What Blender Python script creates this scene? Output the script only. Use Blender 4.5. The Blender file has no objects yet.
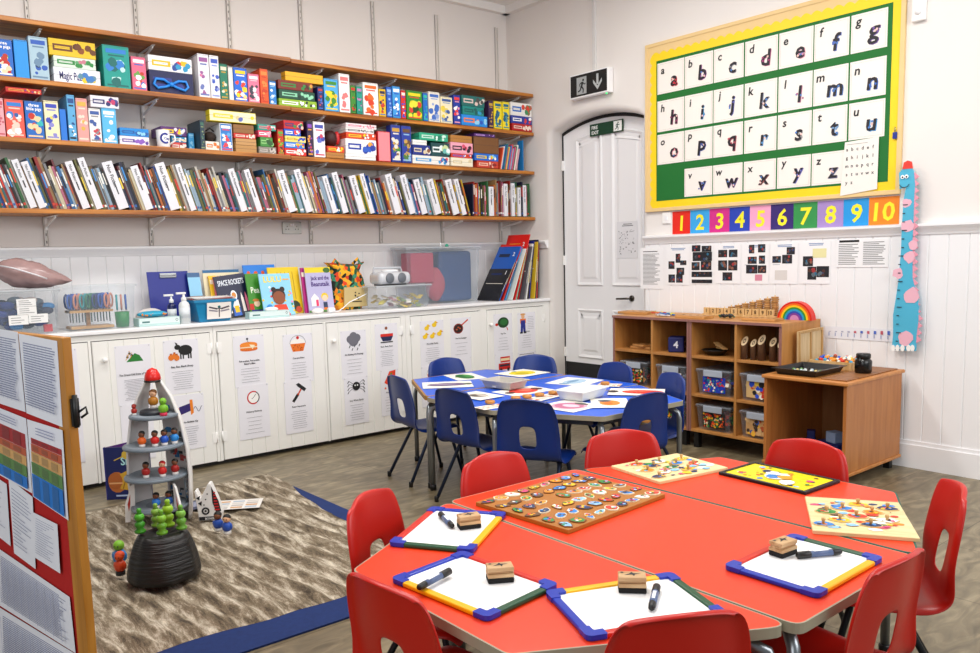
import bpy, math, random
from mathutils import Vector, Matrix
random.seed(7)
SC = bpy.context.scene
COL = SC.collection
V = Vector
# ------------------------------------------------------------------ camera
EYE_H = 1.42
YAW, PITCH, ROLL = math.radians(50.64152), math.radians(-6.5223), math.radians(-1.4513)
FPX, PPX, PPY = 808.725, 479.95, 349.158
_f = V((math.cos(PITCH)*math.cos(YAW), math.cos(PITCH)*math.sin(YAW), math.sin(PITCH)))
_r = _f.cross(V((0, 0, 1))).normalized()
_u = _r.cross(_f)
_c, _s = math.cos(ROLL), math.sin(ROLL)
RIGHT, UP, FWD = _c*_r + _s*_u, -_s*_r + _c*_u, _f
EYE = V((0, 0, EYE_H))
cam = bpy.data.cameras.new('camera'); cob = bpy.data.objects.new('camera', cam); COL.objects.link(cob)
cob.matrix_world = Matrix(((RIGHT.x, UP.x, -FWD.x, 0), (RIGHT.y, UP.y, -FWD.y, 0), (RIGHT.z, UP.z, -FWD.z, EYE_H), (0, 0, 0, 1)))
cam.sensor_width = 36; cam.sensor_fit = 'HORIZONTAL'
cam.lens = FPX/980*36
cam.shift_x = (490-PPX)/980; cam.shift_y = (PPY-326.5)/980
cam.clip_start = .02; cam.clip_end = 60
SC.camera = cob

def ray(px, py): return RIGHT*((px-PPX)/FPX) - UP*((py-PPY)/FPX) + FWD
def zp(px, py, z):                       # surveyed photo point -> point on the level z
    d = ray(px, py); return EYE + d*((z-EYE_H)/d.z)
def yp(px, py, y):                       # -> point on the plane Y = y (parallel to the bookshelf wall)
    d = ray(px, py); return EYE + d*(y/d.y)
def xp(px, py, x):                       # -> point on the plane X = x (parallel to the door wall)
    d = ray(px, py); return EYE + d*(x/d.x)

YW, XW = 6.038, 5.379                    # bookshelf wall, door wall
YS, YC = 5.66, 5.484                     # shelf fronts, cupboard fronts
ZC = 1.015                               # worktop
ZT = .58                                 # children's tables
# ------------------------------------------------------------------ materials
def lin(h):
    if isinstance(h, str):
        h = h.lstrip('#'); c = [int(h[i:i+2], 16)/255 for i in (0, 2, 4)]
    else: c = list(h)
    return [x/12.92 if x <= .04045 else ((x+.055)/1.055)**2.4 for x in c] + [1]
_m = {}
def mat(col, rough=.5, metal=0, var=.06, scale=8, coat=0):
    """plain surface with a little procedural unevenness"""
    k = (str(col), rough, metal, var, scale, coat)
    if k in _m: return _m[k]
    m = bpy.data.materials.new('surface_%d' % len(_m)); m.use_nodes = True
    n, l = m.node_tree.nodes, m.node_tree.links
    b = n['Principled BSDF']; c = lin(col)
    b.inputs['Roughness'].default_value = rough; b.inputs['Metallic'].default_value = metal
    if coat: b.inputs['Coat Weight'].default_value = coat
    if var:
        t = n.new('ShaderNodeTexCoord'); no = n.new('ShaderNodeTexNoise'); no.inputs['Scale'].default_value = scale
        no.inputs['Detail'].default_value = 3
        mx = n.new('ShaderNodeMixRGB'); mx.inputs[1].default_value = [x*(1-var) for x in c[:3]]+[1]; mx.inputs[2].default_value = [min(1, x*(1+var)) for x in c[:3]]+[1]
        l.new(t.outputs['Object'], no.inputs['Vector']); l.new(no.outputs['Fac'], mx.inputs[0]); l.new(mx.outputs[0], b.inputs['Base Color'])
    else: b.inputs['Base Color'].default_value = c
    _m[k] = m; return m
def wood(a, bcol, axis=0, scale=3, rough=.45, stretch=14, coat=0):
    k = ('wood', a, bcol, axis, scale, rough)
    if k in _m: return _m[k]
    m = bpy.data.materials.new('wood_grain'); m.use_nodes = True
    n, l = m.node_tree.nodes, m.node_tree.links; b = n['Principled BSDF']
    t = n.new('ShaderNodeTexCoord'); mp = n.new('ShaderNodeMapping'); s = [scale*stretch]*3; s[axis] = scale
    mp.inputs['Scale'].default_value = s
    no = n.new('ShaderNodeTexNoise'); no.inputs['Scale'].default_value = 1; no.inputs['Detail'].default_value = 6; no.inputs['Distortion'].default_value = .6
    r = n.new('ShaderNodeValToRGB'); r.color_ramp.elements[0].position = .32; r.color_ramp.elements[1].position = .7
    r.color_ramp.elements[0].color = lin(a); r.color_ramp.elements[1].color = lin(bcol)
    l.new(t.outputs['Object'], mp.inputs[0]); l.new(mp.outputs[0], no.inputs['Vector']); l.new(no.outputs['Fac'], r.inputs[0]); l.new(r.outputs[0], b.inputs['Base Color'])
    b.inputs['Roughness'].default_value = rough; b.inputs['Coat Weight'].default_value = coat
    _m[k] = m; return m
def clear(tint='#ffffff', alpha=.25, rough=.12):
    k = ('clear', tint, alpha)
    if k in _m: return _m[k]
    m = bpy.data.materials.new('clear_plastic'); m.use_nodes = True
    n, l = m.node_tree.nodes, m.node_tree.links; b = n['Principled BSDF']
    b.inputs['Base Color'].default_value = lin(tint); b.inputs['Roughness'].default_value = rough; b.inputs['Alpha'].default_value = alpha
    _m[k] = m; return m
def emit(col, s):
    m = bpy.data.materials.new('lamp_glow'); m.use_nodes = True
    b = m.node_tree.nodes['Principled BSDF']; b.inputs['Emission Color'].default_value = lin(col); b.inputs['Emission Strength'].default_value = s; b.inputs['Base Color'].default_value = lin(col)
    return m
# ------------------------------------------------------------------ mesh collector
class MB:
    def __init__(s): s.v = []; s.f = []; s.m = []; s.sm = []; s.mats = []; s.X = None
    def mi(s, m):
        if m not in s.mats: s.mats.append(m)
        return s.mats.index(m)
    def add(s, vs, fs, m, smooth=False):
        o = len(s.v); X = s.X
        s.v += [tuple(X @ V(p)) if X else tuple(p) for p in vs]; i = s.mi(m)
        for f in fs: s.f.append([o+k for k in f]); s.m.append(i); s.sm.append(smooth)
        return s
    def box(s, x0, x1, y0, y1, z0, z1, m):
        vs = [(x, y, z) for x in (x0, x1) for y in (y0, y1) for z in (z0, z1)]
        return s.add(vs, [(0, 1, 3, 2), (4, 6, 7, 5), (0, 4, 5, 1), (2, 3, 7, 6), (0, 2, 6, 4), (1, 5, 7, 3)], m)
    def obox(s, c, ax, ay, az, hx, hy, hz, m):     # box about c on given unit axes, half sizes
        c = V(c); vs = [c+ax*(i*hx)+ay*(j*hy)+az*(k*hz) for i in (-1, 1) for j in (-1, 1) for k in (-1, 1)]
        return s.add(vs, [(0, 1, 3, 2), (4, 6, 7, 5), (0, 4, 5, 1), (2, 3, 7, 6), (0, 2, 6, 4), (1, 5, 7, 3)], m)
    def prism(s, poly, z0, z1, m, top=None):       # poly CCW in xy
        n = len(poly); vs = [(p[0], p[1], z0) for p in poly]+[(p[0], p[1], z1) for p in poly]
        s.add(vs, [tuple(range(n-1, -1, -1))]+[(i, (i+1) % n, n+(i+1) % n, n+i) for i in range(n)], m)
        return s.add([(p[0], p[1], z1) for p in poly], [tuple(range(n))], top or m)
    def slab(s, poly, org, U, W, t, m):            # 2-D outline on axes U,W thickened by vector t
        n = len(poly); org = V(org); a = [org+U*p[0]+W*p[1] for p in poly]; b = [p+t for p in a]
        return s.add(a+b, [tuple(range(n-1, -1, -1)), tuple(range(n, 2*n))]+[(i, (i+1) % n, n+(i+1) % n, n+i) for i in range(n)], m)
    def lathe(s, prof, m, c=(0, 0, 0), seg=24, ax=None, smooth=True):
        c = V(c); az = (ax or V((0, 0, 1))).normalized(); h = V((1, 0, 0)) if abs(az.x) < .9 else V((0, 1, 0)); ux = az.cross(h).normalized(); uy = az.cross(ux)
        vs = []; n = len(prof)
        for k in range(seg):
            a = 2*math.pi*k/seg; d = ux*math.cos(a)+uy*math.sin(a)
            vs += [c+d*r+az*z for r, z in prof]
        fs = [(k*n+i, k*n+i+1, ((k+1) % seg)*n+i+1, ((k+1) % seg)*n+i) for k in range(seg) for i in range(n-1)]
        if prof[0][0] > 1e-6: fs.append(tuple(k*n for k in range(seg)))
        if prof[-1][0] > 1e-6: fs.append(tuple(k*n+n-1 for k in reversed(range(seg))))
        return s.add(vs, fs, m, smooth)
    def cyl(s, a, b, r, m, seg=14, r2=None):
        a, b = V(a), V(b); d = b-a
        return s.lathe([(r, 0), (r if r2 is None else r2, d.length)], m, a, seg, d)
    def tube(s, pts, r, m, seg=8):
        pts = [V(p) for p in pts]; vs = []; up = None
        for i, p in enumerate(pts):
            d = (pts[min(i+1, len(pts)-1)]-pts[max(i-1, 0)]).normalized()
            if up is None: up = d.cross(V((0, 0, 1)) if abs(d.z) < .9 else V((1, 0, 0))).normalized()
            up = (up-d*up.dot(d)).normalized(); w = d.cross(up)
            vs += [p+(up*math.cos(2*math.pi*k/seg)+w*math.sin(2*math.pi*k/seg))*r for k in range(seg)]
        n = len(pts)
        fs = [(i*seg+k, i*seg+(k+1) % seg, (i+1)*seg+(k+1) % seg, (i+1)*seg+k) for i in range(n-1) for k in range(seg)]
        fs += [tuple(range(seg-1, -1, -1)), tuple((n-1)*seg+k for k in range(seg))]
        return s.add(vs, fs, m, True)
    def ball(s, c, r, m, sx=1, sy=1, sz=1, seg=14, rings=8):
        c = V(c); vs = [c+V((0, 0, -r*sz))]
        for i in range(1, rings):
            a = -math.pi/2+math.pi*i/rings
            vs += [c+V((r*sx*math.cos(a)*math.cos(2*math.pi*k/seg), r*sy*math.cos(a)*math.sin(2*math.pi*k/seg), r*sz*math.sin(a))) for k in range(seg)]
        vs.append(c+V((0, 0, r*sz))); L = len(vs)-1
        fs = [(0, 1+(k+1) % seg, 1+k) for k in range(seg)]+[(L, 1+(rings-2)*seg+k, 1+(rings-2)*seg+(k+1) % seg) for k in range(seg)]
        fs += [(1+i*seg+k, 1+i*seg+(k+1) % seg, 1+(i+1)*seg+(k+1) % seg, 1+(i+1)*seg+k) for i in range(rings-2) for k in range(seg)]
        return s.add(vs, fs, m, True)
    def build(s, name, parent=None, loc=None, bevel=0, sub=0, solid=0, seg=2):
        me = bpy.data.meshes.new(name); me.from_pydata(s.v, [], s.f)
        for m in s.mats: me.materials.append(m)
        me.polygons.foreach_set('material_index', s.m); me.polygons.foreach_set('use_smooth', s.sm); me.update()
        o = bpy.data.objects.new(name, me); COL.objects.link(o)
        if parent is not None: o.parent = parent
        if loc is not None: o.location = loc
        if solid: q = o.modifiers.new('thick', 'SOLIDIFY'); q.thickness = solid; q.offset = 0
        if bevel: q = o.modifiers.new('edge', 'BEVEL'); q.width = bevel; q.segments = seg; q.limit_method = 'ANGLE'
        if sub: q = o.modifiers.new('round', 'SUBSURF'); q.levels = sub; q.render_levels = sub
        return o
USED = {}
def tag(o, label, cat, group=None):
    if label in USED and not group: print('DUPLABEL', label)
    USED[label] = 1
    o['label'] = label; o['category'] = cat; o['kind'] = 'thing'
    if group: o['group'] = group
    return o
def thing(name, label, cat, loc=(0, 0, 0), rz=0, group=None, rot=None):
    o = bpy.data.objects.new(name, None); COL.objects.link(o); o.location = loc; o.rotation_euler = rot or (0, 0, rz); o.empty_display_size = .05
    return tag(o, label, cat, group)
def structure(o): o['kind'] = 'structure'; return o
def copy_tree(o, parent=None):
    c = o.copy(); COL.objects.link(c)
    if parent is not None: c.parent = parent
    for ch in list(o.children): copy_tree(ch, c)
    return c
def place(src, used, label, loc, rz=0, group=None, rot=None):    # the first call uses src itself, later ones a copy of it
    o = src if not used else copy_tree(src)
    used.append(o); o.location = loc; o.rotation_euler = rot or (0, 0, rz)
    return tag(o, label, o.get('category', 'object'), group)
# ------------------------------------------------------------------ flat print on a real surface (posters, box lids, signs)
_tx = {}
def text_mesh(t):
    if t in _tx: return _tx[t]
    c = bpy.data.curves.new('lettering', 'FONT'); c.body = t; c.resolution_u = 2; c.offset = .022
    o = bpy.data.objects.new('lettering', c); COL.objects.link(o)
    dg = bpy.context.evaluated_depsgraph_get(); me = o.evaluated_get(dg).to_mesh()
    vs = [(v.co.x, v.co.y) for v in me.vertices]; fs = [tuple(p.vertices) for p in me.polygons]
    o.to_mesh_clear(); bpy.data.objects.remove(o); bpy.data.curves.remove(c)
    x0 = min((v[0] for v in vs), default=0); x1 = max((v[0] for v in vs), default=1)
    _tx[t] = (vs, fs, x0, x1); return _tx[t]
class Art:
    """2-D print in metres on the frame (origin, U, W), lying just off the surface along N"""
    def __init__(s, org, U, W, N=None, lift=.0008, step=.00025):
        s.o, s.U, s.W = V(org), V(U).normalized(), V(W).normalized(); s.N = V(N).normalized() if N else s.U.cross(s.W); s.h = lift; s.st = step; s.mb = MB()
    def P(s, u, w): return s.o+s.U*u+s.W*w+s.N*s.h
    def poly(s, pts, col, up=True):
        s.mb.add([s.P(*p) for p in pts], [tuple(range(len(pts)))], col if not isinstance(col, (str, tuple)) else mat(col, .55, var=0))
        if up: s.h += s.st
        return s
    def rect(s, u0, w0, u1, w1, col): return s.poly([(u0, w0), (u1, w0), (u1, w1), (u0, w1)], col)
    def disc(s, u, w, r, col, rw=None, n=14, a0=0, a1=360):
        rw = rw or r; full = a1-a0 >= 360; k = n if full else n+1
        pts = [(u+r*math.cos(math.radians(a0+(a1-a0)*i/n)), w+rw*math.sin(math.radians(a0+(a1-a0)*i/n))) for i in range(k)]
        return s.poly(pts, col)
    def ring(s, u, w, r0, r1, col, a0=0, a1=360, n=18, sw=1):
        A = [math.radians(a0+(a1-a0)*i/n) for i in range(n+1)]
        c = mat(col, .55, var=0)
        for a, b in zip(A, A[1:]):
            s.mb.add([s.P(u+r*math.cos(q), w+sw*r*math.sin(q)) for r, q in ((r0, a), (r1, a), (r1, b), (r0, b))], [(0, 1, 2, 3)], c)
        s.h += s.st; return s
    def line(s, u0, w0, u1, w1, t, col):
        d = V((u1-u0, w1-w0)); L = d.length or 1e-6; n = V((-d.y, d.x))/L*t/2
        return s.poly([(u0-n.x, w0-n.y), (u1-n.x, w1-n.y), (u1+n.x, w1+n.y), (u0+n.x, w0+n.y)], col)
    def text(s, t, u, w, h, col, maxw=None, align='c', ital=0, stretch=1):
        vs, fs, x0, x1 = text_mesh(t); k = h/.72; W = (x1-x0)*k*stretch
        ks = k*stretch if not maxw or W <= maxw else k*stretch*maxw/W; W = (x1-x0)*ks
        u0 = u-W/2 if align == 'c' else u
        s.mb.add([s.P(u0+(x-x0)*ks+ital*y*k, w+y*k) for x, y in vs], fs, mat(col, .55, var=0)); s.h += s.st; return s
    def lines(s, u0, w0, u1, w1, n, col='#777777', t=.0022, jit=.35, cen=False, rnd=None):
        rnd = rnd or random
        for i in range(n):
            w = w1-(w1-w0)*(i+.5)/n; L = (u1-u0)*(1-jit*rnd.random()); a = (u0+u1)/2-L/2 if cen else u0
            s.rect(a, w-t/2, a+L, w+t/2, col); s.h -= s.st
        s.h += s.st; return s
    def build(s, name, parent): return s.mb.build(name, parent)
X3, Y3, Z3 = V((1, 0, 0)), V((0, 1, 0)), V((0, 0, 1))
WHITE = mat('#f4f3f0', .5, var=.02); STEEL = mat('#9a9da0', .3, 1, .05); BLACK = mat('#101010', .45, var=.1)
PINE = wood('#8a4f14', '#c4843a', 0); PINE_L = wood('#c08b4e', '#dcb077', 0)
# ================================================================== room shell
ZCEIL = 3.78
def floor_mat():
    m = bpy.data.materials.new('vinyl_floor'); m.use_nodes = True
    n, l = m.node_tree.nodes, m.node_tree.links; b = n['Principled BSDF']
    t = n.new('ShaderNodeTexCoord'); mp = n.new('ShaderNodeMapping'); mp.inputs['Scale'].default_value = (3.2, 9, 1); mp.inputs['Rotation'].default_value = (0, 0, .5)
    no = n.new('ShaderNodeTexNoise'); no.inputs['Scale'].default_value = 1.6; no.inputs['Detail'].default_value = 8; no.inputs['Distortion'].default_value = 1.2
    r = n.new('ShaderNodeValToRGB'); e = r.color_ramp.elements
    e[0].position = .3; e[0].color = lin('#5d533f'); e[1].position = .72; e[1].color = lin('#978a6e')
    x = e.new(.52); x.color = lin('#786c54')
    br = n.new('ShaderNodeTexBrick'); br.offset = 0; br.inputs['Scale'].default_value = 1; br.inputs['Mortar Size'].default_value = .0025
    br.inputs['Brick Width'].default_value = .61; br.inputs['Row Height'].default_value = .61
    br.inputs['Color1'].default_value = br.inputs['Color2'].default_value = (1, 1, 1, 1); br.inputs['Mortar'].default_value = (.45, .42, .38, 1)
    mp2 = n.new('ShaderNodeMapping'); mp2.inputs['Location'].default_value = (.2, .33, 0)
    mx = n.new('ShaderNodeMixRGB'); mx.blend_type = 'MULTIPLY'; mx.inputs[0].default_value = 1
    l.new(t.outputs['Object'], mp.inputs[0]); l.new(mp.outputs[0], no.inputs['Vector']); l.new(no.outputs['Fac'], r.inputs[0])
    l.new(t.outputs['Object'], mp2.inputs[0]); l.new(mp2.outputs[0], br.inputs['Vector'])
    l.new(r.outputs[0], mx.inputs[1]); l.new(br.outputs['Color'], mx.inputs[2]); l.new(mx.outputs[0], b.inputs['Base Color'])
    b.inputs['Roughness'].default_value = .38
    return m
PAINT = mat('#e9e4df', .55, var=.02, scale=2); GLOSS = mat('#f1f1f2', .32, var=.015, scale=3)
CEILP = mat('#efede9', .7, var=.02)
structure(MB().box(-2.2, 6.2, -1.6, 6.2, -.1, 0, floor_mat()).build('floor'))
structure(MB().box(-2.2, 5.6, -.4, 6.2, ZCEIL, ZCEIL+.1, CEILP).build('ceiling'))
w = MB().box(-2.2, 5.7, YW, YW+.15, 0, ZCEIL, PAINT)
structure(w.build('wall_back'))

# ---- door wall with its arched doorway
YL = 5.462; YR = xp(640, 260, XW).y - .02
XD = XW+.16                                         # door leaf plane
zs = xp(567, 133, XD).z; zc_ = xp(622, 112.5, XD).z
half = (YL-YR)/2; ymid = (YL+YR)/2; rise = max(.1, zc_-zs)
Rr = (half*half+rise*rise)/(2*rise); zcen = zs+rise-Rr
arc = []
a0 = math.asin(half/Rr)
for i in range(25):
    a = a0-2*a0*i/24; arc.append((ymid+Rr*math.sin(a), zcen+Rr*math.cos(a)))
outline = [(YL, 0.0)]+arc+[(YR, 0.0)]
def normal(i):
    a = V(outline[max(i-1, 0)]); b = V(outline[min(i+1, len(outline)-1)]); d = (b-a).normalized(); return V((-d.y, d.x))
rings = []; rr = .05
nn = [normal(i) for i in range(len(outline))]
nn = [(-n if (V(outline[i])-V((ymid, 1.2))).dot(n) < 0 else n) for i, n in enumerate(nn)]
nn[0] = V((1, 0)); nn[-1] = V((-1, 0))
for k in range(7):
    t = math.radians(15*k)
    rings.append([(XW+rr*(1-math.cos(t)), p[0]+n.x*rr*(1-math.sin(t)), p[1]+n.y*rr*(1-math.sin(t))) for p, n in zip(outline, nn)])
rings.append([(XD+.05, p[0], p[1]) for p in outline])
w = MB(); n_ = len(outline)
w.add([p for r in rings for p in r], [(k*n_+i, k*n_+i+1, (k+1)*n_+i+1, (k+1)*n_+i) for k in range(len(rings)-1) for i in range(n_-1)], PAINT, True)
o0 = rings[0]
w.add([p for p in o0[1:-1]]+[(XW, p[1], ZCEIL) for p in o0[1:-1]], [(i, i+1, n_-2+i+1, n_-2+i) for i in range(n_-3)], PAINT)
w.add([(XW, YW, 0), (XW, o0[0][1], 0), (XW, o0[1][1], o0[1][2]), (XW, o0[1][1], ZCEIL), (XW, YW, ZCEIL)], [(0, 1, 2, 3, 4)], PAINT)
w.add([(XW, o0[-1][1], 0), (XW, -.4, 0), (XW, -.4, ZCEIL), (XW, o0[-2][1], ZCEIL), (XW, o0[-2][1], o0[-2][2])], [(0, 1, 2, 3, 4)], PAINT)
w.box(XD+.05, XD+.1, YR-.1, YL+.1, 0, zs+rise+.1, PAINT)
structure(w.build('wall_right'))

# ---- door leaf: four panels under a segmental head
d = MB(); yl, yr = YL-.012, YR+.006; g = .012
arcd = [(ymid+(Rr-g)*math.sin(a), zcen+(Rr-g)*math.cos(a)) for a in [(a0-.002)-2*(a0-.002)*i/24 for i in range(25)]]
body = [(yl, .008)]+[(min(max(y, yr), yl), z) for y, z in arcd]+[(yr, .008)]
vs = [(XD, y, z) for y, z in body]+[(XD+.045, y, z) for y, z in body]; m_ = len(body)
d.add(vs, [tuple(range(m_)), tuple(range(2*m_-1, m_-1, -1))]+[(i, m_+i, m_+(i+1) % m_, (i+1) % m_) for i in range(m_)], GLOSS)
door = structure(d.build('door_1'))
zmid1 = xp(590, 286, XD).z; zmid0 = xp(590, 309, XD).z
py = [xp(577, 220, XD).y, xp(603, 220, XD).y, xp(612, 220, XD).y, YR+.1]
def panel(y0, y1, z0, z1, arch):
    mb = MB(); t = .035; top = lambda y: (zcen+math.sqrt(max(.01, (Rr-.13)**2-(y-ymid)**2))) if arch else z1
    N = 8; ys = [y0+(y1-y0)*i/N for i in range(N+1)]
    def fr(k, x):                 # inset outline
        q = [(y0-k if i == 0 else y1+k if i == N else y) for i, y in enumerate(ys)]
        return [(x, q[0], z0+k), (x, q[-1], z0+k)]+[(x, y, top(y)-k) for y in reversed(q)]
    A = [fr(0, XD-.001), fr(t*.35, XD-.014), fr(t, XD-.001), fr(t+.03, XD-.001), fr(t+.05, XD-.008)]
    L = len(A[0])
    mb.add([p for r in A for p in r], [(k*L+i, k*L+(i+1) % L, (k+1)*L+(i+1) % L, (k+1)*L+i) for k in range(len(A)-1) for i in range(L)]+[tuple((len(A)-1)*L+i for i in range(L))], GLOSS)
    return mb.build('door_panel', door)
panel(py[0], py[1], zmid1, 0, True); panel(py[2], py[3], zmid1, 0, True)
panel(py[0], py[1], .45, zmid0, False); panel(py[2], py[3], .45, zmid0, False)
zk = xp(585, 363, XD).z
MB().box(XD-.004, XD-.0005, yr+.005, yl-.005, .01, zk, mat('#0d0d0e', .4)).build('kick_plate', door)
mb = MB(); hy, hz = xp(632, 298.5, XD).y, xp(632, 298.5, XD).z
mb.lathe([(0, .012), (.026, .01), (.028, 0)], mat('#55504a', .3, 1), (XD, hy, hz), 18, V((-1, 0, 0)))
mb.tube([(XD-.01, hy, hz), (XD-.05, hy, hz), (XD-.056, hy+.02, hz+.001), (XD-.056, hy+.13, hz-.004)], .009, mat('#55504a', .3, 1))
mb.build('door_handle', door)
for z in (.45, 1.32, 2.2):
    MB().box(XD-.02, XD+.005, YL-.02, YL-.004, z, z+.09, WHITE).build('hinge', door)
# black rebate line round the leaf
f = MB(); ar2 = [(YL-.001, .0)]+[(ymid+(Rr-.001)*math.sin(a), zcen+(Rr-.001)*math.cos(a)) for a in [a0-2*a0*i/24 for i in range(25)]]
ar3 = [(YL-.014, .0)]+[(ymid+(Rr-.03)*math.sin(a), zcen+(Rr-.03)*math.cos(a)) for a in [(a0-.006)-2*(a0-.006)*i/24 for i in range(25)]]
f.add([(XD-.003, y, z) for y, z in ar2]+[(XD-.003, y, z) for y, z in ar3], [(i, i+1, 26+i+1, 26+i) for i in range(25)], BLACK)
f.build('door_gap', door)

# ---- dado rail, matchboard, baseboard
ZR = 1.487
def rail(mb, along, a, b):
    prof = [(0, ZR-.004), (.016, ZR), (.02, ZR+.012), (.03, ZR+.03), (.045, ZR+.052), (.045, ZR+.066), (.0, ZR+.072)]
    n = len(prof)
    ps = []
    for q in (a, b): ps += [((q, YW-d_, z) if along == 'x' else (XW-d_, q, z)) for d_, z in prof]
    mb.add(ps, [(i, i+1, n+i+1, n+i) for i in range(n-1)]+[tuple(range(n)), tuple(range(2*n-1, n-1, -1))], GLOSS)
def match(mb, along, a, b, z0, z1, pitch=.115):
    x = a; 
    while x < b-.01:
        e = min(x+pitch, b); c = .005; pr = [(x, .004), (x+c, .010), (e-c, .010), (e, .004)]
        ps = [((p, YW-d_, z) if along == 'x' else (XW-d_, p, z)) for z in (z0, z1) for p, d_ in pr]
        mb.add(ps, [(0, 1, 5, 4), (1, 2, 6, 5), (2, 3, 7, 6)], GLOSS); x = e
mb = MB(); rail(mb, 'x', -2.2, XW); structure(mb.build('trim_1'))
mb = MB(); match(mb, 'x', -2.2, XW, ZC, ZR); structure(mb.build('wall_back_panelling'))
mb = MB(); rail(mb, 'y', -.4, YR-.04); rail(mb, 'y', YL+.045, YW); structure(mb.build('trim_2'))
mb = MB(); match(mb, 'y', -.4, YR-.04, .17, ZR); structure(mb.build('wall_right_panelling'))
mb = MB(); mb.prism([(XW-.028, -.4), (XW, -.4), (XW, YR-.04), (XW-.028, YR-.04)], 0, .15, GLOSS); mb.prism([(XW-.018, -.4), (XW, -.4), (XW, YR-.04), (XW-.018, YR-.04)], .15, .175, GLOSS)
structure(mb.build('baseboard_right'))
mb = MB(); mb.prism([(-2.2, YW-.06), (XW, YW-.06), (XW, YW), (-2.2, YW)], ZCEIL-.07, ZCEIL, CEILP); mb.prism([(XW-.06, -.4), (XW, -.4), (XW, YW), (XW-.06, YW)], ZCEIL-.07, ZCEIL, CEILP)
structure(mb.build('trim_3'))

# ================================================================== fitted cupboards under one worktop
t = MB(); t.box(-1.6, XW-.002, YC, YW-.001, ZC-.027, ZC, GLOSS)
tag(t.build('worktop', bevel=.006), 'long white painted worktop running under the bookshelves', 'worktop')
def xof(px, py=330): return yp(px, py, YC).x
DX = [(.05, xof(87)), (xof(91), xof(210)), (xof(217.5), xof(324.5)), (xof(327.5), xof(402)), (xof(412), xof(481.5)), (xof(488.5), xof(545))]
ZD0, ZD1 = .035, .943
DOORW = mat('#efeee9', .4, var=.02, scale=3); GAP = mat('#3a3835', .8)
labs = ['white panelled cupboard with tacked-up rhyme posters, behind the toy rocket', 'white panelled cupboard with the cake, bun, clock and hammer posters', 'white panelled cupboard in the corner by the door, with duckling and turtle posters']
HG = []
for k, (ia, ib) in enumerate(((0, 1), (2, 3), (4, 5))):
    x0 = DX[ia][0]-.03 if k == 0 else (DX[ia-1][1]+DX[ia][0])/2
    x1 = XW-.003 if k == 2 else (DX[ib][1]+DX[ib+1][0])/2
    c = thing('cupboard', labs[k], 'cupboard', (x0, YC+.02, 0))
    b = MB(); b.box(.001, x1-x0-.001, .02, YW-YC-.03, .03, ZC-.03, DOORW)
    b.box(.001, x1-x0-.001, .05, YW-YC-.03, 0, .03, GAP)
    for d0, d1 in (DX[ia], DX[ib]): b.box(d0-x0-.004, d1-x0+.004, .0185, .02, ZD0-.005, ZD1+.006, GAP)
    edges = [.001, DX[ia][0]-x0-.004, DX[ia][1]-x0+.004, DX[ib][0]-x0-.004, DX[ib][1]-x0+.004, x1-x0-.001]
    for e0, e1 in zip(edges[::2], edges[1::2]):
        if e1 > e0+.003: b.box(e0, e1, 0, .02, .03, ZD1+.006, DOORW)
    b.box(.001, x1-x0-.001, 0, .02, ZD1+.006, ZC-.03, DOORW)
    b.build('carcass', c)
    for j, (d0, d1) in enumerate((DX[ia], DX[ib])):
        dm = MB(); w_ = d1-d0; st = .075
        left = (k, j) != (9, 9) and j == 1 or k == 0
        dm.box(d0-x0, d1-x0, -.004, .016, ZD0, ZD1, DOORW)
        npl = max(3, round(w_/.1)); pw = w_/npl
        for q in range(npl):            # tongue-and-groove boards
            a, e, cc = d0-x0+q*pw, d0-x0+(q+1)*pw, .004
            dm.add([(a, -.004, z) if i == 0 else (a+cc, -.0095, z) if i == 1 else (e-cc, -.0095, z) if i == 2 else (e, -.004, z) for z in (ZD0+.002, ZD1-.002) for i in range(4)], [(0, 1, 5, 4), (1, 2, 6, 5), (2, 3, 7, 6)], DOORW)
        do = dm.build('door', c)
        hx = {(0, 0): None, (0, 1): 'R', (1, 0): 'L', (1, 1): 'R', (2, 0): 'L', (2, 1): 'R'}[(k, j)]
        if hx:
            for z in (.17, .80):
                hm = MB(); xx = (d0-x0+.012) if hx == 'L' else (d1-x0-.012); sg = -1 if hx == 'L' else 1
                hm.box(xx-.014, xx+.014, -.0135, -.0085, z, z+.07, WHITE); hm.cyl((xx+sg*.018, -.008, z-.003), (xx+sg*.018, -.008, z+.073), .006, WHITE, 10)
                hm.build('hinge', do)
        if (k, j) in ((0, 1), (1, 1), (2, 1)):
            kp = yp(*{0: (104.5, 360), 1: (333.5, 341), 2: (490.8, 324.8)}[k], YC)
            MB().lathe([(.008, 0), (.008, .012), (.016, .02), (.017, .028), (.011, .035), (0, .037)], WHITE, (kp.x-x0, -.0095, kp.z), 16, V((0, -1, 0))).build('knob', do)

# ================================================================== wall shelving
YB = YW-.001
UPX = [yp(px, 235, YW).x for px in (46, 151, 241, 310.5, 380.5, 442, 500)]
US = mat('#e6e2dc', .4, 0); UPL = ['leftmost', 'second', 'third', 'fourth', 'fifth', 'sixth', 'seventh and last']
for i, x in enumerate(UPX):
    m = MB(); m.box(x-.013, x-.009, YW-.022, YB, 1.56, ZCEIL-.2, US); m.box(x+.009, x+.013, YW-.022, YB, 1.56, ZCEIL-.2, US); m.box(x-.013, x+.013, YW-.006, YB, 1.56, ZCEIL-.2, US)
    for z in [1.58+.05*q for q in range(40)]: m.box(x-.0022, x+.0022, YW-.0075, YW-.0055, z, z+.017, BLACK)
    tag(m.build('shelf_upright'), 'slotted white steel shelf upright on the wall, %s along the bookshelves' % UPL[i], 'shelf support', 'slotted shelf uprights')
ZSH = [2.924, 2.571, 2.213, 1.786]       # top faces of the four boards
XS0 = -.4; XS1 = XW-.012
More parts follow.
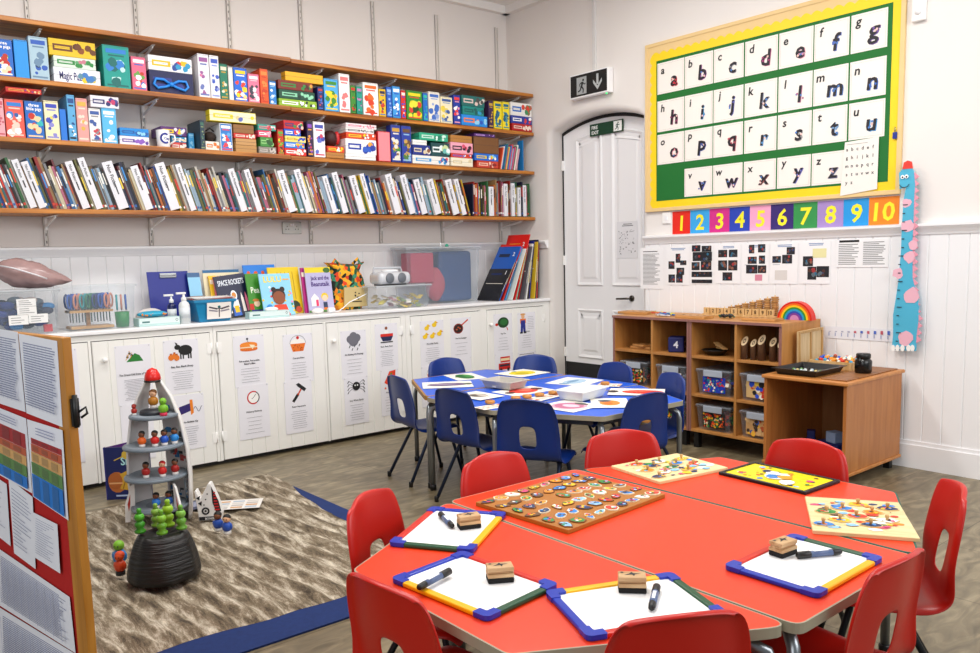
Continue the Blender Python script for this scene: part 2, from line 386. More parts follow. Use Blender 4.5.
SHELF_LAB = ['empty topmost pine wall shelf', 'second pine wall shelf, carrying the upper row of games and puzzles', 'third pine wall shelf, carrying the lower row of games boxes and the mug', 'lowest pine wall shelf, packed with picture books and dividers']
joins = [[290], [293, 0], [295], [300]]
for i, z in enumerate(ZSH):
    sh = thing('wall_shelf', SHELF_LAB[i], 'shelf', (XS0, YW, z))
    xj = yp(291, (58, 106, 153, 212)[i], YS).x
    PB = wood('#8f4d0e', '#cf8630', 0, 2.2, .4)
    for a, e, dz, dy in ((XS0, xj-.002, 0, 0), (xj+.002, XS1, -.006, .004)):
        MB().box(a-XS0, e-XS0, -(YW-YS)+dy, -.024, -.03+dz, dz, PB).build('board', sh, bevel=.003)
    for x in UPX:
        q = MB(); q.slab([(-.024, -.105), (-.024, -.088), (-.29, -.042), (-.31, -.042), (-.31, -.052)], (x-XS0-.004, 0, 0), Y3, Z3, X3*.008, WHITE); q.box(x-XS0-.008, x-XS0+.008, -.03, -.024, -.12, -.038, WHITE)
        q.box(x-XS0-.01, x-XS0+.01, -.33, -.024, -.0382, -.0362, WHITE)
        q.build('bracket', sh)
# ================================================================== children's tables
def round_poly(poly, r, n=5):
    out = []; m = len(poly)
    for i in range(m):
        p, a, b = V(poly[i]), V(poly[i-1]), V(poly[(i+1) % m])
        d1, d2 = (a-p).normalized(), (b-p).normalized(); ang = d1.angle(d2); L = r/math.tan(ang/2)
        q1, q2 = p+d1*L, p+d2*L
        for k in range(n+1):
            t = k/n; out.append((q1*(1-t)**2+p*2*t*(1-t)+q2*t*t)[:])
    return out
def inset(poly, k):
    m = len(poly); out = []
    for i in range(m):
        p, a, b = V(poly[i]), V(poly[i-1]), V(poly[(i+1) % m]); n1 = (p-a).normalized(); n2 = (b-p).normalized()
        n = V((-(n1.y+n2.y), n1.x+n2.x)); n = n/max(1e-6, n.length)
        out.append((p+n*k/max(.3, math.sqrt((1+n1.dot(n2))/2)))[:])
    return out
TABLES = []
def table(name, label, poly, lam, edge, group, legm, ek=.004):
    TABLES.append(poly)
    cx = sum(p[0] for p in poly)/len(poly); cy = sum(p[1] for p in poly)/len(poly)
    loc = [(p[0]-cx, p[1]-cy) for p in poly]
    t = thing(name, label, 'table', (cx, cy, 0), group=group)
    rp = round_poly(loc, .035)
    m = MB(); m.prism(rp, ZT-.026, ZT-.0004, edge); ip = inset(rp, ek); m.add([(x, y, ZT) for x, y in ip], [tuple(range(len(ip)))], lam)
    k = len(rp); m.add([(x, y, ZT-.0004) for x, y in rp]+[(x, y, ZT) for x, y in ip], [(i, (i+1) % k, k+(i+1) % k, k+i) for i in range(k)], edge)
    m.build('tabletop', t)
    fr = inset(loc, .085); q = MB()
    for i in range(len(fr)):
        a, b = V(fr[i]), V(fr[(i+1) % len(fr)]); d = (b-a).normalized(); nn_ = V((-d.y, d.x)); c = (a+b)/2
        q.obox((c.x, c.y, ZT-.046), V((d.x, d.y, 0)), V((nn_.x, nn_.y, 0)), Z3, (b-a).length/2-.03, .012, .019, mat('#4b4e52', .4, .6))
    q.build('frame', t)
    ft = inset(loc, .022)
    for i, p in enumerate(ft):
        p = V(p); c_ = V(fr[i]); d = (V(fr[(i+1) % len(fr)])-c_).normalized()
        q = MB(); s = V((c_.x, c_.y, ZT-.046)); e = V((p.x, p.y, 0))
        o = (p-c_); o3 = V((o.x, o.y, 0))
        q.tube([s+V((d.x, d.y, 0))*.1, s+V((d.x, d.y, 0))*.02, s+o3*.5+Z3*-.006, s+o3*.9-Z3*.025, s+o3-Z3*.06, e+Z3*.02], .0155, legm, 10)
        l = q.build('leg', t)
        MB().lathe([(.019, 0), (.02, .03), (.016, .035)], BLACK, (p.x, p.y, 0), 12).build('rubber_foot', l)
    return t
LEGM = mat('#8d9296', .32, .8, .05)
REDL = mat('#e2390f', .34, var=.05, scale=5); BLUL = mat('#145ad6', .32, var=.03, scale=4)
EDGE = mat('#9d957f', .6); EDG_G = mat('#1f5a4c', .5); EDG_B = mat('#a4762e', .5)
GR, GB = 'red tables pushed together', 'blue tables pushed together'
table('classroom_table', 'red table holding both peg puzzles and the framed yellow jigsaw', [(2.262, 2.165), (2.262, .888), (2.812, 1.19), (2.812, 1.89)], REDL, EDG_G, GR, LEGM, .006)
table('classroom_table', 'middle red rectangular table with the big inset wooden puzzle', [(1.637, 2.19), (1.637, .893), (2.256, .893), (2.256, 2.175)], REDL, EDGE, GR, LEGM)
table('classroom_table', 'nearest red table, holding three of the whiteboards', [(1.631, 2.19), (1.066, 1.873), (1.066, 1.235), (1.631, .9)], REDL, EDGE, GR, LEGM)
table('classroom_table', 'blue table nearest the cupboards, with the grey tray and green pepper picture', [(2.82, 3.974), (4.06, 3.974), (3.85, 4.63), (3.17, 4.63)], BLUL, EDG_B, GB, LEGM, .014)
table('classroom_table', 'middle blue rectangular table with the round wooden tokens', [(2.815, 3.325), (4.05, 3.325), (4.05, 3.967), (2.815, 3.967)], BLUL, EDGE, GB, LEGM)
table('classroom_table', 'blue table nearest the red tables, with the white tray', [(3.1, 2.785), (3.755, 2.765), (4.03, 3.318), (2.82, 3.318)], BLUL, EDGE, GB, LEGM)

# ================================================================== moulded chairs
def chair(name, shell, legc):
    t = bpy.data.objects.new(name, None); COL.objects.link(t); t['category'] = 'chair'
    prof = [(-.248, .692, .118), (-.243, .672, .146), (-.230, .600, .166), (-.219, .535, .172), (-.208, .475, .176), (-.198, .418, .178), (-.185, .368, .179), (-.150, .342, .183), (-.08, .338, .180), (.02, .343, .178), (.10, .350, .172), (.132, .345, .165), (.148, .325, .155)]
    us = [-1, -.9, -.58, -.25, 0, .25, .58, .9, 1]
    vs = []; n = len(us)
    for i, (y, z, hw) in enumerate(prof):
        back = max(0, min(1, (z-.36)/.12)) if i < 8 else 0
        for u in us:
            roll = .020 if abs(u) == 1 else 0
            e = abs(u)**2
            dx = hw*(u if abs(u) < 1 else (1.0 if u > 0 else -1.0))
            yy, zz = y, z
            if i <= 6: yy += .03*e*back - roll; zz -= (.018*e if i == 0 else .01*e if i == 1 else 0)
            else: zz += .012*e*(1 if i < 11 else .3) - roll; yy -= .015*e*(1 if i > 10 else 0)
            vs.append((dx, yy, zz))
    # rolled top rim
    top = [(v[0]*.985, v[1]-(.016 if abs(u) < 1 else .004), v[2]-(.006 if abs(u) < 1 else .010)) for v, u in zip(vs[:n], us)]
    vs = top+vs; rows = len(prof)+1
    fs = []
    for i in range(rows-1):
        for k in range(n-1):
            if 4 <= i < 6 and 3 <= k < 5: continue
            fs.append((i*n+k, i*n+k+1, (i+1)*n+k+1, (i+1)*n+k))
    m = MB(); m.add(vs, fs, shell, True); m.build('seat_shell', t, solid=.007, sub=2)
    for sx in (-1, 1):
        for a, b in (((.125, .065, .333), (.152, .150, 0)), ((.125, -.06, .333), (.158, -.235, 0))):
            q = MB(); q.tube([(sx*a[0]*.55, a[1], a[2]-.002), (sx*a[0]*.9, a[1], a[2]-.002), (sx*a[0], a[1]+(b[1]-a[1])*.07, a[2]-.022), (sx*b[0], b[1], .012)], .0105, legc, 8)
            l = q.build('leg', t); MB().lathe([(.013, 0), (.0135, .03), (.011, .034)], BLACK, (sx*b[0], b[1], 0), 10).build('foot_cap', l)
    q = MB(); q.box(-.13, .13, -.065, -.045, .322, .334, legc); q.box(-.13, .13, .06, .08, .322, .334, legc); q.build('seat_frame', t)
    return t
RCH = mat('#bd1407', .36, var=.04, scale=6); BCH = mat('#052a72', .36, var=.05, scale=6)
rc, bc = chair('plastic_chair', RCH, mat('#23262b', .4, .5)), chair('plastic_chair', BCH, mat('#1a2740', .4, .4))
ur, ub = [], []
GRC, GBC = 'red chairs round the red tables', 'blue chairs round the blue tables'
def chair_at(src, used, mx, my, ang, label, grp, back=.243):
    """(mx,my) is where the top of the backrest stands, ang the way the sitter faces in degrees"""
    a = math.radians(ang); d = V((math.cos(a), math.sin(a)))
    s_ = V((-d.y, d.x)); c = V((mx, my))
    def inside(p):
        for poly in TABLES:
            if all((V(poly[(i+1) % len(poly)])-V(poly[i])).cross(p-V(poly[i])) > -.012 for i in range(len(poly))) or all((V(poly[(i+1) % len(poly)])-V(poly[i])).cross(p-V(poly[i])) < .012 for i in range(len(poly))): return True
        return False
    for k in range(40):                 # the backrest stays clear of the table edge
        if any(inside(c+d*.062+s_*u) for u in (-.185, -.14, -.09, -.045, 0, .045, .09, .14, .185)): c = c-d*.004
        else: break
    place(src, used, label, (c.x+d.x*back, c.y+d.y*back, 0), a-math.pi/2, grp)
n1 = -59.4+0
chair_at(rc, ur, 1.287, 2.15, -61, 'red chair beside the rug, behind the whiteboard with the green front edge', GRC)
chair_at(rc, ur, .94, 1.53, 6, 'red chair with its back to the viewer, just left of the yellow-fronted whiteboard', GRC)
chair_at(rc, ur, 1.31, .965, 61, 'red chair cut off at the bottom, in front of the middle whiteboard', GRC)
chair_at(rc, ur, 1.945, .822, 88, 'red chair at the right, its back with the oval hole facing the viewer', GRC)
chair_at(rc, ur, 2.66, .945, 124, 'red chair farthest right, alone on the bare floor side', GRC)
chair_at(rc, ur, 2.86, 1.555, 182, 'red chair behind the framed yellow jigsaw, in front of the open desk', GRC)
chair_at(rc, ur, 2.54, 2.186, -119, 'red chair behind the smaller peg puzzle, in front of a blue chair', GRC)
chair_at(rc, ur, 1.90, 2.245, -91, 'red chair behind the big inset wooden puzzle', GRC)
chair_at(bc, ub, 2.79, 4.255, -8, 'blue chair farthest left, in front of the pizza poster', GBC)
chair_at(bc, ub, 2.715, 3.58, 5, 'blue chair second from left, beside the table leg', GBC)
chair_at(bc, ub, 2.768, 3.025, 27, 'blue chair seen from behind, its whole oval hole in view above the red chairs', GBC)
chair_at(bc, ub, 3.345, 2.70, 84, 'blue chair seen from behind at the right, covering the corner of the blue table', GBC)
chair_at(bc, ub, 3.99, 3.01, 158, 'blue chair by the wooden cubby unit, behind the long red pepper picture', GBC)
chair_at(bc, ub, 3.53, 4.66, -92, 'blue chair backed against the pan poster door', GBC)
chair_at(bc, ub, 3.99, 4.27, -145, 'blue chair backed against the turtle and bus posters', GBC)
chair_at(bc, ub, 4.07, 3.60, 176, 'blue chair between the blue table and the fire door', GBC)

# ================================================================== pigeonhole units
UX0 = 4.85; UX1 = XW-.03; UZ1 = .935; UZ0 = .118
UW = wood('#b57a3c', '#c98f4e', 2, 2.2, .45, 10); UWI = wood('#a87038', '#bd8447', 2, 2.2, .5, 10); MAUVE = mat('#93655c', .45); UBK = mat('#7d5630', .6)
uy = [xp(612.5, 317, UX0).y, xp(689, 322, UX0).y, xp(782, 324, UX0).y]
ydiv = [xp(651.5, 360, UX0).y, xp(735, 365, UX0).y]
zrow = [xp(712, 357.5, UX0).z, xp(712, 396.5, UX0).z]
UNIT = []
for k, lab in enumerate(('wooden cubby unit nearest the door, holding the navy number cube', 'wooden cubby unit carrying the rainbow, beside the open desk')):
    y1, y0, yd = uy[k]-.002, uy[k+1]+.002, ydiv[k]
    c = thing('cubby_unit', lab, 'shelf unit', (UX0, (y0+y1)/2, 0)); o = c.location.copy()
    UNIT.append((c, y0, y1, yd)); D = UX1-UX0; th = .018
    def bx(name, ya, yb, za, zb, m, xa=0, xb=None, bv=.0015):
        xb = D if xb is None else xb
        MB().box(xa, xb, ya-o.y, yb-o.y, za, zb, m).build(name, c, bevel=bv)
    for ya, yb in ((y0, y0+th), (y1-th, y1)):
        bx('side_panel', ya, yb, UZ0, UZ1-th, UW, .004); bx('edge_strip', ya, yb, UZ0, UZ1-th, MAUVE, 0, .004, 0)
    bx('top', y0-.001, y1+.001, UZ1-th, UZ1, UW, -.004); bx('edge_strip', y0-.001, y1+.001, UZ1-th, UZ1, MAUVE, -.008, -.004, 0)
    bx('bottom', y0+th, y1-th, UZ0, UZ0+th, UW)
    bx('divider', yd-th/2, yd+th/2, UZ0+th, UZ1-th, UW, .003)
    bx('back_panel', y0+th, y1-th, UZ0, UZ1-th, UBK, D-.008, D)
    for ya, yb in ((y0+th, yd-th/2), (yd+th/2, y1-th)):
        for z in zrow: bx('shelf', ya, yb, z-th, z, UWI, .003)
    for ya in (y0+.03, y1-.07):
        for xa in (.02, D-.06):
            MB().box(xa, xa+.04, ya-o.y, ya+.04-o.y, 0, UZ0, BLACK).build('foot', c)
# ================================================================== open desk
DXa, DXb, DYa, DYb, DZ = 4.58, 5.305, 2.235, 2.765, .64
dk = thing('open_desk', 'open-fronted wooden desk with a strip mat and black tray on top', 'desk', (DXa, (DYa+DYb)/2, 0)); oy = (DYa+DYb)/2
DW = wood('#a9662f', '#bf7c3f', 2, 2.5, .4, 9); DWT = wood('#b97437', '#cf8c4a', 1, 2.5, .4, 9)
MB().box(-.02, DXb-DXa+.01, DYa-oy-.015, DYb-oy+.01, DZ-.022, DZ, DWT).build('desktop', dk, bevel=.006)
for a, b in ((DYa, DYa+.02), (DYb-.02, DYb)): MB().box(0, DXb-DXa, a-oy, b-oy, .09, DZ-.022, DW).build('side_panel', dk, bevel=.002)
MB().box(DXb-DXa-.02, DXb-DXa, DYa+.02-oy, DYb-.02-oy, .09, DZ-.022, wood('#8a5a30', '#9b6a3c', 2, 2.5, .5, 9)).build('back_panel', dk)
MB().box(-.012, DXb-DXa+.006, DYa-oy-.008, DYb-oy+.004, .07, .09, DWT).build('bottom_panel', dk, bevel=.004)
for a in (DYa+.03, DYb-.07):
    for x in (.03, DXb-DXa-.07): MB().box(x, x+.04, a-oy, a+.04-oy, 0, .07, BLACK).build('foot', dk)

# ================================================================== rugs
def height_rug():
    m = bpy.data.materials.new('plush_fur'); m.use_nodes = True
    n, l = m.node_tree.nodes, m.node_tree.links; b = n['Principled BSDF']; b.inputs['Roughness'].default_value = .85
    t = n.new('ShaderNodeTexCoord'); mp = n.new('ShaderNodeMapping'); mp.inputs['Rotation'].default_value = (0, 0, -.2); mp.inputs['Scale'].default_value = (12, 2.4, 1)
    no = n.new('ShaderNodeTexNoise'); no.inputs['Scale'].default_value = 2.2; no.inputs['Detail'].default_value = 9; no.inputs['Roughness'].default_value = .72; no.inputs['Distortion'].default_value = .35
    r = n.new('ShaderNodeValToRGB'); e = r.color_ramp.elements; e[0].position = .34; e[0].color = lin('#42372a'); e[1].position = .70; e[1].color = lin('#e2d8c4')
    x = e.new(.5); x.color = lin('#85765f')
    n2 = n.new('ShaderNodeTexNoise'); n2.inputs['Scale'].default_value = 260; n2.inputs['Detail'].default_value = 3
    ad = n.new('ShaderNodeMath'); ad.operation = 'MULTIPLY_ADD'; ad.inputs[1].default_value = .3; ad.inputs[2].default_value = -.15
    a2 = n.new('ShaderNodeMath'); a2.operation = 'ADD'
    l.new(t.outputs['Object'], mp.inputs[0]); l.new(mp.outputs[0], no.inputs['Vector']); l.new(t.outputs['Object'], n2.inputs['Vector'])
    l.new(n2.outputs['Fac'], ad.inputs[0]); l.new(ad.outputs[0], a2.inputs[0]); l.new(no.outputs['Fac'], a2.inputs[1])
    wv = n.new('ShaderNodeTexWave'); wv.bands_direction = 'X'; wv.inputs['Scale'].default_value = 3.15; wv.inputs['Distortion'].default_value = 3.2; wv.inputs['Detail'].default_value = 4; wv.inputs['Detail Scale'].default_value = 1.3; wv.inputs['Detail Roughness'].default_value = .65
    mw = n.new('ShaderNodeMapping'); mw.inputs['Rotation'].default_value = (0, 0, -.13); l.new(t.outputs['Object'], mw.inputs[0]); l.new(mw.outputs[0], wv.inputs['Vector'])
    a3 = n.new('ShaderNodeMath'); a3.operation = 'MULTIPLY_ADD'; a3.inputs[1].default_value = .12; l.new(wv.outputs['Fac'], a3.inputs[0]); a4 = n.new('ShaderNodeMath'); a4.operation = 'SUBTRACT'; a4.inputs[1].default_value = .045; l.new(a2.outputs[0], a4.inputs[0]); l.new(a4.outputs[0], a3.inputs[2]); l.new(a3.outputs[0], r.inputs[0]); l.new(r.outputs[0], b.inputs['Base Color'])  # wave bands put the light and shade of the ridges into the fur colour
    bp = n.new('ShaderNodeBump'); bp.inputs['Strength'].default_value = .7; bp.inputs['Distance'].default_value = .02; l.new(a2.outputs[0], bp.inputs['Height']); l.new(bp.outputs[0], b.inputs['Normal'])
    return m
mb = MB(); bp_ = [zp(-60, 653, 0), zp(246, 653, 0), zp(341, 618, 0), zp(341, 512, 0), zp(290, 483, 0)]
q = [(.45, 2.76), (bp_[1].x, bp_[1].y), (2.24, 2.72), (2.235, 4.85), (.6, 4.85)]
mb.prism(round_poly(q, .02, 3), .0, .008, mat('#122c63', .95, var=.25, scale=60))
tag(mb.build('carpet_mat'), 'navy blue carpet mat showing as a border under the furry rug', 'rug')
# furry rug: displaced grid with wavy edges
gx, gy = 90, 110
c00, c10, c11, c01 = V((.50, 2.98)), V((2.10, 2.88)), V((2.22, 5.02)), V((.62, 4.95))
def nz(x, y, s): 
    from mathutils import noise
    return noise.noise(V((x*s, y*s, 3.3)))
vs, fs = [], []
for j in range(gy+1):
    for i in range(gx+1):
        u, v = i/gx, j/gy
        p = c00*(1-u)*(1-v)+c10*u*(1-v)+c11*u*v+c01*(1-u)*v
        p = p+V((.02*nz(p.x+9, p.y, 4)*(1 if u > .9 else .3)+ (.03*math.sin(v*9) if u > .98 else 0), .025*nz(p.x, p.y+5, 5)))
        e = min(u, 1-u, v, 1-v)
        ridge = .5+.5*math.sin((p.x+p.y*.13)*63+2.6*nz(p.x, p.y, 3.2))
        h = .008+.018*min(1, e/.03)*ridge**.7+.005*nz(p.x, p.y, 14)*min(1, e/.03)
        if e == 0: h = .009
        vs.append((p.x, p.y, max(.009, h)))
fs = [(j*(gx+1)+i, j*(gx+1)+i+1, (j+1)*(gx+1)+i+1, (j+1)*(gx+1)+i) for j in range(gy) for i in range(gx)]
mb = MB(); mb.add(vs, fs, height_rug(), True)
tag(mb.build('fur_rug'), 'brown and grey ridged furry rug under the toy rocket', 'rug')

# ================================================================== free-standing notice board at the left
NB = V((.424, 2.0)); ND = V((-.167, .986)).normalized(); NN = V((-ND.y, ND.x)); NN = NN if NN.x < 0 else -NN     # NN faces the viewer
ND3, NN3 = V((ND.x, ND.y, 0)), V((NN.x, NN.y, 0)); NZ = 1.262; NL = 1.15; NTH = .020
OAK = wood('#a86a1c', '#c98a34', 2, 2.5, .4, 10)
nb = thing('notice_board', 'wood-framed red notice board covered with sheets at the left edge', 'notice board', (NB.x, NB.y, 0))
mb = MB(); C0 = ND3*(NL/2)-NN3*NTH/2
for s0, s1, z0, z1 in ((0, .06, .03, NZ), (NL-.06, NL, .03, NZ), (.06, NL-.06, NZ-.045, NZ), (.06, NL-.06, .03, .09)):
    mb.obox(ND3*((s0+s1)/2)-NN3*NTH/2+Z3*((z0+z1)/2), ND3, NN3, Z3, (s1-s0)/2, NTH/2, (z1-z0)/2, OAK)
mb.build('frame', nb, bevel=.002)
MB().obox(C0+Z3*(.09+NZ-.045)/2, ND3, NN3, Z3, NL/2-.06, NTH/2-.004, (NZ-.135)/2, mat('#b5120f', .9, var=.1, scale=120)).build('felt_panel', nb)
for s in (.12, NL-.12):
    q = MB(); q.obox(ND3*s-NN3*NTH/2+Z3*.015, ND3, NN3, Z3, .03, .2, .015, OAK); q.build('foot', nb)
q = MB(); q.cyl(-ND3*.006-NN3*.014+Z3*1.055, -ND3*.006-NN3*.014+Z3*1.13, .006, BLACK); q.obox(-ND3*.003-NN3*.014+Z3*1.09, ND3, NN3, Z3, .003, .009, .032, BLACK); q.tube([-ND3*.008-NN3*.02+Z3*1.09, -ND3*.014-NN3*.034+Z3*1.1, -ND3*.014-NN3*.036+Z3*1.085, -ND3*.008-NN3*.024+Z3*1.076], .003, BLACK)
q.build('bolt', nb)
def pn(px, py):                 # photo point -> (s, z) on the board's face
    d = ray(px, py); n = NN3; t = (V((NB.x, NB.y, 0))-EYE).dot(n)/d.dot(n); p = EYE+d*t
    return ((V((p.x, p.y))-NB).dot(ND), p.z)
NPAPER = mat('#eceef6', .6, var=.02)
def sheet(label, quad, kind, lift, seed, group=None):
    rnd = random.Random(seed); P = [pn(*q) for q in quad]             # TL TR BR BL in the photo; s grows leftwards
    cs = sum(p[0] for p in P)/4; cz = sum(p[1] for p in P)/4
    base = V((NB.x, NB.y, 0))+ND3*cs+Z3*cz+NN3*lift
    o = thing('paper_sheet', label, 'sheet of paper', base, group=group)
    a = Art((0, 0, 0), -ND3, Z3, NN3, lift=.0006)
    F = [(-(p[0]-cs), p[1]-cz) for p in P]
    m = MB(); N = 8; vs = []
    for i in range(N+1):
        for j in range(N+1):
            u, v = i/N, j/N; t = [(F[0][k]*(1-u)+F[1][k]*u)*(1-v)+(F[3][k]*(1-u)+F[2][k]*u)*v for k in (0, 1)]
            vs.append(-ND3*t[0]+Z3*t[1])
    m.add(vs, [(i*(N+1)+j, i*(N+1)+j+1, (i+1)*(N+1)+j+1, (i+1)*(N+1)+j) for i in range(N) for j in range(N)], NPAPER)
    m.build('page', o, solid=.0005)
    B = lambda u, v: tuple((F[0][k]*(1-u)+F[1][k]*u)*(1-v)+(F[3][k]*(1-u)+F[2][k]*u)*v for k in (0, 1))
    def band(u0, v0, u1, v1, c): a.poly([B(u0, v0), B(u0, v1), B(u1, v1), B(u1, v0)], c)
    if kind == 'chart':
        v = .22
        for c, h in (('#a8262c', .2 if seed % 2 else .07), ('#c25c3a', .1), ('#d8a868', .13), ('#5f8a4d', .15), ('#1d78cf', .3 if not seed % 2 else .16)):
            band(.08, v, .95, v+h, c)
            for q in range(3): band(.12+.27*q, v+.02, .3+.27*q, v+h-.02, lin_mix(c, .25))
            v += h
        for q in range(3): band(.3, .06+.035*q, .8, .07+.035*q, '#8f94b8')
    else:
        n = 26 if kind == 'dense' else 16
        for q in range(n):
            v = .1+.78*q/n; L = .3+.55*rnd.random() if kind != 'dense' else .75+.1*rnd.random()
            band(.1, v, .1+L, v+(.008 if kind != 'dense' else .012), '#8088a8' if kind != 'grid' else '#9aa0b4')
        if kind == 'dense':
            for q in range(9): band(.1+.1*q, .1, .105+.1*q, .88, '#aab0cc')
    a.build('print', o); return o
def lin_mix(c, k): h = c.lstrip('#'); return '#'+''.join('%02x' % int(int(h[i:i+2], 16)*(1-k)+255*k*.2) for i in (0, 2, 4))
sheet('white sheet with a printed table, top right of the notice board', [(19, 333.5), (57.5, 341), (63, 427), (27, 413)], 'dense', .001, 1)
sheet('white sheet with a printed table, top left of the notice board', [(-24, 325), (18, 332), (26, 412), (-16, 398)], 'dense', .001, 2)
sheet('sheet with a chart in red, orange, green and blue bands, left of the pair', [(-14, 402), (27, 418.5), (33, 493), (-8, 470)], 'chart', .002, 3)
sheet('sheet with a chart in orange, tan, green and deep blue bands, right of the pair', [(28.5, 419), (64, 430), (70, 520), (34.5, 496)], 'chart', .0035, 4)
sheet('white typed sheet below the banded charts, left of the curled sheet', [(9, 478), (33, 497), (36, 569), (14.6, 553)], 'text', .001, 5)
sheet('small white typed sheet curling on the red felt, right of the board', [(35, 512), (59, 524), (62, 573), (36.6, 557)], 'text', .004, 6)
sheet('white sheet with an open red margin at the left edge of the photo', [(-14, 470), (7, 484), (11, 546), (-9, 530)], 'text', .001, 7)
sheet('wide printed planning sheet in the lower middle of the notice board', [(-6, 545), (70, 597), (76, 653), (-2, 604)], 'dense', .001, 8)
sheet('wide printed planning sheet at the foot of the notice board', [(-4, 605), (76, 654), (80, 715), (0, 668)], 'dense', .001, 9)
# ================================================================== things on the red tables
def quad_frame(q, z):
    """four photo corners (in order round the thing) on level z -> centre, angle of the first edge, mean edge lengths"""
    P = [zp(a, b, z) for a, b in q]; c = sum(P, V((0, 0, 0)))/4
    d = (P[1]-P[0])+(P[2]-P[3]); e = (P[3]-P[0])+(P[2]-P[1])
    return c, math.atan2(d.y, d.x), d.length/2, e.length/2, (1 if d.x*e.y-d.y*e.x > 0 else -1)
FRC = {'b': mat('#0b2fa6', .3), 'y': mat('#f0b400', .35), 'g': mat('#0d4a2a', .35), 'r': mat('#c8230f', .35)}
WBS = mat('#fbfbfa', .22, var=.01)
def whiteboard(label, q, cols):
    c, a, L, W, sg = quad_frame(q, ZT+.006)
    t = thing('whiteboard', label, 'whiteboard', (c.x, c.y, ZT), a, 'framed dry-wipe boards')
    if L > W: L, W = .328, .236
    else: L, W = .236, .328
    hx, hy = L/2, W/2; r = .011
    MB().box(-hx+.008, hx-.008, -hy+.008, hy-.008, .003, .008, WBS).build('board', t)
    # rails in the order: first edge, second, third, fourth (going round)
    ed = [((-hx, -sg*hy), (hx, -sg*hy)), ((hx, -sg*hy), (hx, sg*hy)), ((hx, sg*hy), (-hx, sg*hy)), ((-hx, sg*hy), (-hx, -sg*hy))]
    for (p, e), k in zip(ed, cols):
        p, e = V(p), V(e); d = (e-p).normalized(); n = V((-d.y, d.x)); cc = (p+e)/2; cc = cc-cc.normalized()*r*.0
        q_ = MB(); q_.obox((cc.x, cc.y, .007), V((d.x, d.y, 0)), V((n.x, n.y, 0)), Z3, (e-p).length/2-.02, r, .006, FRC[k]); q_.build('rail', t, bevel=.004, seg=3)
    for x in (-hx, hx):
        for y in (-hy, hy):
            sx, sy = (1 if x < 0 else -1), (1 if y < 0 else -1)
            pts = [(x+sx*.036, y-sy*.013), (x+sx*.036, y+sy*.013), (x+sx*.013, y+sy*.013), (x+sx*.013, y+sy*.036), (x-sx*.013, y+sy*.036)]+[(x+sx*(.003+.016*math.cos(math.pi*(1+k/8))), y+sy*(.003+.016*math.sin(math.pi*(1+k/8)))) for k in range(5)]
            if sx*sy < 0: pts = pts[::-1]
            q_ = MB(); q_.prism(pts, 0, .0145, FRC['b']); q_.build('corner_cap', t, bevel=.004, seg=3)
    return t
whiteboard('whiteboard with the green front edge, nearest the rug', [(431, 510.5), (503.6, 514), (472.5, 552.5), (393, 542.5)], 'bygr')
whiteboard('whiteboard with the yellow edge nearest the viewer and a pen lying across it', [(396, 578), (461.4, 554), (554.6, 587.5), (488, 620.7)], 'brgy')
whiteboard('whiteboard in the bottom middle, its red edge behind a chair back', [(549, 594), (676, 578.5), (720, 612), (586.6, 639)], 'ygrb')
whiteboard('whiteboard at the right with a long blue front edge', [(729, 566.5), (792, 537.5), (879, 560), (818, 595.5)], 'rgyb')
PENB = mat('#54688f', .35, var=.1, scale=40)
pen = bpy.data.objects.new('marker_pen', None); COL.objects.link(pen); pen['category'] = 'pen'
m = MB(); m.cyl((-.028, 0, 0), (.042, 0, 0), .0088, PENB, 14); m.build('barrel', pen)
m = MB(); m.lathe([(.006, .0), (.0098, .004), (.0098, .038), (.0088, .04)], BLACK, (-.062, 0, 0), 14, X3); m.build('cap', pen)
m = MB(); m.lathe([(.0088, 0), (.0092, .004), (.008, .024), (.0055, .028)], BLACK, (.042, 0, 0), 14, X3); m.build('end_plug', pen)
m = MB(); m.box(-.012, .03, -.004, .004, .0084, .0092, mat('#e8edf5', .5)); m.build('label_strip', pen)
up = []
for a, b, lab in (((437.4, 511), (455, 528.6), 'marker pen on the whiteboard nearest the rug'), ((455, 568), (415, 589.6), 'marker pen lying over the yellow edge of the second whiteboard'),
                  ((658, 582), (650.6, 611.7), 'marker pen on the bottom middle whiteboard, pointing at the viewer'), ((790, 556), (845, 551), 'marker pen beside the eraser on the right-hand whiteboard')):
    z = ZT+(.0245 if a[0] == 455 else .018); p, q = zp(*a, z), zp(*b, z); c = (p+q)/2; d = q-p
    place(pen, up, lab, (c.x, c.y, z), math.atan2(d.y, d.x), 'dry-wipe marker pens')
er = bpy.data.objects.new('board_eraser', None); COL.objects.link(er); er['category'] = 'eraser'
WB_ = wood('#a77b4e', '#d9b88a', 0, 8, .6, 6)
m = MB(); m.box(-.034, .034, -.022, .022, 0, .014, mat('#151515', .95)); m.build('felt_pad', er, bevel=.003)
m = MB(); m.box(-.034, .034, -.022, .022, .014, .024, WB_); m.box(-.034, .034, -.017, .017, .024, .030, WB_); m.box(-.034, .034, -.021, .021, .030, .041, WB_); m.build('wooden_grip', er, bevel=.002)
m = MB(); a = Art((0, 0, .0412), X3, Y3, lift=.0005)
a.poly([(-.02, -.006), (.0, -.002), (.004, -.012), (.008, 0), (.022, .004), (.004, .006), (0, .014), (-.006, .004)], '#17161c'); a.disc(-.024, .01, .004, '#17161c'); a.build('stamp', er)
ue = []
for p, ang, lab in (((469, 527), .5, 'wooden eraser on the whiteboard nearest the rug'), ((500, 580), .35, 'wooden eraser by the red edge of the second whiteboard'), ((632, 590), .1, 'wooden eraser on the bottom middle whiteboard, beside the upright pen'), ((783, 554), .8, 'wooden eraser with a blackened top on the right-hand whiteboard')):
    c = zp(*p, ZT+.009); place(er, ue, lab, (c.x, c.y, ZT+.0085), ang-.9, 'wooden board erasers')

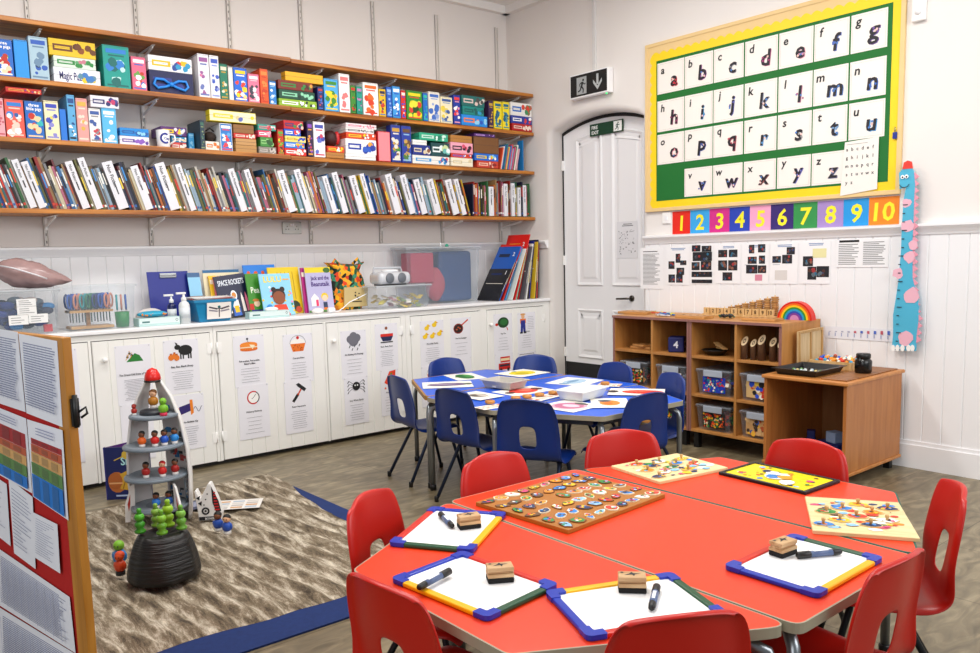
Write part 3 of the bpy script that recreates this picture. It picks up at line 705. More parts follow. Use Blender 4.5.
PAL = ['#e23b24', '#f2c11c', '#2a7fd0', '#2d8a3e', '#f4f4f0', '#1c2f5e', '#e88a1d', '#6b4a2d', '#d84b7a', '#8fc1e8']
def blob(rnd, cx, cy, r, k=9, sq=1):
    ph = rnd.random()*6; return [(cx+r*(.75+.35*rnd.random())*math.cos(ph+6.283*i/k), cy+sq*r*(.75+.35*rnd.random())*math.sin(ph+6.283*i/k)) for i in range(k)]
def wood_puzzle(label, q, th, base, n, seed, pegs=False, frame=None, ground=None):
    c, a, L, W, sg = quad_frame(q, ZT+th); rnd = random.Random(seed)
    t = thing('inset_puzzle' if not frame else 'framed_jigsaw', label, 'puzzle', (c.x, c.y, ZT), a)
    m = MB(); m.box(-L/2, L/2, -W/2, W/2, 0, th, base); m.build('base_board', t, bevel=.002)
    if frame:
        for x0, x1, y0, y1 in ((-L/2, L/2, -W/2, -W/2+.014), (-L/2, L/2, W/2-.014, W/2), (-L/2, -L/2+.014, -W/2+.014, W/2-.014), (L/2-.014, L/2, -W/2+.014, W/2-.014)):
            MB().box(x0, x1, y0, y1, 0, th+.005, frame).build('frame', t, bevel=.003)
        ar = Art((-L/2, -W/2, th), X3, Y3, lift=.0008); ar.rect(.014, .014, L-.014, W-.014, ground)
        for i in range(26):
            u, w = .03+(L-.06)*rnd.random(), .03+(W-.06)*rnd.random(); ar.poly(blob(rnd, u, w, .006+.008*rnd.random()), rnd.choice(PAL)); ar.h -= .00015
        for u, w, r_, c_ in ((L*.5, W*.5, .05, '#f6f2e2'), (L*.42, W*.52, .03, '#2a7fd0'), (L*.5, W*.42, .028, '#e89a2a'), (L*.58, W*.6, .026, '#ffffff'), (L*.63, W*.68, .018, '#1c2f5e'), (L*.25, W*.3, .03, '#ffffff')): ar.poly(blob(rnd, u, w, r_, 12), c_)
        for i in range(1, 6): ar.line(L*i/6, .014, L*i/6, W-.014, .0012, '#b9a21c'); ar.h -= .0002
        for i in range(1, 4): ar.line(.014, W*i/4, L-.014, W*i/4, .0012, '#b9a21c'); ar.h -= .0002
        ar.build('jigsaw_picture', t); return t
    if not pegs:
        cols, rows = 9, 6
        for i in range(cols):
            for j in range(rows):
                if (i, j) in ((3, 3),): continue
                u = -L/2+L*(i+.5)/cols; w = -W/2+W*(j+.5)/rows; s = .40*min(L/cols, W/rows)
                an_ = rnd.random()*3.14; sc_ = .45+.4*rnd.random(); k0 = blob(rnd, 0, 0, s*1.3, 11, sc_); k = [(u+x*math.cos(an_)-y*math.sin(an_), w+x*math.sin(an_)+y*math.cos(an_)) for x, y in k0]; m = MB(); m.prism(k, th, th+.0035, mat(rnd.choice(['#7a4a1c', '#e9dcc0', '#5a3614']), .5))
                ar = Art((0, 0, th+.0035), X3, Y3, lift=.0004); c_ = rnd.choice(PAL)
                kk = [(u+(x-u)*.84, w+(y-w)*.84) for x, y in k]; ar.poly(kk, c_)
                for q_ in range(5): ar.poly(blob(rnd, u+s*.5*(rnd.random()-.5)*2, w+s*.45*(rnd.random()-.5)*2, s*.28, 6), rnd.choice(PAL))
                ar.disc(u+s*.3*(rnd.random()-.5), w+s*.3*(rnd.random()-.5), s*.12, '#16181c', n=8)
                m2 = ar.mb; o = len(m.v); ofs = [m.mi(x) for x in m2.mats]; m.v += m2.v; m.f += [[o+z for z in f] for f in m2.f]; m.m += [ofs[z] for z in m2.m]; m.sm += m2.sm
                m.build('puzzle_piece', t)
    else:
        ar = Art((0, 0, th), X3, Y3, lift=.0006)
        for i in range(n*4):
            u, w = (rnd.random()-.5)*L*.85, (rnd.random()-.5)*W*.8; ar.poly(blob(rnd, u, w, .008+.016*rnd.random(), 9, .7), rnd.choice(PAL)); ar.h -= .00018
        for i in range(12): ar.disc((rnd.random()-.5)*L*.85, (rnd.random()-.5)*W*.8, .003, '#222222', n=7); ar.h -= .0002
        ar.build('picture', t)
        for i in range(n):
            u = -L*.38+L*.76*((i*.618) % 1); w = -W*.36+W*.72*(i+.5)/n; c_ = PAL[(i*3+seed) % 7]
            k = blob(rnd, u, w, .034, 12, .7); m = MB(); m.prism(k, th, th+.003, mat('#d9bb84', .5)); ar = Art((0, 0, th+.003), X3, Y3, lift=.0005)
            ar.poly([(u+(x-u)*.9, w+(y-w)*.9) for x, y in k], c_)
            for z_ in range(4): ar.poly(blob(rnd, u+.03*(rnd.random()-.5), w+.02*(rnd.random()-.5), .008, 7), rnd.choice(PAL))
            m2 = ar.mb; o = len(m.v); ofs = [m.mi(x) for x in m2.mats]; m.v += m2.v; m.f += [[o+z for z in f] for f in m2.f]; m.m += [ofs[z] for z in m2.m]; m.sm += m2.sm
            pp = m.build('puzzle_piece', t)
            MB().lathe([(.0042, 0), (.0042, .007), (.0062, .011), (.006, .017), (0, .018)], wood('#b98b4c', '#d9b275', 2, 5), (u, w, th+.003), 12).build('peg', pp)
    return t
TANP = mat('#a8681c', .5, var=.08, scale=20); CREAMP = wood('#dcc38a', '#ecd9a8', 0, 4)
wood_puzzle('big tan wooden board of many inset painted pieces', [(479, 501.9), (575.7, 470.9), (663.4, 495.7), (564, 530)], .014, TANP, 0, 11)
wood_puzzle('pale wooden peg puzzle on the far side, behind the big inset board', [(611.4, 465.7), (677, 452.9), (728, 467.5), (659, 481.5)], .012, CREAMP, 11, 5, True)
wood_puzzle('pale wooden peg puzzle nearest the right-hand chairs', [(804.6, 496), (900, 502.5), (918.9, 538), (813, 530.5)], .012, CREAMP, 10, 23, True)
wood_puzzle('yellow farm jigsaw in a black frame', [(719, 473.5), (753, 462), (841.7, 481.5), (804.6, 492.5)], .007, mat('#15161a', .5), 0, 8, frame=mat('#10131c', .4), ground=mat('#f4d90f', .4))

# ================================================================== things on the blue tables
def veg_card(label, q, kind, seed):
    c, a, L, W, sg = quad_frame(q, ZT); rnd = random.Random(seed)
    L, W = max(.12, min(L, .33)), max(.1, min(W, .3))
    t = thing('picture_card', label, 'picture card', (c.x, c.y, ZT+.0008+.0016*(seed % 4)), a)
    m = MB(); m.box(-L/2, L/2, -W/2, W/2, 0, .0012, mat('#f3efe4', .5)); m.build('card', t)
    ar = Art((0, 0, .0012), X3, Y3, lift=.0004, step=.0002)
    def el(u, w, ru, rw, col, rot=0, n=20):
        u, w, ru, rw = u*1.25, w*1.25, ru*1.25, rw*1.4
        cr, sr = math.cos(rot), math.sin(rot); ar.poly([(u+ru*math.cos(i*6.283/n)*cr-rw*math.sin(i*6.283/n)*sr, w+ru*math.cos(i*6.283/n)*sr+rw*math.sin(i*6.283/n)*cr) for i in range(n)], col)
    k = kind
    if k == 'green': el(0, 0, L*.22, W*.26, '#1f6b2c'); el(L*.1, W*.05, L*.1, W*.16, '#3f9440'); el(-L*.2, .0, L*.07, W*.05, '#4a6b2a')
    if k == 'aubergine': el(0, 0, L*.33, W*.17, '#6d5a7c'); el(-L*.05, W*.04, L*.2, W*.06, '#9a8aa6'); el(L*.33, 0, L*.07, W*.09, '#4f5a45')
    if k == 'yellow': el(0, 0, L*.25, W*.25, '#e6d21e'); el(L*.05, -W*.05, L*.14, W*.12, '#c9b40f'); el(-L*.24, 0, L*.05, W*.05, '#4d6b2a')
    if k == 'mushroom': el(0, 0, L*.22, W*.18, '#8d8378'); el(L*.08, -W*.06, L*.08, W*.16, '#c8bfb2'); el(-L*.1, W*.03, L*.08, W*.08, '#4c443c')
    if k == 'red': el(0, 0, L*.24, W*.25, '#d43a2c'); el(L*.06, W*.05, L*.1, W*.14, '#e56a55'); el(-L*.27, 0, L*.08, W*.1, '#4b2a22'); el(L*.27, 0, L*.08, W*.14, '#5b2f28')
    if k == 'beet': el(0, 0, L*.3, W*.27, '#d9a3b8'); el(0, 0, L*.25, W*.21, '#b96a8a'); el(L*.02, W*.02, L*.16, W*.1, '#e7c3d0'); el(L*.05, W*.26, L*.14, W*.06, '#51544a')
    if k == 'carrot': el(0, 0, L*.22, W*.2, '#ee8426'); el(-L*.04, -W*.05, L*.1, W*.08, '#d96a14'); el(-L*.1, W*.17, L*.15, W*.08, '#3d4a55')
    if k == 'chilli': el(.03, 0, L*.3, W*.2, '#d62a17'); el(.0, W*.04, L*.18, W*.06, '#ea5a40'); el(-L*.34, 0, L*.08, W*.12, '#2a1a16')
    if k == 'fish': el(0, 0, L*.3, W*.17, '#a9c6dd'); el(0, W*.04, L*.2, W*.06, '#6f97ba'); el(-L*.3, W*.05, L*.06, W*.1, '#6f97ba')
    if k == 'tiles':
        for i in range(5): u = -L*.42+L*.21*i; ar.rect(u-L*.07, -W*.28, u+L*.07, W*.28, ('#e8b39a', '#d8875f', '#efc9b4')[i % 3]); ar.disc(u, 0, W*.12, '#f6e6da', n=8)
    ar.build('picture', t); return t
for i, (lab, q, k) in enumerate((
    ('green pepper picture card nearest the cupboards', [(444, 374.5), (470, 372.3), (489, 379), (457, 381.8)], 'green'),
    ('aubergine picture card at the left end of the blue table', [(421, 383), (472.4, 381.2), (474.5, 387), (421.5, 389.3)], 'aubergine'),
    ('yellow pepper picture card by the grey tray', [(514, 369.5), (545, 371.8), (527, 379.2), (503, 374.5)], 'yellow'),
    ('grey mushroom picture card behind the second blue chair', [(462, 394.7), (478, 392), (503, 397), (470, 402.8)], 'mushroom'),
    ('red pepper picture card by the round wooden tokens', [(493, 392.2), (535.3, 385.2), (552, 390.6), (512.4, 396.8)], 'red'),
    ('pink beetroot picture card at the near corner of the blue table', [(556, 400.5), (596, 404), (581, 415), (545, 407)], 'beet'),
    ('orange carrot picture card by the white tray', [(592, 400), (630, 398.5), (627, 409), (590, 408)], 'carrot'),
    ('long red chilli picture card at the right end of the blue table', [(611, 389), (669, 390.5), (662, 396.5), (605, 396)], 'chilli'),
    ('pale blue fish picture card behind the white tray', [(541.6, 384), (568, 377.5), (603, 380), (586, 386)], 'fish'),
    ('strip of small orange tiles behind the left of the three blue chairs in front', [(476, 408), (501, 403.5), (504, 407.5), (482, 410.5)], 'tiles'),
    ('strip of small orange tiles beside the row of tokens', [(520, 401.5), (556, 393), (558, 397), (528, 404)], 'tiles'),
    ('short strip of orange tiles behind the white tray', [(598, 384), (624, 385), (618, 387.5), (598, 387)], 'tiles'))): veg_card(lab, q, k, i)
tok = bpy.data.objects.new('wooden_token', None)
tb = MB().lathe([(0, 0), (.026, 0), (.029, .003), (.029, .013), (.026, .016), (0, .016)], wood('#b0702c', '#cf9148', 0, 6), seg=22); to = tb.build('wooden_token'); to['category'] = 'token'
bpy.data.objects.remove(tok); ut = []
for p, lab in (((490, 403.5), 'round wooden token on its own, left of the row'), ((515.7, 399.5), 'round wooden token at the left end of the row'), ((527, 397.8), 'round wooden token second from the left in the row'), ((539.4, 396), 'round wooden token in the middle of the row, right of the red pepper'), ((553, 394), 'round wooden token at the right end of the row, touching the white tray'), ((605, 384.5), 'round wooden token behind the white tray')):
    c = zp(*p, ZT+.008); place(to, ut, lab, (c.x, c.y, ZT+.0095), 0, 'round wooden tokens')
def tray(label, q, col, h):
    c, a, L, W, sg = quad_frame(q, ZT+h)
    t = thing('plastic_tray', label, 'tray', (c.x, c.y, ZT+.0075), a); m = MB(); k = .022; w_ = .005
    A = lambda i, z: [(-L/2+i, -W/2+i, z), (L/2-i, -W/2+i, z), (L/2-i, W/2-i, z), (-L/2+i, W/2-i, z)]
    R = [A(k, 0), A(.006, h-.006), A(-.004, h-.006), A(-.004, h), A(.008, h), A(k+.004, .005)]
    m.add([p for r in R for p in r], [(i*4+j, i*4+(j+1) % 4, i*4+4+(j+1) % 4, i*4+4+j) for i in range(5) for j in range(4)]+[(3, 2, 1, 0), (20, 21, 22, 23)], col)
    m.build('tray_body', t, bevel=.002)
    return t, L, W
g, L, W = tray('shallow grey plastic tray on the far blue table', [(489, 379.3), (506.5, 376.3), (521.5, 381), (501.5, 385.5)], mat('#b9b4ac', .5), .05)
for x, y in ((-.05, .02), (.04, -.02), (.0, .03)): MB().box(x-.03, x+.03, y-.015, y+.015, .006, .018, mat('#cfcac2', .6)).build('divider', g)
t, L, W = tray('white plastic tray in the middle of the blue tables', [(559, 390.5), (584, 384), (605, 388.3), (579, 394.8)], mat('#d9dede', .45), .055)
# ================================================================== alphabet display board
XB = XW-.024
def on_wall(px, py, x=XW): p = xp(px, py, x); return (p.y, p.z)
b0, b1 = on_wall(644.8, 49.5, XB), on_wall(897, 194, XB); yTop = on_wall(790, 1.5, XB)
BY1, BZ0 = b0[0], (on_wall(643, 212.5, XB)[1]+b1[1])/2; BY0 = on_wall(903, 90, XB)[0]; BZ1 = (b0[1]+yTop[1])/2
bd = thing('display_board', 'large yellow-bordered alphabet board on the wall above the cubby units', 'display board', (XW-.002, (BY0+BY1)/2, BZ0)); yo = bd.location.y
FR = mat('#e8c88d', .6, var=.04); YEL = mat('#f6d414', .55, var=.03); GRN = mat('#0c6b25', .7, var=.05)
def byz(name, y0, y1, z0, z1, x0, x1, m, par=bd, bv=0): return MB().box(x0-bd.location.x, x1-bd.location.x, y0-yo, y1-yo, z0-BZ0, z1-BZ0, m).build(name, par, bevel=bv)
byz('backing', BY0, BY1, BZ0, BZ1, XW-.018, XW-.003, FR)
fw = .028
for y0, y1, z0, z1 in ((BY0, BY1, BZ0, BZ0+fw), (BY0, BY1, BZ1-fw, BZ1), (BY0, BY0+fw, BZ0+fw, BZ1-fw), (BY1-fw, BY1, BZ0+fw, BZ1-fw)): byz('frame', y0, y1, z0, z1, XB, XW-.018, FR, bv=.002)
# columns and rows of the letter cards (surveyed)
cy = [(657.3, 684), (684.7, 712.8), (713.7, 743.5), (745, 777.5), (779, 813), (814.3, 849), (851, 887.3)]
cmid = [(92, 70), (88, 60), (82, 52), (75, 44), (67, 35), (58, 26), (48, 16)]
COLY = [(on_wall(a, 80-8*i, XB)[0], on_wall(b, 80-8*i, XB)[0]) for i, (a, b) in enumerate(cy)]
rz = []
for l0, l1, r0, r1 in ((63.2, 94.4, 7.8, 47.5), (100.6, 131, 56.5, 96.2), (133.8, 164.5, 99.3, 136.5)):
    rz.append(((on_wall(657.5, l0, XB)[1]+on_wall(887, r0, XB)[1])/2, (on_wall(657.5, l1, XB)[1]+on_wall(885, r1, XB)[1])/2))
rz.append((on_wall(760, 160, XB)[1], on_wall(760, 190.3, XB)[1]))
gy1 = COLY[0][0]+.012; gy0 = COLY[6][1]-.03; gz1 = rz[0][0]+.022; gz0 = rz[3][1]-.015
byz('yellow_paper', BY0+fw, BY1-fw, BZ0+fw, BZ1-fw, XW-.0186, XW-.018, mat('#e8c88d', .6))
yx0, yx1, yz0, yz1 = gy0-.055, gy1+.045, gz0-.05, gz1+.05
# scalloped yellow border: outline with bumps
def scallop(y0, y1, z0, z1, s=.075):
    pts = []
    def side(a, b, n):
        a, b = V(a), V(b); d = b-a; L = d.length; k = max(3, round(L/s)); u = d/L; nn = V((u.y, -u.x))
        for i in range(k):
            for t in (.0, .18, .36, .5, .64, .82): pts.append(tuple(a+u*(L*(i+t)/k)+nn*(.02*math.sin(math.pi*t))))
    side((y0, z0), (y1, z0), 0); side((y1, z0), (y1, z1), 0); side((y1, z1), (y0, z1), 0); side((y0, z1), (y0, z0), 0)
    return pts
a = Art((XW-.0187, 0, 0), Y3, Z3, -X3, lift=.0006); a.poly(scallop(yx0, yx1, yz0, yz1), YEL)
o = a.build('scalloped_border', bd); o.location = (-bd.location.x, -yo, -BZ0)
byz('green_backing', gy0, gy1, gz0, gz1, XW-.0205, XW-.0195, GRN)
CARD = mat('#f2ece4', .5, var=.01)
LET = 'abcdefghijklmnopqrstuvwxyz'; pos = [(r, c) for r in range(3) for c in range(7)]+[(3, c) for c in range(1, 6)]
DECO = {'a': '#c8283a', 'b': '#8a4a8e', 'c': '#8f8f98', 'd': '#9a2f6c', 'e': '#d88fa8', 'f': '#4a6ab8', 'g': '#6a4a98', 'h': '#8f3a62', 'i': '#4a9ac8', 'j': '#5a62a8', 'k': '#8a90a8', 'l': '#b0688a', 'm': '#4a7ac0', 'n': '#3a6ac0', 'o': '#e89aa8', 'p': '#4a5a9a', 'q': '#b04a5a', 'r': '#5a9ad0', 's': '#9a9a9a', 't': '#7aa0c8', 'u': '#3a9ad8', 'v': '#4a50a0', 'w': '#7a5a8a', 'x': '#8a4a4a', 'y': '#6a6ab8', 'z': '#7a7a9a'}
for ch, (r, c) in zip(LET, pos):
    y1, y0 = COLY[c]; z1, z0 = rz[r]; w_, h_ = y1-y0, z1-z0
    t = thing('alphabet_card', 'white card with the letter %s on the alphabet board' % ch, 'letter card', (XW-.0207, y1, z0), group='alphabet letter cards')
    MB().box(-.0012, 0, -w_, 0, 0, h_, CARD).build('card', t)
    q = Art((-.0012, 0, 0), -Y3, Z3, -X3, lift=.0006)
    q.rect(w_*.04, h_*.05, w_*.96, h_*.055, '#b9a8a8'); q.rect(w_*.04, h_*.945, w_*.96, h_*.95, '#b9a8a8'); q.rect(w_*.04, h_*.05, w_*.046, h_*.95, '#b9a8a8'); q.rect(w_*.954, h_*.05, w_*.96, h_*.95, '#b9a8a8')
    desc = ch in 'gjpqy'
    q.text(ch, w_*.2, h_*(.64 if not desc else .7), h_*.24, '#17151a', ital=.12)
    bw = h_*.46; yb = h_*(.2 if not desc else .3)
    q.text(ch, w_*.62+.005, yb-.004, bw*1.0, DECO[ch], ital=.1); q.text(ch, w_*.62, yb, bw, '#1b1620', ital=.1)
    rn = random.Random(ord(ch))
    for i in range(4): q.poly(blob(rn, w_*(.52+.22*rn.random()), yb+bw*(.1+.45*rn.random()), h_*.035, 7), rn.choice([DECO[ch], DECO[ch], '#f4c8c0', '#4a80c8']))
    q.build('letter', t)
# stapled letter-grid sheet
q4 = [on_wall(845, 142.5, XB-.004), on_wall(879, 136.5, XB-.004), on_wall(877, 189, XB-.004), on_wall(840, 196, XB-.004)]
t = thing('letter_sheet', 'white sheet of tiny letters pinned over the bottom right of the alphabet board', 'sheet of paper', (XB-.003, q4[3][0], q4[3][1]))
m = MB(); m.slab([(0, 0), (q4[2][0]-q4[3][0], q4[2][1]-q4[3][1]), (q4[1][0]-q4[3][0], q4[1][1]-q4[3][1]), (q4[0][0]-q4[3][0], q4[0][1]-q4[3][1])], (-.0005, 0, 0), Y3, Z3, X3*-.001, CARD); m.build('page', t)
q = Art((-.0016, 0, 0), -Y3, Z3, -X3, lift=.0006); sw = q4[3][0]-q4[2][0]; shh = q4[0][1]-q4[3][1]
for i, ch in enumerate(LET): q.text(ch, sw*(.17+.14*(i % 6)), shh*(.83-.155*(i//6)), .022, '#2a2a30'); q.h -= .00025
q.h += .001; q.lines(sw*.15, shh*.93, sw*.8, shh*.97, 1, '#888888'); q.build('letters', t)
# little blue key-ring hook on the frame edge
p = on_wall(895, 134, XB-.004); t = thing('key_tag', 'small blue tag hanging on the right edge of the alphabet board', 'key tag', (XB-.003, p[0], p[1]))
m = MB(); m.box(-.006, 0, -.014, .014, -.03, .012, mat('#1b2f8c', .4)); m.build('tag', t, bevel=.003); m = MB(); m.tube([(-.003, .0, .012), (-.004, .006, .03), (-.004, 0, .045), (-.004, -.006, .03), (-.003, 0, .012)], .002, STEEL); m.build('ring', t)
# ================================================================== number squares 1 to 10
bx_ = [672.6, 690.4, 709.7, 729.6, 750, 770.9, 793.6, 817.4, 843.4, 868.8, 899.2]
yy = [on_wall(x, 222, XW)[0] for x in bx_]
z1 = (on_wall(672.6, 210.5)[1]+on_wall(898, 197.5)[1])/2; z0 = ZR+.073
NC = ['#e2230f', '#35a5e6', '#cf2a86', '#2340b0', '#f2a6c8', '#33206e', '#2f8f49', '#a58ac8', '#1f97e0', '#f2861c']
YG = '#f7ea2a'
for i in range(10):
    w_ = yy[i]-yy[i+1]; h_ = z1-z0
    t = thing('number_card', '%s card with a yellow %d in the number strip under the alphabet board' % (('red', 'sky blue', 'magenta', 'royal blue', 'pale pink', 'dark purple', 'green', 'lilac', 'bright blue', 'orange')[i], i+1), 'number card', (XW-.001, yy[i], z0), group='number cards 1 to 10')
    MB().box(-.0012, 0, -w_+.001, 0, 0, h_, mat(NC[i], .5)).build('card', t)
    q = Art((-.0012, 0, 0), -Y3, Z3, -X3, lift=.0006); q.text(str(i+1), w_/2, h_*.16, h_*.66, YG, maxw=w_*.86, ital=.06); q.build('numeral', t)
p = on_wall(667, 218); t = thing('light_switch', 'small white switch plate left of the red number one card', 'switch', (XW-.001, p[0], p[1]))
m = MB(); m.box(-.01, 0, -.04, .04, -.045, .045, WHITE); m.build('plate', t, bevel=.003); m = MB(); m.box(-.014, -.01, -.012, .012, -.016, .016, GLOSS); m.build('rocker', t)
# ================================================================== notices and photo sheets under the dado rail
XN = XW-.0125
def notice(label, px, kind, seed, name='photo_sheet', cat='photo sheet', group='sheets under the dado rail'):
    (x0, y0), (x1, y1) = px; a_, b_ = on_wall(x0, y0, XN), on_wall(x1, y1, XN); w_, h_ = a_[0]-b_[0], a_[1]-b_[1]; rnd = random.Random(seed)
    zt = min(a_[1], ZR-.012)
    t = thing(name, label, cat, (XN, a_[0], zt-h_), group=group)
    MB().box(-.0012, 0, -w_, 0, 0, h_, mat('#f3f3f4', .35, var=.01)).build('page', t)
    q = Art((-.0012, 0, 0), -Y3, Z3, -X3, lift=.0006)
    if kind == 'text':
        q.lines(w_*.12, h_*.88, w_*.8, h_*.93, 1, '#333333', .006); q.lines(w_*.12, h_*.1, w_*.88, h_*.86, 24, '#777777', .004, rnd=rnd)
    if kind == 'wide':
        q.rect(w_*.06, h_*.9, w_*.45, h_*.98, '#1a1a1a'); q.lines(w_*.05, h_*.08, w_*.46, h_*.86, 12, '#8a8a8a', .005, rnd=rnd); q.lines(w_*.53, h_*.08, w_*.95, h_*.92, 13, '#8a8a8a', .005, rnd=rnd)
    if kind.startswith('p'):
        tiles = {'p1': [(.42, .58, .18, .2), (.62, .52, .24, .1), (.1, .42, .24, .17), (.46, .26, .3, .16), (.1, .06, .26, .18), (.44, .06, .26, .18)], 'p2': [(.06, .85, .36, .14), (.52, .84, .4, .13), (.1, .6, .8, .2), (.05, .36, .34, .18), (.48, .36, .44, .2), (.05, .18, .85, .12), (.06, .02, .85, .08)],
                 'p3': [(.12, .68, .32, .16), (.54, .68, .3, .16), (.12, .34, .32, .22), (.52, .34, .32, .22), (.3, .08, .34, .18)], 'p4': [(.26, .76, .18, .18), (.6, .78, .24, .17), (.22, .5, .3, .15), (.64, .5, .2, .17), (.16, .26, .38, .18), (.6, .27, .28, .16), (.5, .08, .24, .13)],
                 'p5': [(.6, .72, .26, .15), (.08, .52, .28, .14), (.44, .5, .32, .18), (.18, .1, .4, .2)], 'p6': [(.42, .62, .4, .18), (.1, .42, .3, .2), (.26, .1, .26, .26), (.56, .16, .36, .22)]}[kind]
        for i, (u, v, a1, a2) in enumerate(tiles):
            light = kind in ('p5', 'p6', 'p4') and i == (3 if kind == 'p5' else 0 if kind == 'p6' else 6)
            q0 = q; q = Art((-.0012, 0, 0), -Y3, Z3, -X3, lift=.0012); a1 *= 1.12; a2 *= 1.18
            q.rect(w_*u, h_*v, w_*(u+a1), h_*(v+a2), ('#d8d4d0' if kind == 'p5' else '#e8e2a8' if kind == 'p6' else '#d88aa0') if light else '#1b1c22')
            if not light:
                for k in range(6): q.poly(blob(rnd, w_*(u+a1*(.15+.7*rnd.random())), h_*(v+a2*(.2+.6*rnd.random())), h_*a2*.18, 6), rnd.choice(['#4a2a20', '#7a4a38', '#2a3f6a', '#5a6a74', '#8a5a48', '#a03030', '#3a3a44', '#2a6a8a'])); q.h -= .0002
                q.h += .0014
            q.build('photo', t); q = q0
        if kind != 'p2': q.lines(w_*.2, h_*.9, w_*.85, h_*.97, 2, '#6a8ab8', .005, cen=True, rnd=rnd)
        q.lines(w_*.1, h_*.45, w_*.4, h_*.5, 1, '#aab0b8', .004, rnd=rnd)
    q.build('print', t)
notice('typed notice beside the fire door, leftmost under the rail', ((640.5, 248), (663, 289)), 'text', 1, 'paper_notice', 'notice')
notice('photo sheet with six dark photos and a blue heading, right of the typed notice', ((666.5, 247), (689, 285)), 'p1', 2)
notice('photo sheet crowded with rows of photos and no heading', ((690.8, 246), (712, 284)), 'p2', 3)
notice('photo sheet with five photos, one centred at the foot', ((715.5, 245), (740.5, 283.8)), 'p3', 4)
notice('photo sheet with seven photos, one of them pink', ((742.4, 244), (768.5, 284)), 'p4', 5)
notice('photo sheet with a pale grey picture at its foot', ((770.6, 243.5), (797.5, 284)), 'p5', 6)
notice('photo sheet with a pale yellow picture at its top', ((800.5, 242), (830, 284)), 'p6', 7)
notice('wide two-column typed notice with a black heading bar', ((836.5, 240), (888, 267)), 'wide', 8, 'paper_notice', 'notice')
p0, p1_ = on_wall(825, 326, XN), on_wall(893, 342, XN)
t = thing('number_line', 'long paper number line low on the wall behind the desk', 'number line', (XN, p0[0], p1_[1])); w_, h_ = p0[0]-p1_[0], p0[1]-p1_[1]
MB().box(-.001, 0, -w_, 0, 0, h_, mat('#e9eaf0', .5)).build('strip', t); q = Art((-.001, 0, 0), -Y3, Z3, -X3, lift=.0006)
for i in range(10): u = w_*(.06+.096*i); q.rect(u, h_*.2, u+.006, h_*.5, '#9aa4c8'); q.rect(u, h_*.55, u+.016, h_*(.6+.03*i), ('#c05a6a', '#4a6ac0')[i % 2] if i > 3 else '#b0b4c8')
q.build('print', t)
# ================================================================== dinosaur height chart
Pd = lambda x, y: on_wall(x, y, XW-.062)
L_ = [(904, 167), (899, 173), (899.5, 189), (906, 187), (903.5, 200), (902.5, 216), (901.5, 232), (901, 250), (898.5, 280), (895.5, 300), (893, 315), (893, 335), (891.5, 350)]
R_ = [(911, 167), (914, 172), (915, 185), (914, 200), (913.5, 220), (912.5, 240), (912.5, 260), (912.5, 278), (916, 292), (918.5, 305), (918.5, 320), (916.5, 335), (915.5, 351)]
hc = thing('height_chart', 'blue and pink dinosaur height chart on the wall at the right', 'height chart', (XW-.050, Pd(905, 351)[0], Pd(905, 351)[1])); hl = hc.location
pts = [Pd(*p) for p in L_[::-1]]+[Pd(*p) for p in R_]
m = MB(); m.slab([(y-hl.y, z-hl.z) for y, z in pts][::-1], (0, 0, 0), Y3, Z3, -X3*.012, mat('#4fb3d3', .4)); m.build('body', hc)
q = Art((-.012, 0, 0), Y3, Z3, -X3, lift=.0008)
def loc2(x, y): a_ = Pd(x, y); return (a_[0]-hl.y, a_[1]-hl.z)
rn = random.Random(4)
for x, y, r_ in ((907, 203, .03), (907, 226, .042), (909.5, 257, .04), (898, 273, .035), (912, 296, .055), (905, 338, .05), (913, 245, .03)):
    u, w = loc2(x, y); q.poly(blob(rn, u, w, r_, 12), '#eab4c4')
for i in range(17):
    u, w = loc2(900.5-.28*i if i > 5 else 903-.3*i, 205+8.5*i); q.rect(u-.03 if i % 3 == 0 else u-.016, w-.003, u, w+.003, '#20303c')
for x, y in ((903, 177), (907, 176.5)): u, w = loc2(x, y); q.disc(u, w, .012, '#ffffff', n=10); q.disc(u, w-.002, .006, '#101010', n=8)
u, w = loc2(904, 186); q.ring(u-.005, w+.02, .028, .033, '#15252c', 200, 340)
for x in (893.5, 898, 903, 909, 913): u, w = loc2(x, 348); q.disc(u, w, .014, '#f4f4f0', .022, n=8)
q.build('print', hc)
m = MB()
for i in range(24):
    x = 914.3-.09*i if i < 14 else (912.5+(i-14)*.7 if i < 20 else 918-(i-20)*.5); u, w = loc2(x+1, 176+7.1*i); m.slab([(u+.014, w+.03), (u+.014, w-.03), (u-.022, w-.005)][::1], (-.004, 0, 0), Y3, Z3, -X3*.006, mat('#e59aab', .5))
m.build('back_spines', hc)
u, w = loc2(907.5, 165.5); m = MB(); m.slab([(u+.03, w-.02), (u-.03, w-.02), (u-.022, w+.022), (u+.0, w+.03), (u+.022, w+.02)], (-.001, 0, 0), Y3, Z3, -X3*.013, mat('#e23b2e', .5)); m.build('cap', hc)
# thermostat-like sensor high on the wall
p = on_wall(920.5, 9); t = thing('wall_sensor', 'small white plastic sensor high on the wall right of the alphabet board', 'sensor', (XW-.001, p[0], p[1]))
m = MB(); m.box(-.03, 0, -.04, .04, -.075, .075, WHITE); m.build('case', t, bevel=.008); m = MB(); m.lathe([(.018, 0), (.018, .008), (.012, .016), (0, .018)], GLOSS, (-.03, 0, -.02), 14, -X3); m.build('lens', t)
# ================================================================== exit signs over the door
p0, p1_ = xp(569.5, 76, 5.0), xp(569.5, 100.5, 5.0)
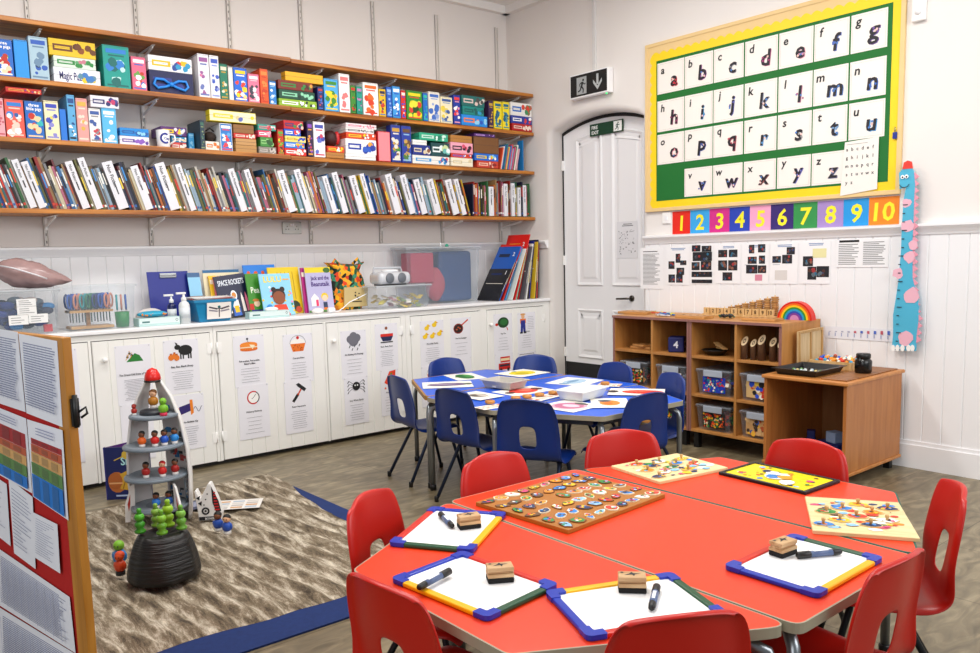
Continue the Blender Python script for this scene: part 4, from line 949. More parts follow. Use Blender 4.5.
# hanging exit sign: its printed face looks towards the viewer, its slim end shows at the right
XE = XW-.07; eA, eB = xp(569.6, 75.5, XE), xp(608, 67, XE); ez0 = xp(569.6, 100, XE).z; ez0b = xp(608, 92, XE).z
ex = thing('exit_sign', 'box-shaped black and white running-man exit sign above the door', 'sign', (XE, eA.y, (ez0+ez0b)/2)); w_ = eA.y-eB.y; h_ = ((eA.z-ez0)+(eB.z-ez0b))/2
MB().box(0, .065, -w_, 0, 0, h_, mat('#f2f2f2', .35)).build('housing', ex, bevel=.006)
q = Art((0, 0, 0), -Y3, Z3, -X3, lift=.0012); q.rect(.012, .014, w_-.012, h_-.012, '#0a0a0b')
def runner(q, u, w, s, c):        # figure in a doorway; s is its height
    q.disc(u+.12*s, w+.88*s, .085*s, c)
    q.poly([(u-.02*s, w+.78*s), (u+.14*s, w+.76*s), (u+.04*s, w+.42*s), (u-.12*s, w+.44*s)], c)
    q.line(u-.02*s, w+.46*s, u+.14*s, w+.26*s, .11*s, c); q.line(u+.14*s, w+.27*s, u+.1*s, w+.04*s, .09*s, c)
    q.line(u-.06*s, w+.46*s, u-.16*s, w+.22*s, .11*s, c); q.line(u-.15*s, w+.23*s, u-.36*s, w+.16*s, .09*s, c)
    q.line(u-.02*s, w+.74*s, u-.2*s, w+.62*s, .07*s, c); q.line(u-.2*s, w+.62*s, u-.16*s, w+.46*s, .06*s, c)
    q.line(u+.1*s, w+.72*s, u+.24*s, w+.58*s, .07*s, c); q.line(u+.24*s, w+.58*s, u+.36*s, w+.64*s, .06*s, c)
q.rect(w_*.19, h_*.14, w_*.45, h_*.84, '#a9adad'); runner(q, w_*.33, h_*.16, h_*.62, '#0a0a0b')
u = w_*.74; q.rect(u-.012, h_*.4, u+.012, h_*.82, '#b9bdbd'); q.poly([(u, h_*.18), (u+.05, h_*.48), (u+.05, h_*.62), (u, h_*.34), (u-.05, h_*.62), (u-.05, h_*.48)], '#b9bdbd')
q.build('print', ex)
MB().lathe([(.008, 0), (.008, .006), (0, .01)], emit('#35e07a', 1.5), (.03, -w_*.9, -.0), 12, -Z3).build('indicator_lamp', ex)
pc = xp(594, 40, XW-.014); t = MB(); t.box(XW-.022, XW-.002, pc.y-.016, pc.y+.016, (ez0+ez0b)/2+h_+.001, ZCEIL-.071, mat('#dcdad8', .4)); tag(t.build('cable_trunking'), 'thin white cable trunking running up from the exit sign', 'cable trunking')
xf = XD-.0165; f0, f1 = xp(590, 126, xf), xp(623.5, 124.5, xf); fz0 = (xp(590, 137, xf).z+xp(623.5, 131, xf).z)/2; fz1 = (f0.z+xp(623.5, 117.5, xf).z)/2
t = thing('fire_exit_sign', 'green FIRE EXIT sign stuck at the top of the door', 'sign', (xf, f0.y, fz0)); w_ = f0.y-f1.y; h_ = fz1-fz0
MB().box(-.003, 0, -w_, 0, 0, h_, mat('#0b3d26', .4)).build('plate', t); q = Art((-.003, 0, 0), -Y3, Z3, -X3, lift=.0008)
q.text('FIRE', w_*.06, h_*.56, h_*.28, '#f2f4f2', maxw=w_*.3, align='l'); q.text('EXIT', w_*.06, h_*.14, h_*.28, '#f2f4f2', maxw=w_*.3, align='l')
q.rect(w_*.72, h_*.1, w_*.96, h_*.92, '#f2f4f2'); runner(q, w_*.83, h_*.14, h_*.72, '#0b3d26'); q.build('print', t)
# notice on the door
d0, d1 = xp(616.5, 222, xf), xp(637, 258, xf); w_, h_ = d0.y-d1.y, d0.z-d1.z
t = thing('door_notice', 'white sheet of small black marks taped to the fire door', 'notice', (XD-.010, d0.y, d1.z)); MB().box(-.001, 0, -w_, 0, 0, h_, mat('#e3e3e6', .4)).build('page', t)
q = Art((-.001, 0, 0), -Y3, Z3, -X3, lift=.0006); rn = random.Random(2); q.lines(w_*.25, h_*.86, w_*.8, h_*.95, 2, '#55555a', .006, cen=True)
for i in range(70): q.poly(blob(rn, w_*(.1+.8*rn.random()), h_*(.1+.68*rn.random()), .002+.005*rn.random(), 5), rn.choice(['#1a1a1a', '#6a6a70', '#9a9aa0'])); q.h -= .00024
q.build('print', t)
# ================================================================== things in and on the cubby units
def zc(n): return (UZ1-.018, zrow[0], zrow[1])[n]
CLR = clear('#b8c2cc', .14, .08); CLRL = clear('#b4bcc6', .4)
def bits(q, w_, h_, pal, rnd, bg, n=90, r=.010):
    q.rect(0, 0, w_, h_, bg)
    for i in range(n): q.poly(blob(rnd, w_*(.06+.88*rnd.random()), h_*(.08+.84*rnd.random()), r*(.5+.7*rnd.random()), 7), rnd.choice(pal)); q.h -= .00022
def clear_tray(label, px0, px1, row, kind, seed):
    """px0,px1: photo columns of the tray front at that row"""
    zf = zrow[1] if row == 0 else UZ0+.018; H = .185
    y1, y0 = xp(px0, 390, UX0+.03).y, xp(px1, 390, UX0+.03).y; ym_ = (y0+y1)/2
    for _, ya, yb, yd in UNIT:
        for ca, cb in ((ya+.018, yd-.009), (yd+.009, yb-.018)):
            if ca < ym_ < cb: y0, y1 = max(y0, ca+.018), min(y1, cb-.018)
    w_ = y1-y0; D = .40; rnd = random.Random(seed)
    t = thing('storage_tray', label, 'storage box', (UX0+.03, (y0+y1)/2, zf+.001), group='clear storage trays in the cubby units')
    m = MB(); a = w_/2; tp = .014
    A = lambda k, z: [(k, -a+k, z), (D-k, -a+k, z), (D-k, a-k, z), (k, a-k, z)]
    R = [A(tp, 0), A(0, H-.02), A(-.008, H-.02), A(-.008, H-.012)]
    m.add([p for r in R for p in r], [(i*4+j, i*4+(j+1) % 4, i*4+4+(j+1) % 4, i*4+4+j) for i in range(3) for j in range(4)]+[(3, 2, 1, 0)], CLR); m.build('bin', t)
    MB().box(-.01, D+.004, -a-.004, a+.004, H-.012, H, CLRL).build('lid', t, bevel=.004)
    MB().box(-.018, -.010, -a*.55, a*.55, H-.05, H-.004, mat('#aeb6c2', .25)).build('clip', t, bevel=.005)
    # contents: a jumble of bits seen through the sides
    m = MB(); pal = [mat(c, .4) for c in {'pegs': ['#c8231a', '#1f3fa8', '#e8e0d0', '#1c8a9a'], 'beads': ['#d9431a', '#e8a21c', '#2a6a30', '#201c1a'], 'blocks': ['#c8a06a', '#2350b0', '#b83020', '#e0c050'], 'paper': ['#e8e8ee', '#d8dae4'], 'wood': ['#c89a5a', '#b07a3a', '#d8b880']}[kind]]
    for i in range(34):
        x, y, z = .02+rnd.random()*(D-.05), (rnd.random()-.5)*(w_-.06), .030+rnd.random()*.07; s = .012+.01*rnd.random()
        ax = V((rnd.random()-.5, rnd.random()-.5, rnd.random()-.5)).normalized(); ay = ax.cross(Z3).normalized(); m.obox((x, y, z), ax, ay, ax.cross(ay), s, s*.7, s*.6, pal[i % len(pal)])
    o = m.build('contents', t); o['kind'] = 'stuff'
    cw, chh = w_*.66, H*.60; q = Art((.0035, -cw/2, .022), Y3, Z3, -X3, lift=.002); q.U, q.o = -Y3, V((.004, cw/2, .022))
    PALS = {'pegs': ['#d8201a', '#2440c0', '#1a2a8a', '#e83a2a', '#f0e8d8', '#1c8a9a'], 'beads': ['#e8531a', '#f0b21c', '#2f7a38', '#151312', '#c8321a', '#f0e0c0'], 'blocks': ['#2350d0', '#f0d04a', '#c8321a', '#f2ece0', '#1c1c22', '#d8a05a'], 'paper': ['#e8e8ee', '#ffffff', '#dfe2ea'], 'wood': ['#d8b07a', '#b5502a', '#f0b83a', '#2a5ab0', '#3a2a20']}
    bits(q, cw, chh, PALS[kind], rnd, {'pegs': '#1b3cb8', 'beads': '#2a2420', 'blocks': '#d8b47a', 'paper': '#f2f2f6', 'wood': '#c89a62'}[kind], {'pegs': 90, 'beads': 120, 'blocks': 22, 'paper': 6, 'wood': 26}[kind], {'blocks': .026, 'wood': .018}.get(kind, .010))
    q.build('picture_label', t); return t
clear_tray('clear tray picturing red and yellow beads, in the first column by the door', 621.5, 647.5, 0, 'beads', 1)
clear_tray('clear tray with a plain white label, beside the blue chair', 654, 686, 0, 'paper', 2)
clear_tray('clear tray with a picture of red and blue pegs', 697, 731, 0, 'pegs', 3)
clear_tray('clear tray picturing blue and yellow wooden shapes, beside the desk', 740, 774, 0, 'blocks', 4)
clear_tray('clear tray picturing tiny orange and black beads, at the bottom left of the second unit', 697, 731, 1, 'beads', 5)
clear_tray('clear tray with a picture of pale wooden parts, lowest beside the desk', 740, 774, 1, 'wood', 6)
clear_tray('clear tray half hidden behind the blue chair, on the lowest shelf', 654, 686, 1, 'beads', 7)
zt0 = zrow[0]
def at_unit(px, py, x): p = xp(px, py, x); return p
# navy number cube
p = xp(677, 352, UX0+.12); t = thing('number_cube', 'navy soft number cube showing 4 and 2, in the top row of the first unit', 'cube', (UX0+.12, p.y, zt0+.001), math.radians(28)); s = .058
MB().box(-s, s, -s, s, 0, 2*s, mat('#141b5e', .6)).build('cube', t, bevel=.012, seg=3)
q = Art((-s, s, 0), -Y3, Z3, -X3, lift=.001); q.text('4', s*1.0, s*.6, s*.9, '#e8eaf4'); q.build('numeral', t)
q = Art((-s, -s, 0), X3, Z3, -Y3, lift=.001); q.text('2', s*1.0, s*.6, s*.9, '#e8eaf4'); q.build('numeral', t)
# wooden boards in the first pigeonhole, dark bowl things in the third
WDB = wood('#a9743a', '#cf9a5c', 1, 3)
def pile_board(label, px, z, x, L, W, h, rz, holes=3, name='wooden_board', m=None):
    y = xp(px, 340, x).y if z > zt0+.1 else (UNIT[0][2]+UNIT[0][3])/2; t = thing(name, label, 'wooden board', (x, y, z), rz); MB().prism(round_poly([(-W/2, -L/2), (W/2, -L/2), (W/2, L/2), (-W/2, L/2)], .012), 0, h, m or WDB).build('board', t, bevel=.003)
    for i in range(holes): MB().lathe([(.011, 0), (.011, .0008), (0, .0008)], mat('#6b4522', .7), (0, -L*.36+L*.72*(i/(max(1, holes-1))), h), 12).build('recess', t)
    return t
pile_board('wooden board lying flat in the top pigeonhole next to the door', 634, zt0+.001, UX0+.17, .19, .16, .018, .08)
pile_board('smaller wooden board on top of the flat one in the pigeonhole next to the door', 638, zt0+.020, UX0+.13, .14, .10, .016, -.25, 2)
t = thing('black_bowl', 'low black bowl in the top pigeonhole of the second unit', 'bowl', (UX0+.13, xp(713, 350, UX0+.13).y-.02, zt0+.001)); MB().lathe([(0, 0), (.05, 0), (.085, .03), (.098, .04), (.094, .042), (.05, .008), (0, .008)], mat('#15130f', .4), seg=24).build('bowl', t)
t = thing('wooden_fan', 'pale wooden slats fanned out beside the black bowl', 'wooden slats', (UX0+.14, xp(722, 350, UX0+.14).y, zt0+.046))
for i in range(3): q_ = MB(); q_.obox((0, .012*i, .006+.011*i), V((.5, .86, .12*i)).normalized(), V((-.86, .5, 0)), Z3, .055, .018, .004, wood('#b98b52', '#d8b27a', 1, 4)); q_.build('slat', t)
# five log slices with ringed faces
for i, (px, lab) in enumerate(((744.5, 'leftmost'), (753, 'second'), (761, 'third and biggest'), (772, 'fourth'), (779.5, 'fifth, half behind the side panel'))):
    r_ = (.024, .020, .026, .023, .021)[i]; H = (.125, .115, .14, .13, .12)[i]; y = xp(px, 350, UX0+.06).y
    if i > 2: y = max(y, UNIT[1][1]+.022+r_+(.048 if i == 3 else 0))
    t = thing('log_peg', 'bark-covered log with a pale cut face, %s of the five' % lab, 'log', (UX0+.06+.004*i, y, zt0+.001), group='numbered logs')
    ax = V((-.45, 0, 1)).normalized(); MB().add([(r_*math.cos(k*.5236), r_*math.sin(k*.5236), 0) for k in range(12)]+[(r_*math.cos(k*.5236), r_*math.sin(k*.5236), H+r_*1.25*math.cos(k*.5236)) for k in range(12)], [(k, (k+1) % 12, 12+(k+1) % 12, 12+k) for k in range(12)]+[tuple(range(11, -1, -1))], mat('#5c3c22', .9, var=.5, scale=50), True).build('bark', t)
    m = MB(); cw = mat('#dcc39a', .6); m.add([(r_*math.cos(k*.5236), r_*math.sin(k*.5236), H+r_*1.25*math.cos(k*.5236)+.0002) for k in range(12)], [tuple(range(12))], cw)
    m.add([(r_*.5*math.cos(k*.5236), r_*.4*math.sin(k*.5236), H+r_*1.25*.5*math.cos(k*.5236)+.001) for k in range(12)]+[(r_*.3*math.cos(k*.5236), r_*.24*math.sin(k*.5236), H+r_*1.25*.3*math.cos(k*.5236)+.001) for k in range(12)], [(k, (k+1) % 12, 12+(k+1) % 12, 12+k) for k in range(12)], mat('#2a1a10', .6)); m.build('cut_face', t)
# ---- on top
TZ = UZ1+.0005
def top_at(px, py, h=0): p = zp(px, py, TZ+h); return p
NW = wood('#9c6a32', '#cf9c5c', 2, 5, .5, 6); NWL = wood('#c9a064', '#e2c08a', 2, 5, .5, 6)
xx = 5.24; y1 = xp(707, 305, xx).y; y0 = xp(778, 305, xx).y
t = thing('number_tower', 'wooden counting stand with ten columns of stacked discs and numerals 1 to 10', 'counting toy', (xx, (y0+y1)/2, TZ))
LT = y1-y0; MB().box(-.05, .045, -LT/2-.01, LT/2+.01, 0, .016, NWL).build('base', t, bevel=.003)
for i in range(10):
    y = LT/2-LT*(i+.5)/10; n_ = i+1; q_ = MB()
    q_.cyl((.01, y, .016), (.01, y, .016+.0135*n_+.012), .004, NWL, 8)
    for k in range(n_): q_.lathe([(.004, 0), (LT*.042, .001), (LT*.044, .004), (LT*.044, .009), (LT*.042, .012), (.004, .0125)], NW, (.01+.0025*math.sin(k*2.1+i), y+.0025*math.cos(k*1.7+i), .018+.0134*k), 14)
    st = q_.build('disc_stack', t)
    q_ = MB(); q_.box(-.05, -.034, y-LT*.043, y+LT*.043, .016, .062, NWL); blk = q_.build('number_block', t, bevel=.002)
    q = Art((-.05, y+LT*.043, .016), -Y3, Z3, -X3, lift=.001); q.text(str(n_), LT*.043, .011, .026, '#3a2410', maxw=LT*.07); q.build('numeral', blk)
pr = top_at(796, 317.5); t = thing('rainbow_stacker', 'wooden rainbow of nested arches on the second cubby unit', 'rainbow toy', (5.20, (xp(779.5, 310, 5.2).y+xp(814, 310, 5.2).y)/2, TZ))
ro = (xp(779.5, 310, 5.2).y-xp(814, 310, 5.2).y)/2; RC = ['#d9200c', '#ef6a12', '#f5c60e', '#2f8f2f', '#1f9ac8', '#2a49b0', '#7a3a98', '#c888b8']; RL = ['red', 'orange', 'yellow', 'green', 'light blue', 'dark blue', 'purple', 'pink']
for i in range(8):
    r1 = ro*(1-i*.105); r0 = ro*(1-(i+1)*.105)*1.01 if i < 7 else .0; q_ = MB(); N = 24
    pts = [(r1*math.cos(math.pi*k/N), r1*math.sin(math.pi*k/N)) for k in range(N+1)]+([(r0*math.cos(math.pi*k/N), r0*math.sin(math.pi*k/N)) for k in range(N, -1, -1)] if r0 else [])
    q_.slab(pts, (-.028, 0, 0), Y3, Z3, X3*.056, mat(RC[i], .4)); ob = q_.build('arch', t); ob['label'] = RL[i]+' arch'
pile_board('long pale wooden tray board at the door end of the unit top', 637, TZ, 5.08, .26, .17, .02, .1, 4)
pile_board('wooden puzzle board in the middle of the unit top', 694, TZ, 4.96, .26, .13, .02, -.05, 4)
pile_board('wooden board in front of the counting stand, next to the rainbow', 762, TZ, 5.02, .25, .13, .018, 0, 5)
t = thing('craft_bits', 'loose heap of blue, red and yellow craft bits between two wooden boards', 'craft bits', (5.0, xp(664, 318, 5.0).y, TZ)); t['kind'] = 'thing'
rn = random.Random(3); m = MB()
for i in range(26):
    a_ = rn.random()*3.14; m.obox(((rn.random()-.5)*.12, (rn.random()-.5)*.13, .006+rn.random()*.02), V((math.cos(a_), math.sin(a_), .1)).normalized(), V((-math.sin(a_), math.cos(a_), 0)), Z3, .02+.02*rn.random(), .006, .004, mat(rn.choice(['#2a6ac0', '#c83a2a', '#e8d84a', '#e8e8ee', '#9ac0e0']), .5))
o = m.build('bits', t); o['kind'] = 'stuff'
t = thing('bead_heap', 'small heap of dark green and black beads in front of the counting stand', 'beads', (5.06, xp(727, 318, 5.06).y, TZ+.002)); m = MB()
for i in range(40): m.ball(((rn.random()-.5)*.07, (rn.random()-.5)*.10, .008+rn.random()*.014), .008, mat(rn.choice(['#1c2a1c', '#2f5a38', '#15151a', '#6a7a5a', '#39323a']), .4), seg=8, rings=5)
o = m.build('beads', t); o['kind'] = 'stuff'
# ================================================================== on and in the open desk
def desk_pt(px, py, h=0): return zp(px, py, DZ+h)
MATW = wood('#7a4a26', '#a06a3a', 1, 6)
c = desk_pt(868, 371); t = thing('slatted_mat', 'brown slatted wooden mat along the right side of the desk top', 'mat', ((DXa+DXb)/2, DYa+.115, DZ+.0005))
for i in range(13): MB().box(-.335+.052*i, -.335+.052*i+.044, -.10, .06, 0, .007, MATW).build('slat', t, bevel=.0015)
c = zp(808, 372, DZ); t = thing('black_tray', 'shallow black plastic tray on the desk top', 'tray', (4.80, 2.587, DZ+.001), math.radians(90)); L, W, h = .285, .36, .04; k = .02
A = lambda i, z: [(-L/2+i, -W/2+i, z), (L/2-i, -W/2+i, z), (L/2-i, W/2-i, z), (-L/2+i, W/2-i, z)]
R = [A(k, 0), A(.004, h-.004), A(-.01, h-.004), A(-.01, h), A(.008, h), A(k+.004, .004)]; m = MB()
m.add([p for r in R for p in r], [(i*4+j, i*4+(j+1) % 4, i*4+4+(j+1) % 4, i*4+4+j) for i in range(5) for j in range(4)]+[(3, 2, 1, 0), (20, 21, 22, 23)], mat('#0d0e10', .3)); m.build('tray_body', t, bevel=.003)
m = MB()
for i in range(18): m.ball(((rn.random()-.5)*.2, (rn.random()-.5)*.1, .012), .012, mat(rn.choice(['#e8e4d8', '#5a8a4a', '#c8b878', '#b8c8d0']), .5), seg=8, rings=5)
o = m.build('pebbles', t); o['kind'] = 'stuff'
t = thing('bead_tray', 'wooden tray full of red, yellow and blue beads behind the black tray', 'tray', (5.15, 2.572, DZ+.001)); L, W = .285, .24
m = MB(); m.box(-W/2, W/2, -L/2, L/2, 0, .008, NWL); m.box(-W/2, -W/2+.01, -L/2, L/2, .008, .05, NWL); m.box(W/2-.01, W/2, -L/2, L/2, .008, .05, NWL); m.box(-W/2+.01, W/2-.01, -L/2, -L/2+.01, .008, .05, NWL); m.box(-W/2+.01, W/2-.01, L/2-.01, L/2, .008, .05, NWL); m.build('tray_body', t)
m = MB()
for i in range(110): m.ball(((rn.random()-.5)*(W-.05), (rn.random()-.5)*(L-.05), .02+rn.random()*.045), .013, mat(rn.choice(['#d8321a', '#f2c01c', '#2a5ac8', '#f0ead8', '#3aa0c8', '#e8901c', '#8a3a1a']), .35), seg=8, rings=6)
o = m.build('beads', t); o['kind'] = 'stuff'
# framed panel leaning between unit and desk
y0, y1 = 2.655, 2.845
t = thing('framed_double_board', 'pale framed wooden double panel standing on the desk against the wall', 'wooden panel', (5.13, 2.756, DZ+.0065), rot=(math.radians(-1.5), 0, math.radians(90))); PH = .235; PW = .31
MB().box(.0, .012, -PW/2, PW/2, 0, PH, wood('#c9ab7c', '#dcc396', 2, 5)).build('panel', t)
for a_, b_, c_, d_ in ((-PW/2, PW/2, 0, .016), (-PW/2, PW/2, PH-.016, PH), (-PW/2, -PW/2+.016, .016, PH-.016), (PW/2-.016, PW/2, .016, PH-.016), (-.008, .008, .016, PH-.016)): MB().box(-.008, 0, a_, b_, c_, d_, wood('#a9814a', '#c9a064', 2, 5)).build('frame_strip', t)
c = desk_pt(863, 374); t = thing('black_jar', 'squat black jar with a ribbed lid on the desk', 'jar', (c.x, c.y, DZ+.0085))
MB().lathe([(0, 0), (.043, 0), (.049, .006), (.05, .07), (.044, .082), (.036, .088), (.036, .092), (0, .092)], mat('#0a0a0a', .25), seg=28).build('body', t)
m = MB(); m.lathe([(0, 0), (.04, 0), (.042, .004), (.042, .024), (.038, .03), (0, .031)], mat('#0c0c0c', .35), (0, 0, .09), 28); m.build('lid', t)
for i, a_ in enumerate((0, 3.14)): MB().tube([(math.cos(a_)*.042, math.sin(a_)*.042, .1), (math.cos(a_)*.054, math.sin(a_)*.054, .085), (math.cos(a_)*.053, math.sin(a_)*.053, .06)], .004, BLACK).build('clasp', t)
# dark toys in the bottom of the desk
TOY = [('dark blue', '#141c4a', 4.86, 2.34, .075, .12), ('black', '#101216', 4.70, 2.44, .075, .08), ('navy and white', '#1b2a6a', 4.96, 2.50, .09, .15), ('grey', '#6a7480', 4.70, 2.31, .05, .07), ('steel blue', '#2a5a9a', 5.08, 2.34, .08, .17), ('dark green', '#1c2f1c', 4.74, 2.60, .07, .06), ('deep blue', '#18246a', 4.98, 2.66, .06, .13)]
for i, (nm, col, x, y, s, h) in enumerate(TOY):
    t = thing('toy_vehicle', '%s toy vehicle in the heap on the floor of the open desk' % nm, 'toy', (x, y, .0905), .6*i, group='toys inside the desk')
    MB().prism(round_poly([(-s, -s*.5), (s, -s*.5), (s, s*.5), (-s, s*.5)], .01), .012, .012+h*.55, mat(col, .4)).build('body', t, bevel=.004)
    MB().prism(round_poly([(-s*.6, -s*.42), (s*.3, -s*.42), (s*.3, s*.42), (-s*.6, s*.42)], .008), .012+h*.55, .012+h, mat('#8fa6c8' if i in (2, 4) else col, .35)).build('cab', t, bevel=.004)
    for a_ in (-s*.6, s*.6):
        for b_ in (-1, 1): MB().cyl((a_, b_*s*.42, .014), (a_, b_*s*.56, .014), .0138, BLACK, 12).build('wheel', t)
# ================================================================== games and puzzles on the second and third boards
CARDB = '#a9793f'
def game(lab, x0, x1, y0, y1, bg, pal=(), base=None, title=None, tcol='#ffffff', side=None, depth=.24, back=.0, name='game_box', cat='box', tilt=0, group='games boxes', sh=0, seed=None, dots=9, plain=False):
    """front face at the given photo rectangle on the shelf front; base: height it stands on (None = the board). Returns its top."""
    yf = YS+.025+back; zb = (ZSH[sh]+.0005) if base is None else base
    xm, ym = (x0+x1)/2, (y0+y1)/2
    a, b = yp(x0, ym, yf).x+.0022, min(yp(x1, ym, yf).x-.0022, XW-.016)
    h = yp(xm, y0, yf).z-yp(xm, y1, yf).z
    if base is None: h = yp(xm, y0, yf).z-zb
    w = b-a; d = min(depth, YW-.03-yf); h = min(h, ZSH[sh-1]-.058-zb)
    if zb+h > ZSH[sh-1]-.125 and any(a-.025 < u < b+.025 for u in UPX): d = min(d, .07)
    t = thing(name, lab, cat, (a, yf, zb), group=group)
    rnd = random.Random(seed if seed is not None else int(x0*7+y0*3))
    m = MB(); m.box(0, w, 0, d, 0, h, mat(side or bg, .42)); m.build('carton', t, bevel=min(.002, h*.1))
    q = Art((0, 0, 0), X3, Z3, -Y3, lift=.0007, step=.0002)
    e = min(.004, w*.05, h*.05)
    q.rect(e, e, w-e, h-e, bg)
    if not plain:
        s = min(w, h)
        if w > 1.4*h:                                  # lid lying flat: a strip of print
            if title: q.text(title, w*.42, h*.25, h*.5, tcol, maxw=w*.6)
            elif pal: q.rect(w*.08, h*.3, w*.5, h*.7, pal[0]); q.rect(w*.12, h*.42, w*.44, h*.58, bg)
            for i in range(dots):
                if pal: q.poly(blob(rnd, w*(.55+.4*rnd.random()), h*(.25+.5*rnd.random()), s*.22, 7), rnd.choice(pal)); q.h -= .00015
        else:
            for i in range(dots+4):
                if pal: q.poly(blob(rnd, w*(.2+.6*rnd.random()), h*(.1+.52*rnd.random()), s*(.10+.14*rnd.random()), 8), rnd.choice(pal)); q.h -= .00015
            if pal: q.rect(w*.1, h*.05, w*.9, h*.09, pal[-1])
            if title:
                for i, ln in enumerate(title.split('|')): q.text(ln, w*.5, h*(.86-.1*i), h*.085, tcol, maxw=w*.82)
            elif pal: q.rect(w*.12, h*.82, w*.88, h*.92, pal[0]); q.rect(w*.2, h*.75, w*.8, h*.785, pal[-1])
    q.build('front_print', t)
    m = MB(); lz = h*.5 if w > 1.4*h else h*.97
    if h > .03: m.box(-.0012, w+.0012, -.0012, d+.0012, lz, lz+.0015, mat('#3a3a3a', .6)); m.build('lid_seam', t)
    return zb+h+.001
K = ['#ffffff', '#e23b24', '#f2c11c', '#2a7fd0', '#2d8a3e']
U1 = 'the upper games shelf'
g1 = dict(sh=1, group='games on the upper shelf')
game('blue box titled three little pigs at the left end of the upper games shelf', -8, 13.2, 39, 73, '#1769c8', ['#3a9a3a', '#c02a1a', '#f0d8b0', '#ffffff'], title='three|little pigs', **g1)
game('plain bright blue box second on the upper games shelf', 14, 28.5, 40, 74, '#2196e6', plain=True, **g1)
z = game('tall grey-blue box with an orange disc near its top', 29, 48.5, 37, 77, '#a9c6d6', ['#2a5ab8', '#1a3a6a', '#6a8aa8'], dots=3, **g1)
z = game('white magic puzzle box at the foot of the flat stack near the left', 53.5, 100.5, 69, 84, '#eef0f6', ['#f2c91c', '#3a7ac0', '#5a8aa0'], title='Magic Puzzle', tcol='#20206a', **g1)
z = game('pale green box second up in the flat stack near the left', 53.5, 96, 59, 70, '#d9e8da', ['#2d8a3e', '#c87a8a', '#5aa06a'], base=z, **g1)
z = game('long yellow and brown box topping the flat stack near the left', 48.5, 95.5, 40.5, 57, '#e8c11e', ['#6a3a10', '#8a4a14', '#5a3010'], base=z, dots=6, **g1)
game('crumpled teal box leaning beside the flat stack', 103, 130, 46, 86, '#0f9a8e', ['#2a7fd0', '#bfe8e4', '#0c6a66'], **g1)
game('pink box of animal pictures on the upper games shelf', 131.5, 146.5, 57, 89, '#e86a8a', ['#ffffff', '#c83a2a', '#6aa04a', '#3a6ac0'], **g1)
z = game('navy box with a blue ribbon bow under the white puzzle box', 149.5, 193.5, 72, 93, '#1b2050', ['#2a3a8a'], dots=2, **g1)
z = game('white flat puzzle box with yellow and red dots above the navy box', 148, 192, 57, 71.5, '#f1f2f4', ['#f2c11c', '#2a9ac8', '#d83a3a', '#2a4a9a'], base=z, **g1)
game('first tall white box with a pink foot', 198, 209.5, 52, 95, '#f0eef2', ['#9a5a9a', '#d87aa8', '#6a7ab8'], dots=3, **g1)
game('second tall white box with a blue foot', 210, 219.5, 54, 97, '#f2f2f6', ['#3a5ac0', '#2a3a9a', '#8a9ad8'], dots=3, **g1)
game('slim dark green box right of the tall white pair', 220, 228, 64, 98, '#157a5e', ['#e8e0c8', '#c8a03a'], dots=4, **g1)
game('slim white box between the dark green and the royal blue boxes', 228.5, 233.5, 67, 99.5, '#ece8e0', plain=True, **g1)
game('royal blue box with yellow tumbling figures', 233.8, 247.5, 68, 101, '#1668d8', ['#f7d21c', '#f7e28a', '#e8402a', '#ffffff'], **g1)
game('pink box with one grey face, beside the orange box', 248, 259.5, 74, 102, '#f27a9a', ['#ffffff', '#3a3a4a', '#f4c8d0'], **g1)
game('glittery orange box on the upper games shelf', 260, 268.5, 69, 103, '#e8561a', ['#f28a3a', '#c83a10'], dots=14, **g1)
game('blue and white box left of the four-box stack', 269, 276.5, 81, 104, '#1f7ac8', ['#ffffff', '#8fc8f0'], dots=4, **g1)
z = game('lime box at the foot of the four-box stack', 279, 317, 100, 110, '#8fb82a', ['#ffffff', '#2a5ac0', '#1a1a2a'], **g1)
z = game('dark green box second in the four-box stack', 279, 315, 91.5, 100.5, '#0f4a36', ['#8fd8b0', '#0a3024'], base=z, **g1)
z = game('brown-red box third up in the four-box stack', 278, 313, 82, 91, '#7a2418', ['#2d8a3e', '#e8a03a', '#4a1410'], base=z, **g1)
z = game('golden yellow box topping the four-box stack', 285, 323, 72, 81, '#f2b41a', plain=True, base=z, **g1)
game('narrow navy box between the stack and the tree picture box', 317.5, 323.5, 87, 110, '#1f2a6a', ['#c03a3a', '#3a6ac8'], dots=5, **g1)
game('sky blue box with a green tree and yellow flowers', 324, 338.5, 79, 111, '#4aaae8', ['#3a8a2a', '#f2d21c', '#f2c81c', '#c83a2a', '#f2d81c'], dots=16, **g1)
game('tall plain white box right of the tree picture box', 339, 350, 74, 112, '#f4f2f0', ['#e87a7a'], dots=1, **g1)
game('green box of red fruit pictures', 350.5, 356, 85.5, 112, '#3a8a2a', ['#c82a1a', '#1a5a1a'], dots=6, **g1)
game('slim teal box left of the fox box', 356.5, 362.5, 86.5, 113, '#1a9a86', ['#c87ab8', '#0f6a5e'], dots=4, **g1)
game('white box with an orange fox and a red foot', 363, 378.5, 83, 116, '#f4f1ee', ['#e86a1c', '#d8401a', '#d83a1a'], dots=6, **g1)
game('yellow patterned box right of the fox box', 379, 386, 89, 116, '#e8bc1c', ['#2a2a4a', '#c83a2a', '#2a6ac0'], **g1)
game('slim deep blue box with a light edge', 386.5, 392, 87, 116.5, '#1f5ac0', ['#8fb8e8'], dots=3, **g1)
game('light blue box with white figures, right of the slim deep blue box', 392.5, 400.5, 86.5, 117, '#3a9ae0', ['#ffffff', '#1f5ac0'], dots=6, **g1)
game('slim red box left of the green letter box', 401, 406, 90.5, 118, '#d82a1c', ['#f2e8e0', '#2a4ac0'], dots=4, **g1)
